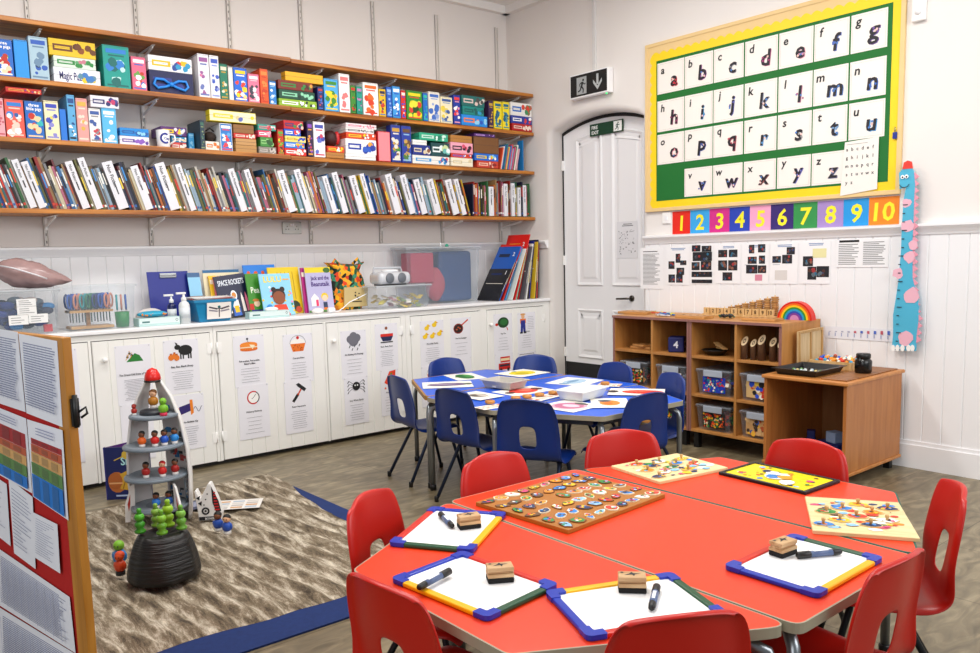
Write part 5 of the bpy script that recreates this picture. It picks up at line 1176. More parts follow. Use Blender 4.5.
game('green and yellow box covered with letters', 406.5, 422.5, 91, 118.5, '#2f8f2f', ['#f2d81c', '#1a4a1a', '#e8e23a', '#d83a2a'], dots=14, **g1)
game('slim blue box right of the green letter box', 423, 428, 93, 119, '#1a6ac8', ['#2ab8a0'], dots=2, **g1)
game('cream box with blue flying figures', 428.5, 440, 92, 121, '#ece6d8', ['#3a6ac0', '#8fa8d8'], dots=5, **g1)
t_ = game('cream and yellow tub with a blue lid', 440.5, 452.5, 97, 123, '#efe6c2', ['#3a5a9a', '#e8d04a', '#8aa0c0'], dots=5, **g1)
game('blue box with red and white numbers', 453.5, 460.5, 95, 124, '#2038a0', ['#e83a3a', '#ffffff', '#f2a0b0'], dots=7, **g1)
z = game('sky blue and orange box at the foot of the teal stack', 461.5, 487.5, 115.5, 125.5, '#1f8ae0', ['#f2803a', '#2a5ac0', '#8fd0f2'], **g1)
z = game('teal box in the middle of the teal stack', 462.5, 484, 106.5, 115, '#12857e', ['#0a5a58', '#2a9ac8'], base=z, **g1)
z = game('grey and teal box topping the teal stack', 461.5, 484.5, 95.5, 106, '#1d6a66', ['#e0c8c0', '#d8d0c8', '#4a4a4a'], base=z, **g1)
game('narrow dark purple box beside the two yellow boxes', 488.5, 493.5, 101, 127, '#3a1f4a', ['#c8a03a'], dots=3, **g1)
game('left one of two matching yellow boxes with teal panels', 494, 502, 101.5, 127.5, '#f2dc1c', ['#1a6a8a', '#15587a', '#2a8aa0'], dots=10, **g1)
game('right one of two matching yellow boxes with teal panels', 502.5, 509.5, 102, 128.5, '#f2dc1c', ['#1a6a8a', '#15587a', '#2a8aa0'], dots=10, **g1)
z = game('red box at the foot of the last stack by the corner', 512, 533, 124, 131.5, '#b51a1a', ['#e8c8b8', '#f2e0d0'], **g1)
z = game('blue and white box in the middle of the last stack by the corner', 511, 534, 116.5, 124, '#2a3a9a', ['#ffffff', '#d83a3a', '#1a1a1a'], base=z, **g1)
z = game('white box of coloured discs topping the last stack by the corner', 510.5, 535, 103, 116, '#eceae6', ['#2a6ac0', '#d8402a', '#3a8a5a', '#8a6a3a'], base=z, **g1)
# blue ribbon bow on the navy box is a thing hanging over its front
p = yp(171, 85, YS+.02); t = thing('ribbon_bow', 'crumpled blue ribbon bow hanging on the navy box', 'ribbon', (p.x, YS+.012, p.z)); RB = mat('#1f8ae8', .4)
for s in (-1, 1):
    m = MB(); m.tube([(0, 0, 0), (s*.05, -.004, .028), (s*.10, 0, .03), (s*.115, .002, -.005), (s*.09, 0, -.03), (s*.04, -.004, -.018), (0, 0, 0)], .009, RB); m.build('loop', t)
MB().ball((0, -.004, 0), .016, RB).build('knot', t)
# ---- lower games shelf
g2 = dict(sh=2, group='games on the lower shelf')
game('pale pink slim box at the left end of the lower games shelf', -4, 4.6, 98, 135, '#e8a8b0', ['#c85a6a'], dots=3, **g2)
game('coral and blue picture box second on the lower games shelf', 5, 24.5, 99.5, 135.5, '#e85a4a', ['#2a7fd0', '#f2f2f2', '#2a5aa0', '#f8d0c0'], **g2)
zt_ = game('blue box titled three little pigs with a red picture, on the lower games shelf', 25, 43.8, 101.5, 136, '#1668c0', ['#c82a1a', '#2ab8b8', '#f2d0a0'], title='three|little pigs', **g2)
game('cream box with a blue scribble picture', 44.3, 59.5, 101, 138.5, '#f0e6bc', ['#3a4ab8', '#e8d85a', '#8a8ad0'], dots=4, **g2)
game('plain blue box right of the cream box', 60, 67, 109, 139.5, '#1c76d8', plain=True, **g2)
game('light blue box standing tall right of the plain blue one', 67.5, 76, 95, 140, '#5aa8d8', ['#1a4a8a', '#ffffff', '#1a1a2a'], dots=5, **g2)
game('sand and pink box on the lower games shelf', 76.5, 88.5, 98.5, 141, '#e8a09a', ['#d8b04a', '#f2d8c8'], dots=3, **g2)
z1_ = game('white box with two small pictures, under the long patterned box', 89, 101.5, 108.5, 142, '#eceae8', ['#3a5aa0', '#c83a4a', '#8a8a90'], **g2)
z2_ = game('sky blue box with a white window, under the long patterned box', 102, 117, 108.5, 142.5, '#58b8ea', ['#f2f6fa', '#ffffff'], dots=2, **g2)
game('long white and navy patterned box bridging two upright boxes', 90, 119, 96, 107.5, '#e6e4ea', ['#2a2a6a', '#c83a6a', '#3a3a8a'], base=max(z1_, z2_)+.001, dots=12, **g2)
game('long red box lying on top of the pigs box at the left', 5.5, 42, 88, 99.5, '#c8201a', ['#e8a03a', '#8a2a7a', '#f2d8a0'], base=max(zt_, ZSH[2]+.27), **g2)
z = game('white and purple flat box under the blue one, left of the mug', 119.5, 149.5, 136.5, 144, '#eee8f2', ['#5a3a9a', '#2a2a3a', '#8a5ac0'], **g2)
z = game('small blue flat box on the white and purple box', 119.5, 149, 128, 136, '#1a8ad8', ['#1a5aa8', '#8fd0f2'], base=z, **g2)
z = game('coral red flat box behind the mug', 171, 186.5, 142.5, 148, '#d8504a', ['#f2e8e0', '#8a1a1a'], back=.10, depth=.2, **g2)
z = game('teal flat box on the coral one behind the mug', 171, 186.5, 136.5, 142, '#1a86b8', ['#e8d8b0', '#f2f2f2'], base=z, depth=.2, back=.10, **g2)
z = game('purple flat box with coloured squares, above the teal flat box', 160, 186.5, 122, 131, '#5a2a72', ['#f2d21c', '#3a8ac8', '#e8e8f0', '#c84a9a'], base=z+.003, depth=.2, back=.10, **g2)
game('light blue box leaning at the right of the mug', 188.5, 194.5, 133, 149, '#3aa0dc', ['#8fd0f2'], dots=2, back=.10, depth=.2, **g2)
za = game('dark teal upright box under the cream lid box', 200, 205, 120, 150, '#1f3a4a', ['#3a6a5a', '#8a9a6a'], dots=4, **g2)
zb_ = game('white box with an orange label under the dark pouch', 205.5, 219.5, 141.5, 150, '#efe6da', ['#d8701c'], dots=3, **g2)
p = yp(212.5, 135, YS+.05); t = thing('dark_pouch', 'dark brown bulging pouch on the white box', 'pouch', (p.x, YS+.1, zb_)); m = MB(); m.ball((0, 0, .040), .04, mat('#2a1c14', .8, var=.3), 1.1, 1.0, .9); m.build('pouch_body', t); m = MB(); m.tube([(-.03, 0, .08), (0, -.01, .1), (.03, 0, .08)], .005, mat('#1a120c', .8)); m.build('drawstring', t)
zc2 = game('white and blue tall box with round pictures', 220, 232.5, 123.5, 151.5, '#2a7ac8', ['#ffffff', '#e8f2fa', '#5aa8e0', '#e8404a'], side='#e8eef4', **g2)
game('long cream and yellow box laid over the upright boxes', 209, 256, 110.5, 121.5, '#efe9c4', ['#e8d020', '#5a6ab8', '#d8c890'], base=max(za, zc2)+.001, dots=4, side='#e8d41c', **g2)
z = game('tan cardboard box at the foot of the cardboard stack', 235.5, 257, 145.5, 152.5, '#b98a4e', plain=True, **g2)
z = game('tan cardboard box second up in the cardboard stack', 235.5, 256.5, 138.5, 145, '#c2935a', plain=True, base=z, **g2)
z = game('red flat box between tan cardboard boxes', 233.5, 256, 133, 138, '#c8281f', ['#f2e0d0'], base=z, **g2)
z = game('brown cardboard box topping the cardboard stack', 233, 254, 124, 132.5, '#8f6232', plain=True, base=z, **g2)
z = game('grey jumbled flat box under the pink tilted one', 258.5, 276.5, 147, 153.5, '#8a8278', ['#c8c0b8', '#4a4a4a'], **g2)
z = game('green card box above the grey jumbled one', 260, 273, 137.5, 147, '#3f8a3a', ['#8fc87a', '#2a5a2a'], base=z, **g2)
z = game('pink and red flat box above the green card box', 258, 271.5, 130.5, 137, '#e0486a', ['#ffffff', '#f2a8b8'], base=z, **g2)
z = game('teal and pink thin box topping the pile right of the cardboard', 257.5, 276, 124, 130, '#2f9a8a', ['#e87a8a', '#f2e0e0', '#c83a4a'], base=z, **g2)
game('narrow upright box in red and green with dots', 277.5, 284, 129.5, 154, '#c8301c', ['#5aa83a', '#1a1a1a', '#f2d21c', '#5aa83a'], dots=12, **g2)
z = game('red box with white dots at the foot of the colourful stack', 284.5, 306.5, 148.5, 154.5, '#d8261a', ['#ffffff', '#f2d8c8'], dots=14, **g2)
z = game('blue box second up in the colourful stack', 284.5, 305, 142.5, 148.5, '#2a7fe0', ['#ffffff', '#e83a3a', '#f2d21c'], base=z, **g2)
z = game('yellow box third up in the colourful stack', 285, 306, 136.5, 142.5, '#f4e27a', ['#d8a01c', '#2a4ac0'], base=z, **g2)
z = game('blue and white box fourth up in the colourful stack', 284, 301, 130, 136.5, '#1f5ad0', ['#ffffff', '#f2f2f2', '#e83a3a'], base=z, **g2)
z = game('red box topping the colourful stack', 283.5, 303.5, 121.5, 130, '#c01f28', ['#2a2a6a', '#f2c8b8', '#3a8a4a'], base=z, **g2)
game('dark purple speckled box beside the butterfly box', 307, 313, 121.5, 154, '#2a1a42', ['#8a4ab8', '#c83a5a', '#e8a03a'], dots=14, **g2)
game('tall white box with a blue butterfly', 313.5, 325, 122, 153.5, '#f2f0f2', ['#3a4aa8', '#5a6ac8', '#c83a5a'], dots=4, **g2)
z = game('thin wooden box under the orange-red game', 326, 344.5, 152.5, 158, '#b47a38', plain=True, **g2)
z = game('orange-red flat box on the thin wooden box', 327, 344.5, 146, 152, '#e0431c', ['#f2d21c', '#ffffff'], base=z, **g2)
p = yp(332, 130, YS+.08); t = thing('dark_bag', 'dark red and brown soft bag slumped on the orange-red flat box', 'bag', (p.x, YS+.12, z+.004)); m = MB(); m.ball((0, 0, .065), .065, mat('#3a1414', .6, var=.4), .95, 1.0, 1.0); m.build('bag_body', t); m = MB(); m.ball((.045, -.03, .07), .035, mat('#c01f24', .5), .7, .8, 1.5); m.build('red_panel', t)
z = game('white box at the foot of the white stack', 345.5, 376, 154.5, 160, '#f0f0ee', plain=True, **g2)
z = game('big white box with small blue and green pictures in the white stack', 345.5, 376.5, 139, 154, '#f2f2f0', ['#1f3aa0', '#3a8a3a', '#2a5ac0', '#e8a03a'], base=z, **g2)
z = game('orange and red thin box in the white stack', 346, 376, 132.5, 138.5, '#e0481f', ['#f2d21c', '#ffffff', '#8a2a1a'], base=z, **g2)
z = game('white thin box second from the top of the white stack', 345.5, 374, 127.5, 132, '#e8e6e4', ['#5a5a60', '#a0a0a8'], base=z, **g2)
z = game('white and pink thin box topping the white stack', 345.5, 376.5, 122.5, 127, '#f0e2e4', ['#e87a9a', '#d84a6a'], base=z, **g2)
game('salmon pink upright box with a red edge', 378, 390.5, 131.5, 160.5, '#f08a92', plain=True, side='#d8202a', **g2)
game('left farm picture box with a navy top', 391, 401, 122.5, 161.5, '#233a9a', ['#c89a3a', '#3a8a3a', '#8a5a2a', '#e8e0d0'], dots=16, **g2)
game('right farm picture box with a navy top', 401.5, 411.5, 122.5, 162, '#1f3aa0', ['#6a4a2a', '#c8a04a', '#4a7a3a', '#8fb8d8'], dots=16, **g2)
z = game('long white and blue box at the foot of the mint-topped pile', 412.5, 449.5, 156, 164, '#eceae4', ['#3a9ad8', '#e8404a', '#2a5aa0'], **g2)
zL = z
z = game('navy box of photographs in the mint-topped pile', 412.5, 430.5, 145.5, 155.5, '#1c2f86', ['#d8c8a8', '#8a5a3a', '#e8e8e8'], base=zL, **g2)
z = game('white thin box on the navy photograph box', 412.5, 427, 140, 145, '#f0efec', plain=True, base=z, **g2)
z2 = game('dark teal box of animal pictures in the mint-topped pile', 431, 449.5, 142, 155.5, '#12464a', ['#e8f2f2', '#6ab8b0', '#c8d8a0'], base=zL, **g2)
game('mint green box with pale shapes, topmost of its pile', 419, 448, 130, 137.5, '#2aa882', ['#cfeee0', '#1a7a5e', '#e0f6ec'], base=max(z, z2)+.001, dots=12, **g2)
z = game('cream box at the foot of the pile with the butterflies', 451, 473, 158, 166.5, '#f0e8d0', ['#d8c8a0'], dots=2, **g2)
z = game('red and blue thin box in the pile with the butterflies', 451, 472, 154, 158, '#d8381f', ['#2a6ad0', '#f2f2f2'], base=z, **g2)
z = game('pale pink box of dark butterflies', 450.5, 473, 143, 154, '#f2a8bc', ['#2a1a2a', '#1a1a3a', '#d84a6a'], base=z, dots=6, **g2)
z = game('tan open carton topping the pile with the butterflies', 450.5, 472, 135.5, 142.5, '#b47a36', plain=True, base=z, **g2)
z = game('red thin box at the foot of the brown carton pile', 477, 498.5, 161, 167.5, '#c8402a', ['#f2c8b0', '#8a1a1a'], **g2)
z = game('blue box of small pictures under the brown carton', 474.5, 498.5, 154, 161, '#1f6ad0', ['#f2d21c', '#ffffff', '#e83a3a', '#8fd0f2'], base=z, **g2)
z = game('brown cardboard carton with an open flap', 473.5, 499, 137, 153.5, '#7a4f28', plain=True, base=z, side='#5a3a1c', **g2)
z = game('purple thin box on the brown carton', 474, 495, 131.5, 136, '#4a1f6a', ['#c8a0e0'], base=z, dots=3, **g2)
# mug
p0, p1_ = yp(156, 146, YS+.03), yp(171, 128, YS+.03); R_ = .042
t = thing('mug', 'white mug with a big blue letter C, standing before the flat boxes', 'mug', (yp(163.5, 140, YS+.05).x, YS+.055, ZSH[2]+.0005)); h = .115
MB().lathe([(0, 0), (R_*.92, 0), (R_, .006), (R_*1.06, h), (R_*.98, h), (R_*.92, .01), (0, .008)], mat('#f4f4f6', .2), seg=28).build('body', t)
MB().tube([(R_*.98, -.006, h*.8), (R_*1.75, -.012, h*.75), (R_*1.85, -.014, h*.45), (R_*1.0, -.006, h*.22)], .006, mat('#f4f4f6', .2)).build('handle', t)
m = MB(); q = Art((0, 0, 0), X3, Z3, -Y3, lift=0); q.ring(0, .058, .021, .032, '#24308f', 50, 310, 16, 1.15); q.text('Clay', .012, .05, .016, '#24308f')
for i, (x, y, zz) in enumerate(q.mb.v): q.mb.v[i] = (x, -math.sqrt(max(1e-6, (R_*1.05+.001)**2-x*x)), zz)
q.build('print', t)
# leaning thin books at the right end of the lower games shelf
cols = ['#d84a2a', '#ece4d8', '#3a5aa0', '#2a7a8a', '#c83a4a', '#e8c85a', '#4a6ab8', '#d8402a', '#8ab8d8', '#c85a7a', '#2d6a4a', '#f0ece4', '#d8a8b0', '#e8e8e0']
x = yp(500, 165, YS+.03).x; ang = math.radians(13); cn = ['orange', 'white', 'blue', 'teal', 'red', 'yellow', 'mid-blue', 'vermilion', 'pale blue', 'rose', 'green', 'ivory', 'dusty pink', 'cream']
for i in range(13):
    th = .012+.006*((i*7) % 3)/2; hh = .20+.035*((i*5) % 4)/3
    t = thing('picture_book', 'thin %s book leaning right in the corner row, lower games shelf' % cn[i], 'book', (x, YS+.035+.006*(i % 3), ZSH[2]+.0005+math.sin(ang)*th), group='leaning books by the corner', rot=(0, ang, 0))
    m = MB(); m.box(0, th, 0, .2, 0, hh, mat(cols[i], .45)); m.build('cover', t); MB().box(.0015, th-.0015, .002, .1975, hh-.0001, hh+.0006, mat('#efeadd', .8)).build('pages', t)
    x += th/math.cos(ang)+.0012
p = x+.07; t = thing('picture_book', 'tall blue book standing last in the corner on the lower games shelf', 'book', (p, YS+.03, ZSH[2]+.0005)); m = MB(); m.box(0, .012, 0, .07, 0, .275, mat('#1a78b8', .4)); m.build('cover', t); MB().box(.002, .010, .003, .067, .275, .2756, mat('#efeadd', .8)).build('pages', t)

# ================================================================== picture books and white dividers on the lowest board
ZB = ZSH[3]+.0005; YBK = YS+.02
DIV = [(38, 10), (47, 10), (91, 11), (104, 10), (130, 15), (154, 11), (181, 14), (197, 8), (248, 9), (263, 8), (297, 10), (313, 9), (338, 7), (349, 8), (366, 9), (375, 6), (402, 9), (416, 8), (428, 8), (442, 9), (460, 9), (467, 6)]
DIVR = [(494, 6.5), (508, 5), (515, 4.5), (521, 4), (526.5, 4.5)]
BCOL = [('white', '#d8d4ca'), ('navy', '#131a3c'), ('red', '#a01f18'), ('sky blue', '#2a70b0'), ('black', '#1a1a1c'), ('green', '#2c6a3a'), ('orange', '#d8742a'), ('cream', '#e4d8b4'), ('teal', '#1f7278'), ('brown', '#6a4426'), ('yellow', '#d8b42a'), ('grey', '#8a8a8c'), ('royal blue', '#1f4aa8'), ('tan', '#b08a58'), ('maroon', '#6a1c24'), ('pink', '#c86a88'), ('olive', '#6a6a2c'), ('pale blue', '#a8c4d8')]
brnd = random.Random(42)
ORD = ['first', 'second', 'third', 'fourth', 'fifth', 'sixth', 'seventh', 'eighth', 'ninth', 'tenth', 'eleventh', 'twelfth', 'thirteenth', 'fourteenth', 'fifteenth', 'sixteenth', 'seventeenth', 'eighteenth', 'nineteenth', 'twentieth', 'twenty-first', 'twenty-second', 'twenty-third', 'twenty-fourth', 'twenty-fifth', 'twenty-sixth', 'twenty-seventh', 'twenty-eighth']
PAGE = mat('#e9e3d3', .8); DIVM = mat('#e2e2e8', .5)
def book_box(name, lab, cat, grp, x, th, hh, ang, col, depth, yoff, divider=False):
    t = thing(name, lab, cat, (x, YBK+yoff, ZB+.0003), group=grp, rot=(0, -ang, 0))
    if divider:
        m = MB(); m.box(0, th, 0, depth, 0, hh, DIVM); m.build('card_sleeve', t)
        q = Art((th*.5, 0, hh*.93), -Z3, X3, -Y3, lift=.0008)
        q.text('Non Fiction', 0, -min(.014, th*.16), min(.022, th*.36), '#2a2a30', align='l'); q.rect(hh*.36, -.004, hh*(.44+.2*brnd.random()), .004, '#3a3a40')
        q.build('lettering', t)
    else:
        m = MB(); cv = mat('#'+''.join('%02x' % int(int(col[i:i+2], 16)*.84) for i in (1, 3, 5)), .45); c = .0014
        m.box(0, th, 0, .0016, 0, hh, cv); m.box(0, c, .0016, depth, 0, hh, cv); m.box(th-c, th, .0016, depth, 0, hh, cv); m.build('cover', t)
        MB().box(c, th-c, .0017, depth-.004, .003, hh-.003, PAGE).build('pages', t)
        if brnd.random() < .7 and th > .009:
            q = Art((0, 0, 0), X3, Z3, -Y3, lift=.0006); c2 = brnd.choice(['#f2efe6', '#e8c83a', '#1a1a1c', '#d83a2a', '#3a86c8', '#f2efe6'])
            a_ = hh*(.35+.3*brnd.random()); q.rect(th*.22, a_, th*.78, a_+hh*.28, c2); q.rect(th*.1, hh*.06, th*.9, hh*.11, brnd.choice(['#f2efe6', '#2a5aa0', '#c83a2a'])); q.build('spine_print', t)
    return t
last = 0; bn = 0
def fill(divs, px_start, px_end, ang, di0):
    global last
    x = yp(px_start, 208, YBK).x; ends = [(yp(b, 210, YBK).x, yp(b, 210, YBK).x-yp(b-w, 210, YBK).x) for b, w in divs]+[(yp(px_end, 210, YBK).x, 0)]
    di = di0; prev = None
    for k, (xe, w) in enumerate(ends):
        w = w*.68; n = 0; lim = xe-(w/math.cos(ang))
        while x+.008 < lim:
            th = min(brnd.choice([.008, .010, .011, .012, .013, .015, .018]), (lim-x)*math.cos(ang)-.0008)
            if th < .006: break
            n += 1; cname, col = BCOL[(brnd.randrange(len(BCOL)))]
            where = ('right of the %s white divider' % ORD[di-1]) if di > 0 else 'left of the first white divider'
            book_box('picture_book', '%s book, %s %s, lowest shelf' % (cname, ORD[min(n-1, 27)], where), 'book', 'picture books on the lowest shelf', x, th, .255+.075*brnd.random(), ang, col, .19+.05*brnd.random(), .003+.018*brnd.random())
            x += th/math.cos(ang)+.0009
        if w > 0:
            x = max(x, lim); di += 1
            book_box('book_divider', 'white Non Fiction divider, %s from the left on the lowest shelf' % ORD[di-1], 'divider', 'white dividers among the picture books', x, w, (.335 if ang else .305)-.045*brnd.random(), ang, None, .24, 0, True)
            x += w/math.cos(ang)+.0012
    return di
di = fill(DIV, -9, 471, math.radians(16.5), 0)
fill(DIVR, 473.5, 530.5, 0.0, di)
# ================================================================== rhyme posters on the cupboard doors
YP = YC+.0102
LAM = mat('#e9e8ee', .28, var=.01)
def fit2(q, x, z): q.P
def poster(label, tl, br, title, draw, nlines=8, group='rhyme posters'):
    a, b = yp(*tl, YP), yp(*br, YP); w, h = b.x-a.x, a.z-b.z
    t = thing('rhyme_poster', label, 'poster', (a.x, YP-(.0022 if tl[1] > 350 else 0), b.z), group=group)
    MB().box(0, w, -.0015, 0, 0, h, LAM).build('sheet', t)
    q = Art((0, -.0015, 0), X3, Z3, -Y3, lift=.0006); draw(q, w, h)
    ls = title.split('|')
    for i, l_ in enumerate(ls): q.text(l_, w*.5, h*(.49-.055*i), .0125, '#1a1a1e', maxw=w*.85)
    q.lines(w*.18, h*.07, w*.82, h*(.43-.05*(len(ls)-1)), nlines, '#8a8a92', .0022, cen=True, rnd=random.Random(int(tl[0])))
    q.build('print', t)
    m = MB()
    for x, z in ((.008, h-.008), (w-.008, h-.008)): m.lathe([(.005, 0), (.004, .002), (0, .0025)], mat('#d8d8dc', .3), (x, -.0015, z), 8, -Y3)
    m.build('drawing_pin', t); return t
def dr_hill(q, w, h):
    q.poly([(w*.3, h*.72), (w*.55, h*.86), (w*.68, h*.82), (w*.78, h*.72)], '#1f7a2a'); 
    for x, y in ((.34, .8), (.4, .86), (.46, .83)): q.disc(w*x, h*y, w*.035, '#2a2a2a'); q.disc(w*x, h*(y+.035), w*.02, '#d8b090'); q.line(w*x, h*y, w*(x-.05), h*(y-.05), .004, '#d8a020')
def dr_sheep(q, w, h):
    q.disc(w*.62, h*.80, w*.2, '#0a0a0a', w*.15, 18); q.disc(w*.4, h*.86, w*.09, '#0a0a0a', w*.075); q.poly([(w*.36, h*.9), (w*.33, h*.96), (w*.42, h*.92)], '#0a0a0a')
    for x in (.48, .55, .7, .77): q.rect(w*(x-.02), h*.64, w*(x+.02), h*.75, '#0a0a0a')
    for x, y in ((.2, .68), (.3, .7), (.36, .67)): q.disc(w*x, h*y, w*.08, '#e0761c', w*.085); q.rect(w*(x-.03), h*(y+.05), w*(x+.03), h*(y+.075), '#a84a10')
def dr_boy(q, w, h):
    q.disc(w*.5, h*.86, w*.07, '#e8b894'); q.poly([(w*.4, h*.8), (w*.6, h*.8), (w*.64, h*.62), (w*.36, h*.62)], '#20308f'); q.rect(w*.42, h*.53, w*.49, h*.63, '#20308f'); q.rect(w*.52, h*.53, w*.59, h*.63, '#20308f')
def dr_bobbin(q, w, h):
    q.poly([(w*.12, h*.74), (w*.42, h*.8), (w*.42, h*.66), (w*.12, h*.6)], '#e8811c'); q.poly([(w*.3, h*.79), (w*.62, h*.84), (w*.62, h*.7), (w*.3, h*.64)], '#2a1a66'); q.poly([(w*.6, h*.9), (w*.68, h*.9), (w*.7, h*.66), (w*.62, h*.62)], '#e8811c')
    for i in range(8): q.line(w*(.7+.03*i), h*(.72+.05*math.sin(i)), w*(.73+.03*i), h*(.72+.05*math.sin(i+1)), .003, '#2a2a5a')
def dr_cake(q, w, h):
    q.poly([(w*.22, h*.72), (w*.78, h*.72), (w*.78, h*.82), (w*.22, h*.82)], '#e8761a'); q.disc(w*.5, h*.82, w*.28, '#ee8a2a', h*.05); q.rect(w*.22, h*.755, w*.78, h*.775, '#f4e2c0'); q.disc(w*.5, h*.72, w*.28, '#d8661a', h*.03, a0=180, a1=360); q.poly([(w*.52, h*.82), (w*.7, h*.8), (w*.62, h*.72)], '#f6e6c4')
    q.disc(w*.46, h*.93, w*.035, '#2a2a3a'); q.line(w*.46, h*.9, w*.5, h*.86, .003, '#2a2a3a')
def dr_bun(q, w, h):
    q.poly([(w*.24, h*.8), (w*.76, h*.8), (w*.68, h*.64), (w*.32, h*.64)], '#e8731c'); q.disc(w*.5, h*.8, w*.27, '#f6f2ec', h*.1, a0=0, a1=180); q.ring(w*.5, h*.8, w*.26, w*.275, '#8a8a8a', 0, 180, sw=.62*h/w); q.disc(w*.5, h*.92, w*.05, '#c81a1a'); rn = random.Random(1)
    for i in range(12): q.disc(w*(.34+.32*rn.random()), h*(.66+.12*rn.random()), w*.02, '#b84a0e', n=6); q.h -= .0002
def dr_clock(q, w, h):
    q.ring(w*.5, h*.76, w*.17, w*.21, '#c81a24', 60, 300); q.ring(w*.5, h*.76, w*.17, w*.2, '#2a1a1a', -60, 60); q.disc(w*.5, h*.76, w*.17, '#f4f2ee'); q.line(w*.5, h*.76, w*.58, h*.82, .004, '#1a1a1a'); q.line(w*.5, h*.76, w*.44, h*.74, .003, '#1a1a1a')
def dr_hammer(q, w, h):
    q.line(w*.3, h*.6, w*.5, h*.74, .022, '#151515'); q.line(w*.48, h*.72, w*.62, h*.84, .012, '#c8401a'); q.line(w*.5, h*.92, w*.76, h*.8, .026, '#1c1c20'); q.poly([(w*.42, h*.92), (w*.52, h*.95), (w*.54, h*.88)], '#1c1c20')
def dr_cloud(q, w, h):
    for x, y, r in ((.36, .82, .13), (.5, .87, .16), (.64, .84, .14), (.5, .79, .2)): q.disc(w*x, h*y, w*r, '#70707a')
    for x, y in ((.32, .64), (.42, .58), (.52, .65), (.62, .58), (.7, .66)): q.line(w*x, h*y, w*(x+.04), h*(y+.05), .007, '#1f1f26')
def dr_spider(q, w, h):
    for s in (-1, 1):
        for k in (-.1, -.03, .05, .12): q.line(w*.5, h*.8, w*(.5+s*.3), h*(.8+k), .003, '#1a1a1a'); q.line(w*(.5+s*.3), h*(.8+k), w*(.5+s*.36), h*(.8+k-.05), .006, '#1a1a1a')
    q.disc(w*.5, h*.8, w*.16, '#101012'); q.disc(w*.45, h*.82, w*.03, '#f2f2f2'); q.disc(w*.55, h*.82, w*.03, '#f2f2f2')
def dr_boat(q, w, h):
    q.poly([(w*.24, h*.72), (w*.8, h*.72), (w*.7, h*.62), (w*.34, h*.62)], '#1c2450'); q.poly([(w*.24, h*.78), (w*.8, h*.78), (w*.8, h*.72), (w*.24, h*.72)], '#d8281c'); q.rect(w*.42, h*.78, w*.6, h*.85, '#f2f2f2'); q.disc(w*.5, h*.9, w*.06, '#8a4a2a'); q.rect(w*.24, h*.585, w*.78, h*.61, '#1a1a1a')
def dr_pizza(q, w, h):
    q.poly([(w*.2, h*.72), (w*.5, h*.96), (w*.85, h*.98), (w*.8, h*.74), (w*.5, h*.64)], '#e0401c'); rn = random.Random(3)
    for i in range(9): q.disc(w*(.35+.4*rn.random()), h*(.72+.2*rn.random()), w*.05, rn.choice(['#f2a01c', '#f2c83a', '#c81f10', '#4a8a2a']), n=9); q.h -= .0002
    q.disc(w*.25, h*.6, w*.05, '#e05a1c')
def dr_ducks(q, w, h):
    for x, y in ((.28, .84), (.6, .9), (.2, .66), (.5, .66), (.8, .7)):
        q.disc(w*x, h*y, w*.1, '#eec51c', w*.075); q.disc(w*(x+.06), h*(y+.05), w*.055, '#eec51c'); q.poly([(w*(x+.1), h*(y+.06)), (w*(x+.17), h*(y+.045)), (w*(x+.1), h*(y+.03))], '#d87a1c')
def dr_pan(q, w, h):
    q.line(w*.5, h*.8, w*.86, h*.94, .012, '#c82a1c'); q.disc(w*.38, h*.74, w*.24, '#8a1a12', w*.2); q.disc(w*.38, h*.74, w*.2, '#1a1416', w*.16)
    for x, y in ((.3, .72), (.38, .77), (.46, .74)): q.disc(w*x, h*y, w*.05, '#c0502a', w*.03)
def dr_turtle(q, w, h):
    q.disc(w*.52, h*.78, w*.3, '#123f1a', w*.22, 20); q.disc(w*.55, h*.79, w*.2, '#1f6a2a', w*.13); q.disc(w*.16, h*.74, w*.08, '#c82a1c', w*.06); q.line(w*.7, h*.66, w*.76, h*.58, .01, '#c82a1c')
def dr_farmer(q, w, h):
    q.disc(w*.3, h*.9, w*.1, '#e8b48a'); q.disc(w*.3, h*.955, w*.15, '#d8a05a', w*.04); q.rect(w*.14, h*.72, w*.46, h*.84, '#e8731c'); q.poly([(w*.18, h*.8), (w*.42, h*.8), (w*.44, h*.5), (w*.32, h*.5), (w*.3, h*.62), (w*.28, h*.5), (w*.16, h*.5)], '#1c2a8a'); q.rect(w*.12, h*.46, w*.28, h*.5, '#151515'); q.rect(w*.33, h*.46, w*.48, h*.5, '#151515'); q.lines(w*.55, h*.55, w*.92, h*.9, 8, '#8a8a92', .002, cen=True)
def dr_bus(q, w, h):
    q.rect(w*.2, h*.6, w*.84, h*.76, '#c8201c'); q.rect(w*.3, h*.78, w*.82, h*.92, '#c8201c'); q.rect(w*.32, h*.82, w*.8, h*.88, '#f2e0b0'); q.rect(w*.26, h*.68, w*.8, h*.73, '#2a2a3a')
    for x in (.32, .72): q.disc(w*x, h*.6, w*.07, '#1a1a1a')
def dr_box(q, w, h):
    for a, b, c, d in ((.1, .6, .9, .615), (.1, .93, .9, .945), (.1, .6, .115, .945), (.885, .6, .9, .945)): q.rect(w*a, h*b, w*c, h*d, '#6a6a6a')
    q.text('sing along', w*.5, h*.75, .02, '#3a3a3e', maxw=w*.6)
def dr_none(q, w, h): q.disc(w*.4, h*.75, w*.12, '#2a3a8a')
poster('rhyme poster of a marching line on a green hill', (114, 346.5), (154, 401.5), 'The Grand Old Duke of York', dr_hill, 14)
poster('rhyme poster of a black sheep and three orange bags', (162.5, 341), (201, 391), 'Baa, Baa, Black Sheep', dr_sheep, 9)
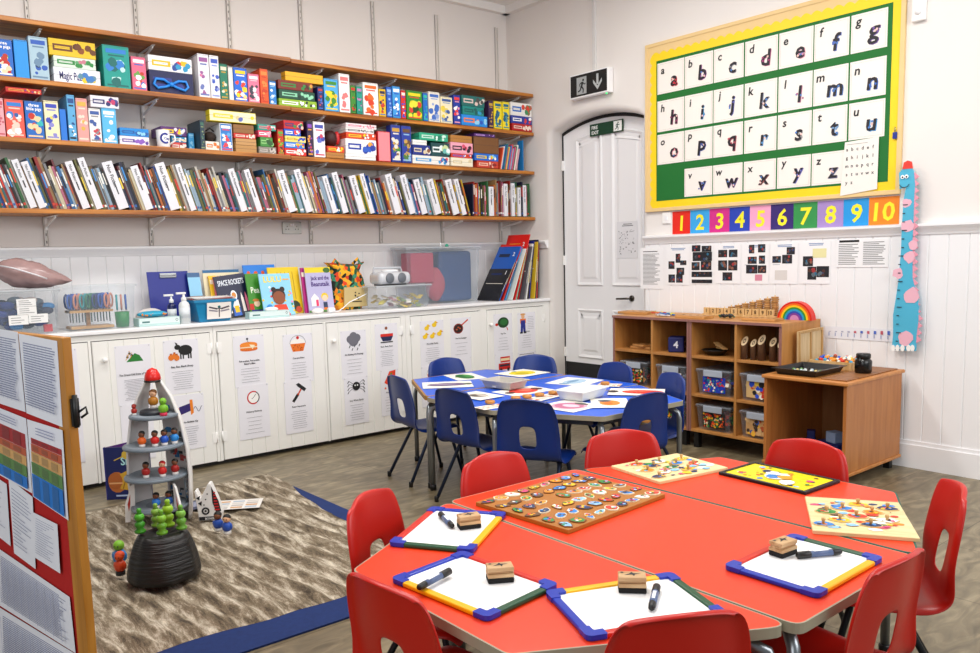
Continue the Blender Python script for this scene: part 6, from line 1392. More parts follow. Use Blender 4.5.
poster('rhyme poster with a navy figure, half hidden behind the toy rocket', (119.5, 405), (156, 457), 'The Twinkle', dr_boy, 9)
poster('rhyme poster of an orange and purple cotton reel', (167, 397), (206.5, 446.5), 'Wind the Bobbin Up', dr_bobbin, 9)
poster('rhyme poster of an orange cake with a slice cut out', (232.3, 336.5), (266, 384.5), 'Pat-a-cake, Pat-a-cake,|Baker\'s Man', dr_cake, 6)
poster('rhyme poster of an orange bun with a cherry', (282.3, 335), (314, 380.5), 'Currant Buns', dr_bun, 7)
poster('rhyme poster of a red clock face', (237, 386.5), (270.5, 435.5), 'Hickory Dickory', dr_clock, 5)
poster('rhyme poster of a hammer', (283.5, 382), (313.5, 430), 'Peter Hammers', dr_hammer, 9)
poster('rhyme poster of a grey rain cloud', (340, 331.5), (367.5, 376.5), 'It\'s Raining, It\'s Pouring', dr_cloud, 5)
poster('rhyme poster of a black spider', (343.5, 378), (369, 421.5), 'Incy Wincy Spider', dr_spider, 7)
poster('rhyme poster of a red and navy boat', (374.3, 324.5), (398.5, 368), 'Row, Row, Row', dr_boat, 9)
poster('rhyme poster of a red and yellow pizza slice', (380, 370.5), (399.5, 413.5), 'Pizza Time', dr_pizza, 6)
poster('rhyme poster of five yellow ducklings', (419.5, 321.5), (444.5, 365), 'Five Little Ducks', dr_ducks, 8)
poster('rhyme poster of a red frying pan', (450, 318.5), (471.5, 357.5), 'Five Fat Sausages', dr_pan, 4)
poster('rhyme poster under the ducklings, hidden by a blue chair', (421, 367), (445, 404), 'Five Currant Buns', dr_bun, 6)
poster('rhyme poster under the frying pan, showing above the blue table', (450.5, 359), (472, 396), 'Five Little Men', dr_none, 6)
poster('rhyme poster of a dark green turtle', (493.3, 314.5), (512.5, 352.5), 'Tiny Tim', dr_turtle, 5)
poster('rhyme poster of a farmer in blue dungarees', (517.3, 313), (535.5, 349.5), 'Old Farmer', dr_farmer, 6)
poster('rhyme poster of a red double-decker bus', (494.5, 354.5), (513.5, 392), 'The Wheels on the Bus', dr_bus, 7)
poster('rhyme poster with a grey frame, right of the bus poster', (517.5, 352.5), (536, 388), 'Sing', dr_box, 6)
poster('rhyme poster on the far left door, upper one by the notice board', (52, 350), (80.5, 401.5), 'Humpty', dr_none, 9)
poster('rhyme poster on the far left door, lower one by the notice board', (58, 408), (85.5, 461.5), 'Polly', dr_none, 9)

# ================================================================== along the worktop
ZW = ZC+.0005
CL1 = clear('#b9c6d0', .22, .08); CL2 = clear('#d0d8de', .5)
def cbox(name, lab, x0, x1, y0, y1, h, lid=True, tp=.02, cat='storage box'):
    t = thing(name, lab, cat, ((x0+x1)/2, (y0+y1)/2, ZW)); a, b = (x1-x0)/2, (y1-y0)/2; m = MB(); hz = h-.014 if lid else h
    A = lambda k, z: [(-a+k, -b+k, z), (a-k, -b+k, z), (a-k, b-k, z), (-a+k, b-k, z)]
    R = [A(tp, 0), A(.002, hz-.012), A(-.008, hz-.012), A(-.008, hz)]
    m.add([p for r in R for p in r], [(i*4+j, i*4+(j+1) % 4, i*4+4+(j+1) % 4, i*4+4+j) for i in range(3) for j in range(4)]+[(3, 2, 1, 0)], CL1); m.build('bin', t, bevel=.004)
    if lid: MB().box(-a-.01, a+.01, -b-.01, b+.01, hz+.001, h, CL2).build('lid', t, bevel=.004)
    return t, a, b
def yx(px, y, py=310): return yp(px, py, y).x
# 1 labelled box + pink bag
yA = YC+.055
t, a, b = cbox('labelled_storage_box', 'clear box with four handwritten white labels at the left end of the worktop', yx(-16, yA), yx(60, yA), yA, yA+.34, .275)
rn = random.Random(9); m = MB()
for i in range(60): m.ball(((rn.random()-.5)*1.5*a, (rn.random()-.5)*1.4*b, .045+rn.random()*.17), .035, mat(rn.choice(['#1f3a8a', '#2a86c8', '#232a3a', '#5a6a78', '#1a2244', '#c8b8b0']), .6), 1.2, .8, .7, 8, 6)
o = m.build('contents', t); o['kind'] = 'stuff'
m = MB(); m.box(a*.55, a*.78, -b*.86, -b*.7, .01, .055, mat('#c8242a', .5)); m.build('red_pot', t)
q = Art((-a, -b, 0), X3, Z3, -Y3, lift=.002); W2 = 2*a
for u, w, uw, wh in ((.42, .175, .26, .045), (.42, .125, .26, .048), (.30, .065, .26, .058), (.565, .07, .26, .055)):
    q.rect(W2*u, w, W2*(u+uw), w+wh, '#f2f2f0')
    for k in range(3): q.rect(W2*(u+.03), w+wh*(.2+.25*k), W2*(u+uw*(.6+.3*rn.random())), w+wh*(.2+.25*k)+.003, '#55555a'); q.h -= .0002
q.build('label', t)
p = t.location; bag = thing('plastic_bag', 'pinkish plastic bag of cloth slumped on the labelled box', 'bag', (p.x+.09, p.y-.03, ZW+.2765)); vs, fs = [], []; N, Mm = 28, 14
from mathutils import noise as _no
for j in range(Mm+1):
    for i in range(N):
        u = j/Mm; ang = 2*math.pi*i/N; r = math.sin(math.pi*min(1, max(0, u)))**.6
        x = -.21+.44*u; cz = .125-.085*u; hz = (.124-.082*u)*r; wy = (.14-.06*u)*r
        n_ = _no.noise(V((x*14, math.cos(ang)*3, math.sin(ang)*3)))*.014*r
        vs.append((x, math.cos(ang)*wy+n_, max(.002, cz+math.sin(ang)*hz+1.6*n_)))
fs = [(j*N+i, j*N+(i+1) % N, (j+1)*N+(i+1) % N, (j+1)*N+i) for j in range(Mm) for i in range(N)]
m = MB(); m.add(vs, fs, mat('#a88a88', .25, var=.25, scale=14), True); m.build('bag_body', bag)
m = MB(); m.tube([(-.19, -.06, .15), (-.12, -.135, .13), (0, -.135, .085), (.06, -.115, .06)], .005, mat('#e8e4e8', .3)); m.build('seal_strip', bag)
t2 = thing('plastic_bag', 'clear white plastic bag at the photo\'s left edge, on the worktop boxes', 'bag', (yx(-8, yA+.1), yA+.12, ZW+.2755)); m = MB(); m.ball((0, 0, .05), .055, clear('#e6eaf2', .75, .2), 1.0, 1.0, .9); m.build('bag_body', t2); bpy.data.objects.remove(t2.children[0]); bpy.data.objects.remove(t2); USED.pop("clear white plastic bag at the photo's left edge, on the worktop boxes", None)
# 2 scissors box
yB = YC+.05
t, a, b = cbox('scissors_box', 'open clear box holding the scissor rack, next to the labelled box', yx(65, yB), yx(137, yB), yB, yB+.36, .285, lid=False)
RK = wood('#b98748', '#d8ac6e', 0, 6); px_ = t.location
rk = thing('scissor_rack', 'wooden two-tier scissor rack full of blue-handled scissors inside the clear box', 'scissor rack', (px_.x-.03, px_.y-.03, ZW+.006))
m = MB(); m.box(-.14, .12, -.07, .07, 0, .018, RK); m.build('base', rk, bevel=.003); m = MB(); [m.box(-.14, .12, ya_, yb_, .105, .12, RK) for ya_, yb_ in ((-.07, -.042), (-.028, .028), (.042, .07))]; m.box(-.14, -.132, -.042, .042, .105, .12, RK); m.box(.112, .12, -.042, .042, .105, .12, RK); m.build('shelf', rk); m = MB(); m.cyl((-.02, 0, .018), (-.02, 0, .105), .014, RK); m.build('post', rk)
sc0 = bpy.data.objects.new('scissors', None); COL.objects.link(sc0); sc0['category'] = 'scissors'
HB = [mat(c, .4) for c in ('#1f5ab8', '#2aa0a8', '#123c7a', '#d8907a', '#1f7a5a')]
def scissors(hm, grp, lab, loc, rz):
    o = thing('scissors', lab, 'scissors', loc, rz, grp)
    m = MB()
    for s in (-1, 1): m.tube([(s*.006, 0, .070)]+[(s*.021+.017*math.cos(k*.785+1.57), 0, .118+.044*math.sin(k*.785-1.57)) for k in range(9)], .0065, hm, 6)
    m.build('handles', o); m = MB(); m.box(-.005, .005, -.0012, .0012, -.02, .078, mat('#b8bcc4', .25, .9)); m.build('blades', o)
bpy.data.objects.remove(sc0)
hn = ['blue', 'teal', 'navy', 'peach', 'green']; k = 0
for r in range(2):
    for i in range(7):
        c_ = (i*3+r*2) % 5; k += 1
        scissors(HB[c_], 'scissors in the rack', '%s scissors, %s from left in the %s row of the rack' % (hn[c_], ORD[i], ('front', 'back')[r]), (px_.x-.03-.118+.037*i, px_.y-.03-.035+.07*r, ZW+.006+.060), .6)
cup = thing('green_cup', 'green plastic cup of scissors at the right end of the clear box', 'cup', (px_.x+.145, px_.y-.09, ZW+.004)); MB().lathe([(0, 0), (.040, 0), (.046, .10), (.043, .10), (.037, .006), (0, .006)], mat('#158a3c', .35), seg=22).build('cup_body', cup)
for i in range(3): scissors(HB[(i*2+1) % 5], 'scissors in the green cup', '%s-handled scissors sticking out of the green cup' % ('teal', 'peach', 'blue', 'green', 'navy')[i], (px_.x+.145-.028+.028*i, px_.y-.09, ZW+.05), 1.3)
# 3 tissue boxes
def tissue(lab, px0, px1, yf, h, d):
    x0, x1 = yx(px0, yf, 318), yx(px1, yf, 318); t = thing('tissue_box', lab, 'tissue box', (x0, yf, ZW)); w = x1-x0
    MB().box(0, w, 0, d, 0, h, mat('#b9d8d6', .45)).build('carton', t, bevel=.002); q = Art((0, 0, 0), X3, Z3, -Y3, lift=.0008); q.rect(.004, h*.3, w-.004, h*.95, '#dcecea'); q.rect(w*.08, h*.42, w*.26, h*.62, '#4a7a78'); q.ring(w*.92, h*.62, .006, .009, '#4a6a6a'); q.build('front_print', t)
    return t, w
tb, w_ = tissue('long pale green tissue box under the dotted packet', 138.5, 180, YC+.05, .055, .12)
pk = thing('tissue_packet', 'turquoise packet with orange dots on the left tissue box', 'packet', (tb.location.x+.11, tb.location.y+.065, ZW+.0555)); m = MB(); m.ball((0, 0, .022), .06, mat('#2aa6c8', .35), 1.7, .9, .36); m.build('wrapper', pk)
q = MB()
for i in range(12): q.ball((-.08+.16*rn.random(), -.045+.012*rn.random()*0-.004, .014+.016*rn.random()), .006, mat('#e8872a', .5), 1, .5, 1, 8, 5)
q.build('dots', pk)
pk2 = thing('tissue_packet', 'crumpled white packet behind the left tissue box', 'packet', (tb.location.x+.14, tb.location.y+.21, ZW)); m = MB(); m.ball((0, 0, .055), .065, mat('#dcd6d2', .5, var=.1), 1.5, .7, .85); m.build('wrapper', pk2)
tb2, w_ = tissue('short pale green tissue box in front of the cover-out books', 249.5, 290, YC+.03, .05, .075)
m = MB(); m.ball((w_*.6, .038, .06), .03, mat('#f6f4f2', .7, var=.05), 1.8, 1, .6); m.build('tissue', tb2)
# 4 clipboard
x0, x1 = yx(151.5, YC+.33, 290), yx(193, YC+.33, 290); hh = .36
t = thing('clipboard', 'dark blue clipboard leaning against the panelling', 'clipboard', (x0, YC+.36, ZW), rot=(math.radians(-9), 0, 0)); w = x1-x0
MB().box(0, w, 0, .004, 0, hh, mat('#0d1f86', .4)).build('board', t, bevel=.0015); m = MB(); m.box(w*.3, w*.7, -.012, 0, hh-.045, hh-.012, STEEL); m.cyl((w*.32, -.012, hh-.03), (w*.68, -.012, hh-.03), .007, STEEL); m.build('clip', t, bevel=.003); q = Art((0, 0, 0), X3, Z3, -Y3, lift=.001); q.rect(w*.31, hh-.04, w*.69, hh-.02, '#f2f2f2'); q.build('paper_slip', t)
# 5 pump bottles
def bottle(lab, px, yf, r, h, col, dark):
    t = thing('pump_bottle', lab, 'bottle', (yx(px, yf, 318), yf, ZW)); PW = mat('#f2f2f2', .3)
    MB().lathe([(0, 0), (r, 0), (r, h*.82), (r*.8, h*.92), (r*.4, h), (0, h)], mat(col, .3), seg=20).build('bottle_body', t)
    m = MB(); m.lathe([(r*.5, 0), (r*.5, .022), (r*.25, .026), (r*.2, .05), (0, .05)], PW, (0, 0, h), 16); m.box(-.05, .014, -.01, .01, h+.046, h+.06, PW); m.build('pump', t, bevel=.003)
    q = MB(); q.lathe([(r+.0006, h*.25), (r+.0006, h*.7)], mat('#e9eef0' if dark else '#dfe6ea', .4), seg=20); q.build('label', t)
bottle('dark blue pump bottle with a white pump', 172.5, YC+.215, .03, .14, '#16205a', True)
bottle('white pump bottle right of the dark one', 185, YC+.075, .036, .155, '#e6eaea', False)
# 6 teal basket
yf = YC+.05; x0, x1 = yx(197, yf), yx(233, yf); a = (x1-x0)/2
t = thing('storage_basket', 'teal plastic basket with a dragonfly picture on its front', 'basket', ((x0+x1)/2, yf+.10, ZW)); TL = mat('#0c7fae', .4); H = .155; m = MB()
A = lambda k, z: [(-a+k, -.10+k*.7, z), (a-k, -.10+k*.7, z), (a-k, .10-k*.7, z), (-a+k, .10-k*.7, z)]
R = [A(.02, 0), A(-.012, H-.02), A(-.022, H-.02), A(-.022, H), A(-.010, H), A(.022, .005)]
m.add([p for r in R for p in r], [(i*4+j, i*4+(j+1) % 4, i*4+4+(j+1) % 4, i*4+4+j) for i in range(5) for j in range(4)]+[(3, 2, 1, 0), (20, 21, 22, 23)], TL); m.build('tub', t, bevel=.003)
q = Art((-a*.5, -.103, .02), X3, V((0, -.13, .99)), -Y3, lift=.004); cw, ch = a*1.35, .115; q.rect(0, 0, cw, ch, '#efe9e2'); DF = '#4a4048'
for s in (-1, 1):
    for dy in (.0, -.016): q.poly([(cw*.5, ch*.62+dy), (cw*.5+s*cw*.4, ch*.78+dy*1.4), (cw*.5+s*cw*.43, ch*.70+dy*1.4), (cw*.5+s*cw*.1, ch*.56+dy)], '#8a8490' if dy else DF)
q.disc(cw*.5, ch*.72, cw*.06, '#1f6a6a'); q.line(cw*.5, ch*.7, cw*.5, ch*.1, .007, DF); q.build('picture_label', t)
t3 = thing('paper_stack', 'untidy stack of papers lying across the teal basket', 'papers', (t.location.x, t.location.y, ZW+H+.0006)); m = MB()
for i in range(6): an = .12*math.sin(i*2.3); m.obox((.006*math.sin(i*3), .004*math.cos(i*5), .001+.0028*i), V((math.cos(an), math.sin(an), 0)), V((-math.sin(an), math.cos(an), 0)), Z3, a*1.12, .095, .0011, mat(['#e8e4e0', '#d8d0cc', '#c83a3a', '#ece8e4', '#cfd6da', '#f0ece8'][i], .6))
m.build('sheets', t3)
# 7 cover-out books leaning on the wall
def coverbook(lab, px0, px1, top, yb, bg, draw, th=.012, side=None, lean=14, roll=0, bot=None):
    x0, x1 = yx(px0, yb, 290), yx(px1, yb, 290); w = x1-x0; zt = yp((px0+px1)/2, top, yb+.04).z; h = (zt-ZW)/math.cos(math.radians(lean))
    L = math.radians(lean); t = thing('picture_book', lab, 'book', (x0, yb, ZW+math.sin(abs(math.radians(roll)))*w*(1 if roll > 0 else 0)+th*math.sin(L)+.0006), rot=(-L, math.radians(roll), 0), group='cover-out picture books on the worktop')
    m = MB(); m.box(0, w, 0, th, 0, h, mat(bg, .35)); m.build('cover', t, bevel=.001); MB().box(.002, w+.0006, .0025, th-.0025, .0025, h+.0006, PAGE).build('pages', t)
    q = Art((0, 0, 0), X3, Z3, -Y3, lift=.0008); draw(q, w, h); q.build('cover_print', t)
def c_sky(q, w, h): q.rect(0, h*.5, w, h*.9, '#8fc8e8'); q.rect(0, h*.3, w, h*.5, '#8a5a3a')
def c_cream(q, w, h):
    rn_ = random.Random(2); q.rect(w*.0, h*.94, w, h, '#2a6a9a')
    for i in range(9): q.poly(blob(rn_, w*(.15+.08*i), h*.84, w*.045, 7), ['#c8702a', '#3a5a3a', '#a83a2a'][i % 3])
def c_none(q, w, h): q.rect(w*.1, h*.8, w*.9, h*.9, '#f2e8d0')
def c_space(q, w, h):
    q.text('SPACE ROCKETS', w*.5, h*.76, h*.13, '#e8eef6', maxw=w*.84); q.poly([(w*.36, 0), (w*.62, 0), (w*.58, h*.45), (w*.5, h*.62), (w*.42, h*.45)], '#3a6ac8'); q.disc(w*.5, h*.5, w*.10, '#f2f4f6', h*.12); q.disc(w*.5, h*.5, w*.07, '#d88a3a', h*.07); q.rect(w*.4, h*.2, w*.6, h*.38, '#f2f2f2'); q.rect(w*.43, h*.08, w*.57, h*.24, '#f2c81c')
    for x, c_ in ((.16, '#e8a03a'), (.28, '#f2e8e0'), (.74, '#f2e8e0'), (.87, '#f27a9a')): q.poly([(w*(x-.05), h*.08), (w*(x+.05), h*.08), (w*(x+.04), h*.4), (w*x, h*.55), (w*(x-.04), h*.4)], c_)
def c_fish(q, w, h):
    for i in range(4): q.poly(blob(random.Random(i), w*(.16+.22*i), h*.84, w*.06, 8), '#e8561c')
def c_pea(q, w, h):
    q.text('Pea', w*.55, h*.55, h*.14, '#e8f2d8', maxw=w*.6); q.disc(w*.55, h*.3, w*.22, '#e8c8a8'); q.disc(w*.5, h*.38, w*.24, '#c87a2a', w*.1); q.rect(w*.1, 0, w*.9, h*.16, '#22347a'); q.rect(0, h*.16, w*.3, h*.3, '#c82a1c')
def c_lulu(q, w, h):
    q.text('LULU', w*.42, h*.8, h*.14, '#f4d81c', maxw=w*.6); q.rect(w*.74, h*.84, w*.95, h*.87, '#e8a83a'); rn_ = random.Random(5)
    for i in range(22): q.disc(w*rn_.random(), h*(.1+.6*rn_.random()), w*.035, rn_.choice(['#e83a3a', '#f2c81c', '#2d8a3e', '#f28ab8', '#ffffff']), n=8); q.h -= .0002
    q.h += .001; q.poly([(w*.24, 0), (w*.84, 0), (w*.74, h*.26), (w*.36, h*.26)], '#e0442a'); q.disc(w*.4, h*.62, w*.08, '#2a1812'); q.disc(w*.68, h*.62, w*.08, '#2a1812'); q.disc(w*.54, h*.48, w*.22, '#2a1812', h*.16); q.disc(w*.54, h*.42, w*.2, '#8a4a2a', h*.16); q.disc(w*.2, h*.2, w*.1, '#2a86d8')
def c_yel(q, w, h):
    for i in range(5): q.line(w*(.2+.15*i), h*.3, w*(.3+.12*i), h*.9, .005, '#b89412')
    q.disc(w*.5, h*.7, w*.08, '#6a4a1a'); q.disc(w*.75, h*.16, w*.16, '#2a3a1a'); q.disc(w*.85, h*.08, w*.1, '#c84a2a')
def c_jack(q, w, h):
    q.rect(0, h*.88, w, h, '#e8cf2a'); q.disc(w*.85, h*.93, w*.14, '#3a6a2a', h*.06); q.text('Jack and the', w*.55, h*.72, h*.09, '#4a2a7a', maxw=w*.72); q.text('Beanstalk', w*.55, h*.58, h*.10, '#4a2a7a', maxw=w*.72)
    q.disc(w*.66, h*.34, w*.14, '#f2c81c'); q.disc(w*.66, h*.31, w*.11, '#f2d0b0'); q.rect(w*.58, h*.1, w*.74, h*.22, '#2a3a5a'); q.rect(w*.58, 0, w*.74, h*.1, '#e0731c'); q.poly([(w*.12, h*.14), (w*.42, h*.14), (w*.42, h*.32), (w*.27, h*.42), (w*.12, h*.32)], '#f4f2f0'); q.rect(w*.3, h*.14, w*.4, h*.28, '#e83a6a'); q.rect(0, 0, w, h*.05, '#5a8a4a')
coverbook('sky photo book half hidden behind the blue clipboard', 192, 204.5, 273, YC+.30, '#2a5a8a', c_sky)
coverbook('cream book with a row of small coloured figures, at the back of the cover-out books', 206.5, 243, 270, YC+.37, '#e8dcb8', c_cream, lean=10)
coverbook('yellow book peeping left of the space book', 213, 220.5, 276, YC+.325, '#f2c61c', c_none)
coverbook('pink book peeping left of the space book', 217.5, 226, 277, YC+.302, '#e87a92', c_none)
coverbook('navy book with SPACE ROCKETS on its cover', 222, 253, 276.5, YC+.275, '#121a3e', c_space, roll=-6)
coverbook('bright blue book with orange fish along its top', 247, 279, 265, YC+.38, '#1f7fe0', c_fish, lean=9)
coverbook('green book with Pea on its cover', 250, 264, 274, YC+.215, '#3a8a1f', c_pea)
coverbook('light blue LULU book with a child\'s face', 263.5, 294.5, 274, YC+.15, '#8fd0ee', c_lulu)
coverbook('yellow book behind the light blue one', 272, 303, 267.5, YC+.29, '#ecc91e', c_yel, lean=11)
coverbook('pale lilac Jack and the Beanstalk book', 308.5, 334, 267.5, YC+.22, '#b8b4d8', c_jack, lean=9)
coverbook('dark book with a pink spine just left of the lilac book', 304.5, 310, 268, YC+.245, '#b01f7a', c_none, lean=9)
# 9 patterned drawstring bag
xb = yx(353, YC+.3, 300); t = thing('drawstring_bag', 'orange and green patterned cloth bag with a plain beige pocket', 'bag', (xb-.015, YC+.385, ZW)); t.scale = (1.05, 1, 1.12)
def motley():
    m = bpy.data.materials.new('printed_cotton'); m.use_nodes = True; n, l = m.node_tree.nodes, m.node_tree.links; b_ = n['Principled BSDF']; b_.inputs['Roughness'].default_value = .85
    tc = n.new('ShaderNodeTexCoord'); vo = n.new('ShaderNodeTexVoronoi'); vo.inputs['Scale'].default_value = 34; vo.inputs['Randomness'].default_value = 1; r = n.new('ShaderNodeValToRGB'); r.color_ramp.interpolation = 'CONSTANT'; e = r.color_ramp.elements
    for i, c_ in enumerate(['#e8861c', '#1f5a3a', '#f2b41c', '#d8401c', '#15221c', '#3a8a6a', '#f0a82a']):
        x = e[0] if i == 0 else e.new(i/7); x.position = i/7; x.color = lin(c_)
    sp = n.new('ShaderNodeSeparateColor'); l.new(tc.outputs['Object'], vo.inputs['Vector']); l.new(vo.outputs['Color'], sp.inputs[0]); l.new(sp.outputs[0], r.inputs[0]); l.new(r.outputs[0], b_.inputs['Base Color']); return m
MOT = motley(); vs, fs = [], []; N, Mm = 36, 20
for j in range(Mm+1):
    v = j/Mm
    for i in range(N):
        an = 2*math.pi*i/N; w0 = .155*(.82+.28*math.sin(math.pi*min(1, v*1.2))) if v < .72 else .155*(.98-.25*math.sin((v-.72)/.28*math.pi)+.18*(v-.72)/.28)
        d0 = .085*(1-.35*v); n_ = .02*_no.noise(V((math.cos(an)*2.2, math.sin(an)*2.2, v*5)))+.010*math.sin(an*9)*max(0, v-.5)
        vs.append((math.cos(an)*(w0+n_), math.sin(an)*(d0+n_), .33*v+.02*math.cos(an*2)*max(0, v-.7)*3))
fs = [(j*N+i, j*N+(i+1) % N, (j+1)*N+(i+1) % N, (j+1)*N+i) for j in range(Mm) for i in range(N)]+[tuple(range(N-1, -1, -1)), tuple(Mm*N+i for i in range(N))]
m = MB(); m.add(vs, fs, MOT, True); m.build('bag_body', t)
m = MB(); pv = [(-.075, .02), (.135, .02), (.145, .16), (-.07, .165)]; m.slab(pv, (0, -.106, 0), X3, Z3, V((0, .014, 0)), mat('#c9b27a', .8)); m.build('pocket', t, bevel=.006)
q = Art((0, -.106, 0), X3, Z3, -Y3, lift=.001); rn_ = random.Random(6)
for i in range(9): q.poly(blob(rn_, .035+.08*(rn_.random()-.5), .10+.05*(rn_.random()-.5), .009, 6, .6), '#1f1a12')
q.rect(-.005, .055, .08, .062, '#1f1a12'); q.build('pocket_print', t)
m = MB(); m.tube([(.06, -.02, .33), (.10, -.03, .37), (.13, -.02, .33), (.12, 0, .29)], .012, MOT); m.tube([(-.06, -.02, .33), (-.1, -.03, .365), (-.13, -.02, .32)], .012, MOT); m.build('tie', t)
# cable and crumpled tissue in front of the bag
t = thing('charging_cable', 'white charging cable trailing over the worktop by the patterned bag', 'cable', (yx(330, YC+.12, 303), YC+.10, ZW)); m = MB(); m.tube([(0, 0, .012), (.05, -.01, .008), (.10, 0, .03), (.17, .01, .075), (.25, .02, .10), (.33, .02, .13)], .004, mat('#f2f2f2', .4)); m.build('lead', t); m = MB(); m.cyl((-.03, 0, .022), (.025, 0, .022), .02, mat('#f0f0f0', .35)); m.build('plug', t, bevel=.004)
t = thing('crumpled_tissue', 'crumpled white tissue left of the charging cable', 'tissue', (yx(318, YC+.1, 304), YC+.11, ZW)); m = MB(); m.ball((0, 0, .022), .035, mat('#f2efec', .8, var=.1), 1.5, .9, .62, 10, 7); m.build('tissue_body', t)
# 11/12 clear boxes and CD player
yf = YC+.055
t, a, b = cbox('craft_box', 'low clear box of paper scraps under the silver CD player', yx(377, yf, 300), yx(431, yf, 300), yf, yf+.2, .19); pb = t.location.copy()
m = MB(); rn_ = random.Random(12)
for i in range(40): an = rn_.random()*3; m.obox(((rn_.random()-.5)*1.6*a, (rn_.random()-.5)*1.5*b, .02+.08*rn_.random()), V((math.cos(an), math.sin(an), .4)).normalized(), V((-math.sin(an), math.cos(an), 0)), Z3, .03, .02, .004, mat(rn_.choice(['#d8c06a', '#e8e4dc', '#c8b89a', '#e0d24a', '#d8a8b0', '#8a9a7a']), .7))
o = m.build('contents', t); o['kind'] = 'stuff'
t = thing('cd_player', 'small silver-white CD player on the low clear box', 'CD player', (pb.x-.07, pb.y-.0, ZW+.1906)); t.scale = (1.3, 1.3, 1.35); SV = mat('#d6d9de', .25, .2)
m = MB(); m.box(-.12, .12, -.07, .07, .006, .08, SV); m.build('case', t, bevel=.028, seg=4)
m = MB(); m.lathe([(0, .004), (.028, .004), (.032, 0)], mat('#6a7078', .4), (-.045, -.07, .043), 20, -Y3); m.build('speaker', t); m = MB(); m.lathe([(0, .004), (.028, .004), (.032, 0)], mat('#6a7078', .4), (.045, -.07, .043), 20, -Y3); m.build('speaker', t)
m = MB(); m.lathe([(.055, 0), (.055, .01), (.045, .016), (0, .016)], mat('#eceef0', .2), (0, 0, .079), 24); m.build('lid', t); m = MB(); m.tube([(-.11, .02, .06), (-.10, .03, .105), (.10, .03, .105), (.11, .02, .06)], .007, mat('#b8bcc2', .3)); m.build('carry_handle', t); m = MB(); m.box(-.09, .09, -.05, .05, 0, .006, BLACK); m.build('foot', t)
yf = YC+.16
t, a, b = cbox('dressing_up_box', 'big clear lidded box of pink and blue cloth beside the standing books', yx(407, YC+.275, 290), yx(480, YC+.275, 290), YC+.268, YC+.490, .50); pb = t.location.copy()
m = MB(); m.box(-a*.85, -a*.25, -b*.8, b*.6, .19, .45, mat('#b03a52', .8)); m.build('pink_folder', t, bevel=.01); m = MB(); m.ball((-.04, -.02, .17), .10, mat('#b0485a', .85, var=.2, scale=30), 1.1, .7, 1.55); m.build('pink_cloth', t, sub=1)
m = MB(); m.box(-.02, a*.86, -b*.6, b*.8, .012, .46, mat('#1c4078', .7, var=.15)); m.build('blue_bag', t, bevel=.03, seg=3)
t = thing('teal_bottle_top', 'tiny teal pot standing on the big clear box', 'pot', (pb.x+.07, pb.y-.06, ZW+.5006)); MB().lathe([(0, 0), (.018, 0), (.014, .018), (.008, .024), (0, .024)], mat('#1f9a7a', .4), seg=14).build('pot_body', t)
t = thing('glass_ornament', 'tiny clear ornament left of the teal pot on the big clear box', 'ornament', (pb.x+.0, pb.y-.06, ZW+.5006)); MB().lathe([(0, 0), (.013, 0), (.005, .012), (.014, .026), (0, .04)], clear('#e8eef0', .6), seg=14).build('ornament_body', t)
# 13 big standing books at the end of the worktop
BB = [('patterned black', '#1f1f24', .33, 31), ('blue with a white line', '#1a5ab8', .56, 30), ('bright red', '#d8281c', .57, 27), ('light blue', '#4a9ad8', .53, 25), ('green-edged white', '#dfe6dc', .50, 22), ('tall red', '#d81f1a', .63, 19), ('mint', '#8fc8b0', .50, 18), ('dark red with white title', '#b0201c', .52, 16), ('grey', '#5a5a60', .50, 14), ('white', '#ecebe6', .52, 11), ('black and yellow', '#2f2a10', .50, 9), ('deep blue', '#1f2f8a', .54, 8), ('yellow', '#d8b42a', .53, 6), ('navy', '#141c40', .55, 5), ('vermilion', '#e04a2c', .50, 4), ('charcoal', '#242428', .44, 3)]
x = yx(495, YC+.1, 300); xe = XW-.08
run = sum(BB[i][2]*max(0, math.tan(math.radians(BB[i][3]))-math.tan(math.radians(BB[i+1][3]))) for i in range(len(BB)-1))
thk = max(.012, (xe-x-run)/len(BB)-.004)
for i, (nm, col, hh, an) in enumerate(BB):
    A_ = math.radians(an); th = thk*math.cos(A_)*(.85+.15*((i*3) % 2))
    t = thing('large_book', '%s large book, %s from left in the row beside the door' % (nm, ORD[i]), 'book', (x, YC+.06+.012*((i*5) % 4), ZW+math.sin(A_)*th+.0005), group='large books at the end of the worktop', rot=(0, A_, 0))
    m = MB(); m.box(0, th, 0, .30, 0, hh, mat(col, .4)); m.build('cover', t); MB().box(.0025, th-.0025, .003, .297, hh-.001, hh+.0006, PAGE).build('pages', t)
    q = Art((0, .30, 0), -Y3, Z3, -X3, lift=.0008)
    q.rect(.03, hh*.52, .27, hh*.535, '#efe8d8'); q.rect(.05, hh*.8, .2, hh*.86, ['#12275a', '#1a2a4a', '#f2d21c'][i % 3]); q.text(str(1+i % 4), .25, hh*.82, .04, '#f2f2f2')
    if i == 1: q.rect(.06, .03, .24, .2, '#e8e0cc')
    q.build('cover_print', t)
    q = Art((0, 0, 0), X3, Z3, -Y3, lift=.0006); q.rect(th*.3, hh*.3, th*.7, hh*.7, ['#f2efe6', '#e8c83a', '#f2efe6', '#1a1a1c'][i % 4]); q.build('spine_print', t)
    if i+1 < len(BB): x += thk+.004+hh*max(0, math.tan(A_)-math.tan(math.radians(BB[i+1][3])))
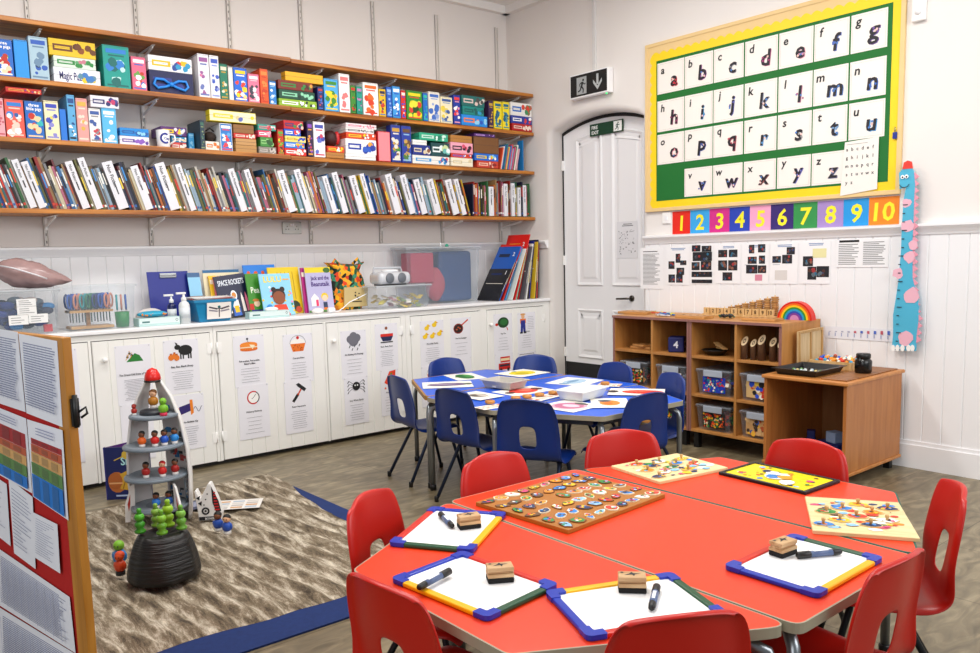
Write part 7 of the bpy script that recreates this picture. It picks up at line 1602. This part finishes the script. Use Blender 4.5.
# electric socket under the shelf
p0, p1_ = yp(281.5, 222, YW), yp(301, 234, YW); t = thing('double_socket', 'double metal wall socket under the lowest shelf', 'socket', ((p0.x+p1_.x)/2, YW-.001, (p0.z+p1_.z)/2)); w, h = (p1_.x-p0.x)/2, (p0.z-p1_.z)/2
m = MB(); m.box(-w, w, -.012, 0, -h, h, mat('#a9a8a4', .3, .8)); m.build('plate', t, bevel=.003)
for s in (-1, 1):
    m = MB()
    for dx, dz in ((0, .012), (-.012, -.01), (.012, -.01)): m.box(s*w*.5+dx-.003, s*w*.5+dx+.003, -.0128, -.012, dz-.005, dz+.005, BLACK)
    m.build('pin_holes', t); MB().box(s*w*.12-.008, s*w*.12+.008, -.017, -.012, h*.3, h*.7, WHITE).build('switch', t)
# ================================================================== toy rocket, rock and peg people on the rug
RZ = .0315
fw2 = V((FWD.x, FWD.y)).normalized(); RK_ANG = math.atan2(fw2.y, fw2.x)-math.pi/2-.12      # its open side faces the viewer
rp = V((1.372, 4.462, RZ))
t = thing('toy_rocket', 'tall white toy rocket with grey decks and a red nose, open at the front', 'toy rocket', rp, RK_ANG)
RW = mat('#e9e7e4', .4); DK = mat('#6f7a84', .45); DKL = mat('#b8c2c8', .5)
prof = [(.0, .150), (.10, .160), (.25, .165), (.40, .158), (.55, .132), (.68, .088), (.775, .034)]
def shell(a0, a1, nm, m_, n=12, extra=None):
    vs = []; 
    P = []
    for i in range(len(prof)-1):
        for k in range(4): u = k/4; P.append((prof[i][0]*(1-u)+prof[i+1][0]*u, prof[i][1]*(1-u)+prof[i+1][1]*u))
    P.append(prof[-1])
    for z, r in P:
        for k in range(n+1): a = math.radians(a0+(a1-a0)*k/n); vs.append((r*math.cos(a), r*math.sin(a), z))
    L = n+1; m = MB(); m.add(vs, [(i*L+k, i*L+k+1, (i+1)*L+k+1, (i+1)*L+k) for i in range(len(P)-1) for k in range(n)], m_, True)
    return m.build(nm, t, solid=.012)
sh1 = shell(4, 104, 'hull_panel', RW); sh2 = shell(136, 194, 'hull_panel', RW)
# printed details on the inside of the right-hand panel
q = MB(); cols = [mat(c, .5, var=0) for c in ('#20262c', '#3a86c0', '#8a9298', '#c83a3a', '#4a5058', '#d8dce0')]; rn_ = random.Random(8)
for i in range(60):
    a = math.radians(20+80*rn_.random()); z = .06+.56*rn_.random(); r = .165*(1 if z < .4 else 1-(z-.4)*.9) ; r = [p[1]+(p2[1]-p[1])*(z-p[0])/(p2[0]-p[0]) for p, p2 in zip(prof, prof[1:]) if p[0] <= z <= p2[0]][0]-.0075
    d = V((math.cos(a), math.sin(a), 0)); q.obox(d*r+Z3*z, V((-d.y, d.x, 0)), d, Z3, .008+.012*rn_.random(), .0006, .006+.014*rn_.random(), cols[rn_.randrange(6)])
q.build('interior_print', sh1)
for z, r, nm in ((.072, .150, 'deck'), (.242, .163, 'deck'), (.410, .160, 'deck'), (.574, .128, 'deck')):
    m = MB(); m.lathe([(0, 0), (r*.985, 0), (r, .004), (r, .012), (r*.98, .016), (0, .016)], DK, (-.012 if r > .155 else 0, -.012, z), 40); dk_ = m.build(nm, t)
    q = Art((-.012 if r > .155 else 0, -.012, z+.016), X3, Y3, lift=.0006); q.disc(0, 0, r*.9, '#8f9aa4', n=40); q.disc(0, 0, r*.5, '#7a858f', n=30); q.build('deck_print', dk_)
MB().lathe([(.040, 0), (.043, .006), (.039, .03), (.025, .056), (0, .068)], mat('#d8201a', .3), (0, 0, .772), 24).build('nose_cone', t)
MB().lathe([(.043, 0), (.045, .004), (.043, .01), (0, .01)], BLACK, (0, 0, .763), 24).build('nose_ring', t)
m = MB(); x_, y_ = .15*math.cos(.25), .15*math.sin(.25)
for s in (-.016, .016): m.cyl((x_-.012, y_+s, .09), (x_-.012, y_+s, .24), .003, DK, 6)
for k in range(6): m.cyl((x_-.012, y_-.016, .105+.024*k), (x_-.012, y_+.016, .105+.024*k), .0025, DK, 6)
m.build('ladder', t)
m = MB(); m.lathe([(0, 0), (.075, 0), (.07, .02), (.03, .026), (0, .026)], mat('#2a2e34', .4), (0, -.01, .5915), 24); m.build('control_ring', t)
for a in (100, 200, 330):      # feet
    a = math.radians(a); q = MB(); d = V((math.cos(a), math.sin(a))); U_ = V((d.x, d.y, 0)); N_ = V((-d.y, d.x, 0))
    q.slab([(.13, .22), (.15, .20), (.185, .10), (.19, .0), (.165, .0), (.155, .06), (.135, .09)], -N_*.006, U_, Z3, N_*.012, RW); ff = q.build('fin', t)
    q2 = MB(); q2.slab([(.155, .155), (.172, .10), (.168, .06), (.158, .10)], -N_*.0072, U_, Z3, N_*.0144, mat('#b02a24', .4)); q2.build('stripe', ff)
# ---- separate shuttle wing piece
p = zp(203, 521, RZ); t2 = thing('toy_shuttle', 'small white and black toy shuttle with red stripes right of the rocket', 'toy shuttle', (p.x+.05, p.y+.0, RZ+.001), RK_ANG+.25)
m = MB(); m.slab([(-.062, 0), (.056, 0), (.062, .04), (.04, .12), (.008, .205), (-.004, .205), (-.05, .12), (-.068, .17), (-.078, .168), (-.066, .05)], (0, -.03, 0), X3, Z3, Y3*.06, RW); m.build('body', t2, bevel=.004)
q = Art((0, -.03, 0), X3, Z3, -Y3, lift=.001); q.poly([(.012, .19), (.046, .11), (.058, .05), (.03, .045), (.014, .1)], '#16181e')
for k in range(7): q.rect(.022, .056+.016*k, .05-.003*k, .064+.016*k, '#c8242a')
q.ring(-.024, .055, .012, .021, '#16181e'); q.disc(-.024, .055, .006, '#16181e'); q.rect(-.06, .004, .054, .024, '#16181e'); q.text('BOXER', -.004, .008, .011, '#e8e8e8', maxw=.08)
for x, z in ((-.06, .13), (-.052, .1)): q.poly([(x-.01, z), (x+.012, z+.012), (x+.008, z-.014)], '#16181e')
for x, z in ((-.02, .12), (-.01, .15), (-.03, .09)): q.disc(x, z, .004, '#16181e', n=8)
q.build('print', t2)
# ---- black rock
c = V((1.10, 3.60)); N, Mm = 44, 14; vs, fs = [], []
pr = [(.0, .150), (.02, .152), (.06, .146), (.10, .138), (.15, .124), (.19, .108), (.205, .098), (.208, .085), (.196, .06), (.190, .0)]
for z, r in pr:
    for k in range(N):
        a = 2*math.pi*k/N; n_ = 1+.07*_no.noise(V((math.cos(a)*2.2, math.sin(a)*2.2, z*5)))+.025*_no.noise(V((math.cos(a)*7, math.sin(a)*7, z*45)))
        vs.append((r*n_*math.cos(a)*1.04, r*n_*math.sin(a), max(0, z+.008*_no.noise(V((math.cos(a)*3, math.sin(a)*3, z*9)))*(1 if z > .02 else 0))))
fs = [(j*N+i, j*N+(i+1) % N, (j+1)*N+(i+1) % N, (j+1)*N+i) for j in range(len(pr)-1) for i in range(N)]+[tuple(range(N-1, -1, -1))]
m = MB(); RKM = mat('#161515', .42, var=.4, scale=9); m.add(vs, fs, RKM, True); o = m.build('toy_rock', loc=(c.x, c.y, RZ+.002), sub=1)
tag(o, 'black crater-shaped toy rock with green figures on it, before the rocket', 'toy rock')
# strata grooves
nt = RKM.node_tree; b_ = nt.nodes['Principled BSDF']; tc = nt.nodes.new('ShaderNodeTexCoord'); mp = nt.nodes.new('ShaderNodeMapping'); mp.inputs['Scale'].default_value = (5, 5, 60); no = nt.nodes.new('ShaderNodeTexNoise'); no.inputs['Scale'].default_value = 1.2; no.inputs['Detail'].default_value = 5; bp = nt.nodes.new('ShaderNodeBump'); bp.inputs['Strength'].default_value = .9; bp.inputs['Distance'].default_value = .012
nt.links.new(tc.outputs['Object'], mp.inputs[0]); nt.links.new(mp.outputs[0], no.inputs['Vector']); nt.links.new(no.outputs['Fac'], bp.inputs['Height']); nt.links.new(bp.outputs[0], b_.inputs['Normal'])
# ---- peg people
SK = {'d': '#7a4628', 'l': '#e0ac86'}
def peg(lab, loc, body, head='d', hair='#15100c', s=1.0, grp='peg people', rz=0, legs='#e8e4e0'):
    t = thing('peg_doll', lab, 'toy figure', loc, rz, grp)
    MB().lathe([(0, 0), (.016*s, 0), (.017*s, .012*s), (.013*s, .016*s)], mat(legs, .5), seg=14).build('feet', t)
    m = MB(); m.lathe([(.014*s, .016*s), (.0195*s, .022*s), (.0185*s, .045*s), (.011*s, .053*s), (0, .054*s)], mat(body, .4), seg=16)
    for sx in (-1, 1): m.ball((sx*.019*s, 0, .034*s), .007*s, mat(body, .4), .8, .8, 1.9, 8, 6)
    m.build('body', t); h = MB(); h.ball((0, 0, .067*s), .0165*s, mat(SK.get(head, head), .5), seg=14); hd = h.build('head', t)
    if hair: MB().ball((0, .003*s, .073*s), .0165*s, mat(hair, .6), 1.05, 1.0, .85, 14, 8).build('hair', hd)
    m = MB()
    for sx in (-1, 1): m.ball((sx*.006*s, -.0155*s, .068*s), .0022*s, BLACK, seg=6, rings=5)
    m.build('eyes', hd); return t
def on_deck(dx, dz, dy=-.10):      # dx across, dy towards the viewer
    ca, sa = math.cos(RK_ANG), math.sin(RK_ANG); return (rp.x+dx*ca-dy*sa, rp.y+dx*sa+dy*ca, RZ+dz+.0175)
R2 = RK_ANG
peg('peg doll in orange on the upper deck of the rocket', on_deck(-.03, .410), '#e8661c', rz=R2)
peg('peg doll in red on the upper deck, between orange and blue ones', on_deck(.035, .410, -.085), '#d81f1a', rz=R2)
peg('peg doll in deep blue on the upper deck, right of the red one', on_deck(.075, .410, -.06), '#1f5ac8', rz=R2)
peg('peg doll in bright blue at the right end of the upper deck', on_deck(.112, .410, -.02), '#2a8ad8', rz=R2)
peg('peg doll in dark red at the left of the middle deck', on_deck(-.02, .242, -.10), '#b01f1a', rz=R2)
peg('peg doll in red with a red hood on the middle deck', on_deck(.06, .242, -.075), '#d82420', head='l', hair='#c81f24', rz=R2)
peg('peg doll in dark red at the right of the middle deck', on_deck(.108, .242, -.03), '#a81c18', rz=R2)
peg('left peg doll in blue on the lowest deck', on_deck(.02, .072, -.09), '#2a7ad0', rz=R2)
peg('right peg doll in blue on the lowest deck', on_deck(.075, .072, -.06), '#2458a8', rz=R2)
peg('plain green-headed peg doll with a pink base at the right of the top deck', on_deck(.088, .574, -.072), '#7ab82a', head='#7ab82a', hair=None, rz=R2, legs='#e03a5a', s=1.15)
peg('brown-hatted peg doll under the red nose of the rocket', on_deck(.0, .6015, -.01), '#b8781f', head='l', hair='#7a4a1c', rz=R2, s=1.2)
peg('small red peg doll at the left edge of the top deck', on_deck(-.085, .574, -.06), '#a8281c', hair='#8a2018', head='#a8281c', rz=R2, s=.7)
for i, (px, py, lab) in enumerate(((218.5, 531, 'left one of two peg dolls in blue standing on the rug'), (227.5, 534, 'right one of two peg dolls in blue standing on the rug'))):
    p = zp(px, py, RZ+.004); peg(lab, (p.x, p.y, RZ+.004), '#2350b0', 'd' if i == 0 else 'l', s=1.2, rz=R2)
p = zp(121, 577, RZ); peg('orange-suited peg doll at the left foot of the black rock', (p.x+.005, p.y+.02, RZ+.004), '#d8481c', head='#e0521c', hair='#d8481c', s=1.25, rz=R2, legs='#1c1c1e')
p = zp(128, 560, RZ); peg('green-headed peg doll in blue behind the left side of the black rock', (.985, 3.87, RZ+.004), '#2a7ac0', head='#7ab82a', hair=None, s=1.5, rz=R2)
# green knobbly figures standing in the crater
def knob(lab, loc, s, c1, c2):
    t = thing('green_figure', lab, 'toy figure', loc, 0, 'green figures on the rock'); g_ = mat(c1, .35)
    MB().lathe([(0, 0), (.020*s, 0), (.021*s, .008*s), (.012*s, .016*s), (.018*s, .026*s), (.019*s, .036*s), (.010*s, .046*s), (0, .047*s)], g_, seg=18).build('body', t)
    hd = MB().ball((0, 0, .060*s), .0185*s, mat(c2, .35), 1, 1, .95, 16, 9).build('head', t)
    MB().lathe([(.012*s, 0), (.007*s, .006*s), (.010*s, .012*s), (.007*s, .02*s), (0, .022*s)], g_, (0, 0, .074*s), 14).build('topknot', hd)
for i, (dx, dy, s, c1, c2, lab) in enumerate(((-.088, -.01, 1.15, '#3f9a24', '#52b22c', 'darkest green figure at the left rim of the rock'), (-.035, .065, 1.1, '#7aa83a', '#8ab84a', 'green figure at the back left of the rock'), (.02, .05, 1.3, '#8ab824', '#9ac82e', 'tallest yellow-green figure at the back of the rock'), (.012, -.055, 1.15, '#6aa82a', '#86c036', 'yellow-green figure at the front middle of the rock'), (.085, -.005, 1.15, '#6aa83a', '#80bc4a', 'green figure at the right rim of the rock'))):
    ca, sa = math.cos(RK_ANG+.3), math.sin(RK_ANG+.3); knob(lab, (c.x+dx*ca-dy*sa, c.y+dx*sa+dy*ca, RZ+.219), s, c1, c2)
# ---- space book standing open behind, leaflet on the rug
p0 = zp(108, 500, 0); p1_ = zp(150, 497, 0); d = V((p1_.x-p0.x, p1_.y-p0.y)); an = math.atan2(d.y, d.x)
t = thing('space_book', 'large open-standing space book behind the rocket, against the cupboard', 'book', (p0.x, min(p0.y, YC-.22), .001), an-.12)
hb = .325; wb = .27; m = MB(); m.box(0, wb, 0, .006, 0, hb, mat('#15215a', .35)); m.build('front_cover', t); m = MB(); m.obox((-.004+.06, .085, hb/2), V((.55, .83, 0)).normalized(), V((-.83, .55, 0)).normalized(), Z3, .10, .003, hb/2, mat('#4a1f6a', .4)); m.build('back_cover', t)
m = MB(); m.box(-.006, .0, -.001, .02, 0, hb, mat('#2a2a7a', .4)); m.build('spine', t)
q = Art((0, 0, 0), X3, Z3, -Y3, lift=.0008); q.disc(wb*.24, hb*.33, wb*.2, '#b8672c', hb*.2); q.disc(wb*.24, hb*.4, wb*.18, '#c87a3a', hb*.05); q.poly([(wb*.3, hb*.2), (wb*.98, hb*.1), (wb*.98, hb*.55), (wb*.6, hb*.6), (wb*.3, hb*.48)], '#c89a2c')
for k in range(5): q.line(wb*(.36+.12*k), hb*.2, wb*(.5+.12*k), hb*.56, .006, '#8a6414')
q.disc(wb*.2, hb*.36, wb*.16, '#a85a24', hb*.16); q.rect(wb*.06, hb*.3, wb*.36, hb*.33, '#d8a06a'); q.text('SPACE', wb*.66, hb*.66, hb*.15, '#a9dce0', maxw=wb*.62); q.poly(blob(random.Random(4), wb*.5, hb*.86, wb*.13, 9), '#c8a83a'); q.line(wb*.2, hb*.75, wb*.5, hb*.86, .006, '#c8a83a'); q.rect(wb*.2, hb*.06, wb*.6, hb*.09, '#b0c0e0'); q.disc(wb*.78, hb*.05, .012, '#e8e8e8'); q.build('cover_print', t)
p = zp(235, 506, RZ); t = thing('leaflet', 'printed leaflet lying on the rug right of the toy shuttle', 'leaflet', (p.x+.02, p.y, RZ+.006), -.55); m = MB(); m.box(-.13, .13, -.09, .09, 0, .0012, mat('#e6e2dc', .5)); m.build('page', t)
q = Art((0, 0, .0012), X3, Y3, lift=.0006)
for i in range(12): q.rect(-.115+.08*(i % 3), -.075+.038*(i//3), -.05+.08*(i % 3), -.05+.038*(i//3), ['#b8b4b0', '#c89a6a', '#a8b8c8', '#d0ccc6'][i % 4]); q.h -= .0002
q.build('print', t)
p = zp(198, 512, RZ); t = thing('leaflet', 'dark blue leaflet lying half under the rocket', 'leaflet', (p.x-.02, p.y+.12, RZ+.005), .2); m = MB(); m.box(-.11, .11, -.08, .08, 0, .0012, mat('#2a3350', .5)); m.build('page', t); q = Art((0, 0, .0012), X3, Y3, lift=.0006); q.rect(-.09, -.06, .0, .0, '#5a6a90'); q.rect(.02, -.04, .09, .05, '#8a90a8'); q.build('print', t)
# ================================================================== light
wd = bpy.data.worlds.new('sky'); SC.world = wd; wd.use_nodes = True
bg = wd.node_tree.nodes['Background']; bg.inputs[0].default_value = (.93, .96, 1, 1); bg.inputs[1].default_value = .22
def area(name, loc, target, sx, sy, power, col=(1, 1, 1)):
    l = bpy.data.lights.new(name, 'AREA'); l.shape = 'RECTANGLE'; l.size = sx; l.size_y = sy; l.energy = power; l.color = col
    o = bpy.data.objects.new(name, l); COL.objects.link(o); o.location = loc
    o.rotation_euler = (V(target)-V(loc)).to_track_quat('-Z', 'Y').to_euler(); return o
area('window_light', (-1.9, .4, 2.5), (3.6, 4.6, 1.0), 2.4, 1.8, 45, (.96, .98, 1))
area('window_light', (3.6, -1.3, 2.6), (4.2, 4.5, .8), 3.0, 1.8, 75, (.97, .98, 1))
for x_, y_ in ((1.2, 2.2), (1.2, 4.0), (3.5, 2.2), (3.5, 4.0)): area('added_top_light', (x_, y_, ZCEIL-.08), (x_, y_, 0), 1.25, .5, 34, (1, .975, .94))  # unseen overhead panels, added so the gaps under the shelves fall dark
SC.view_settings.view_transform = 'Standard'; SC.view_settings.look = 'None'; SC.view_settings.gamma = 1; SC.view_settings.use_curve_mapping = False
SC.view_settings.exposure = .34
SC.cycles.use_denoising = True
SC.cycles.max_bounces = 8; SC.cycles.transparent_max_bounces = 24
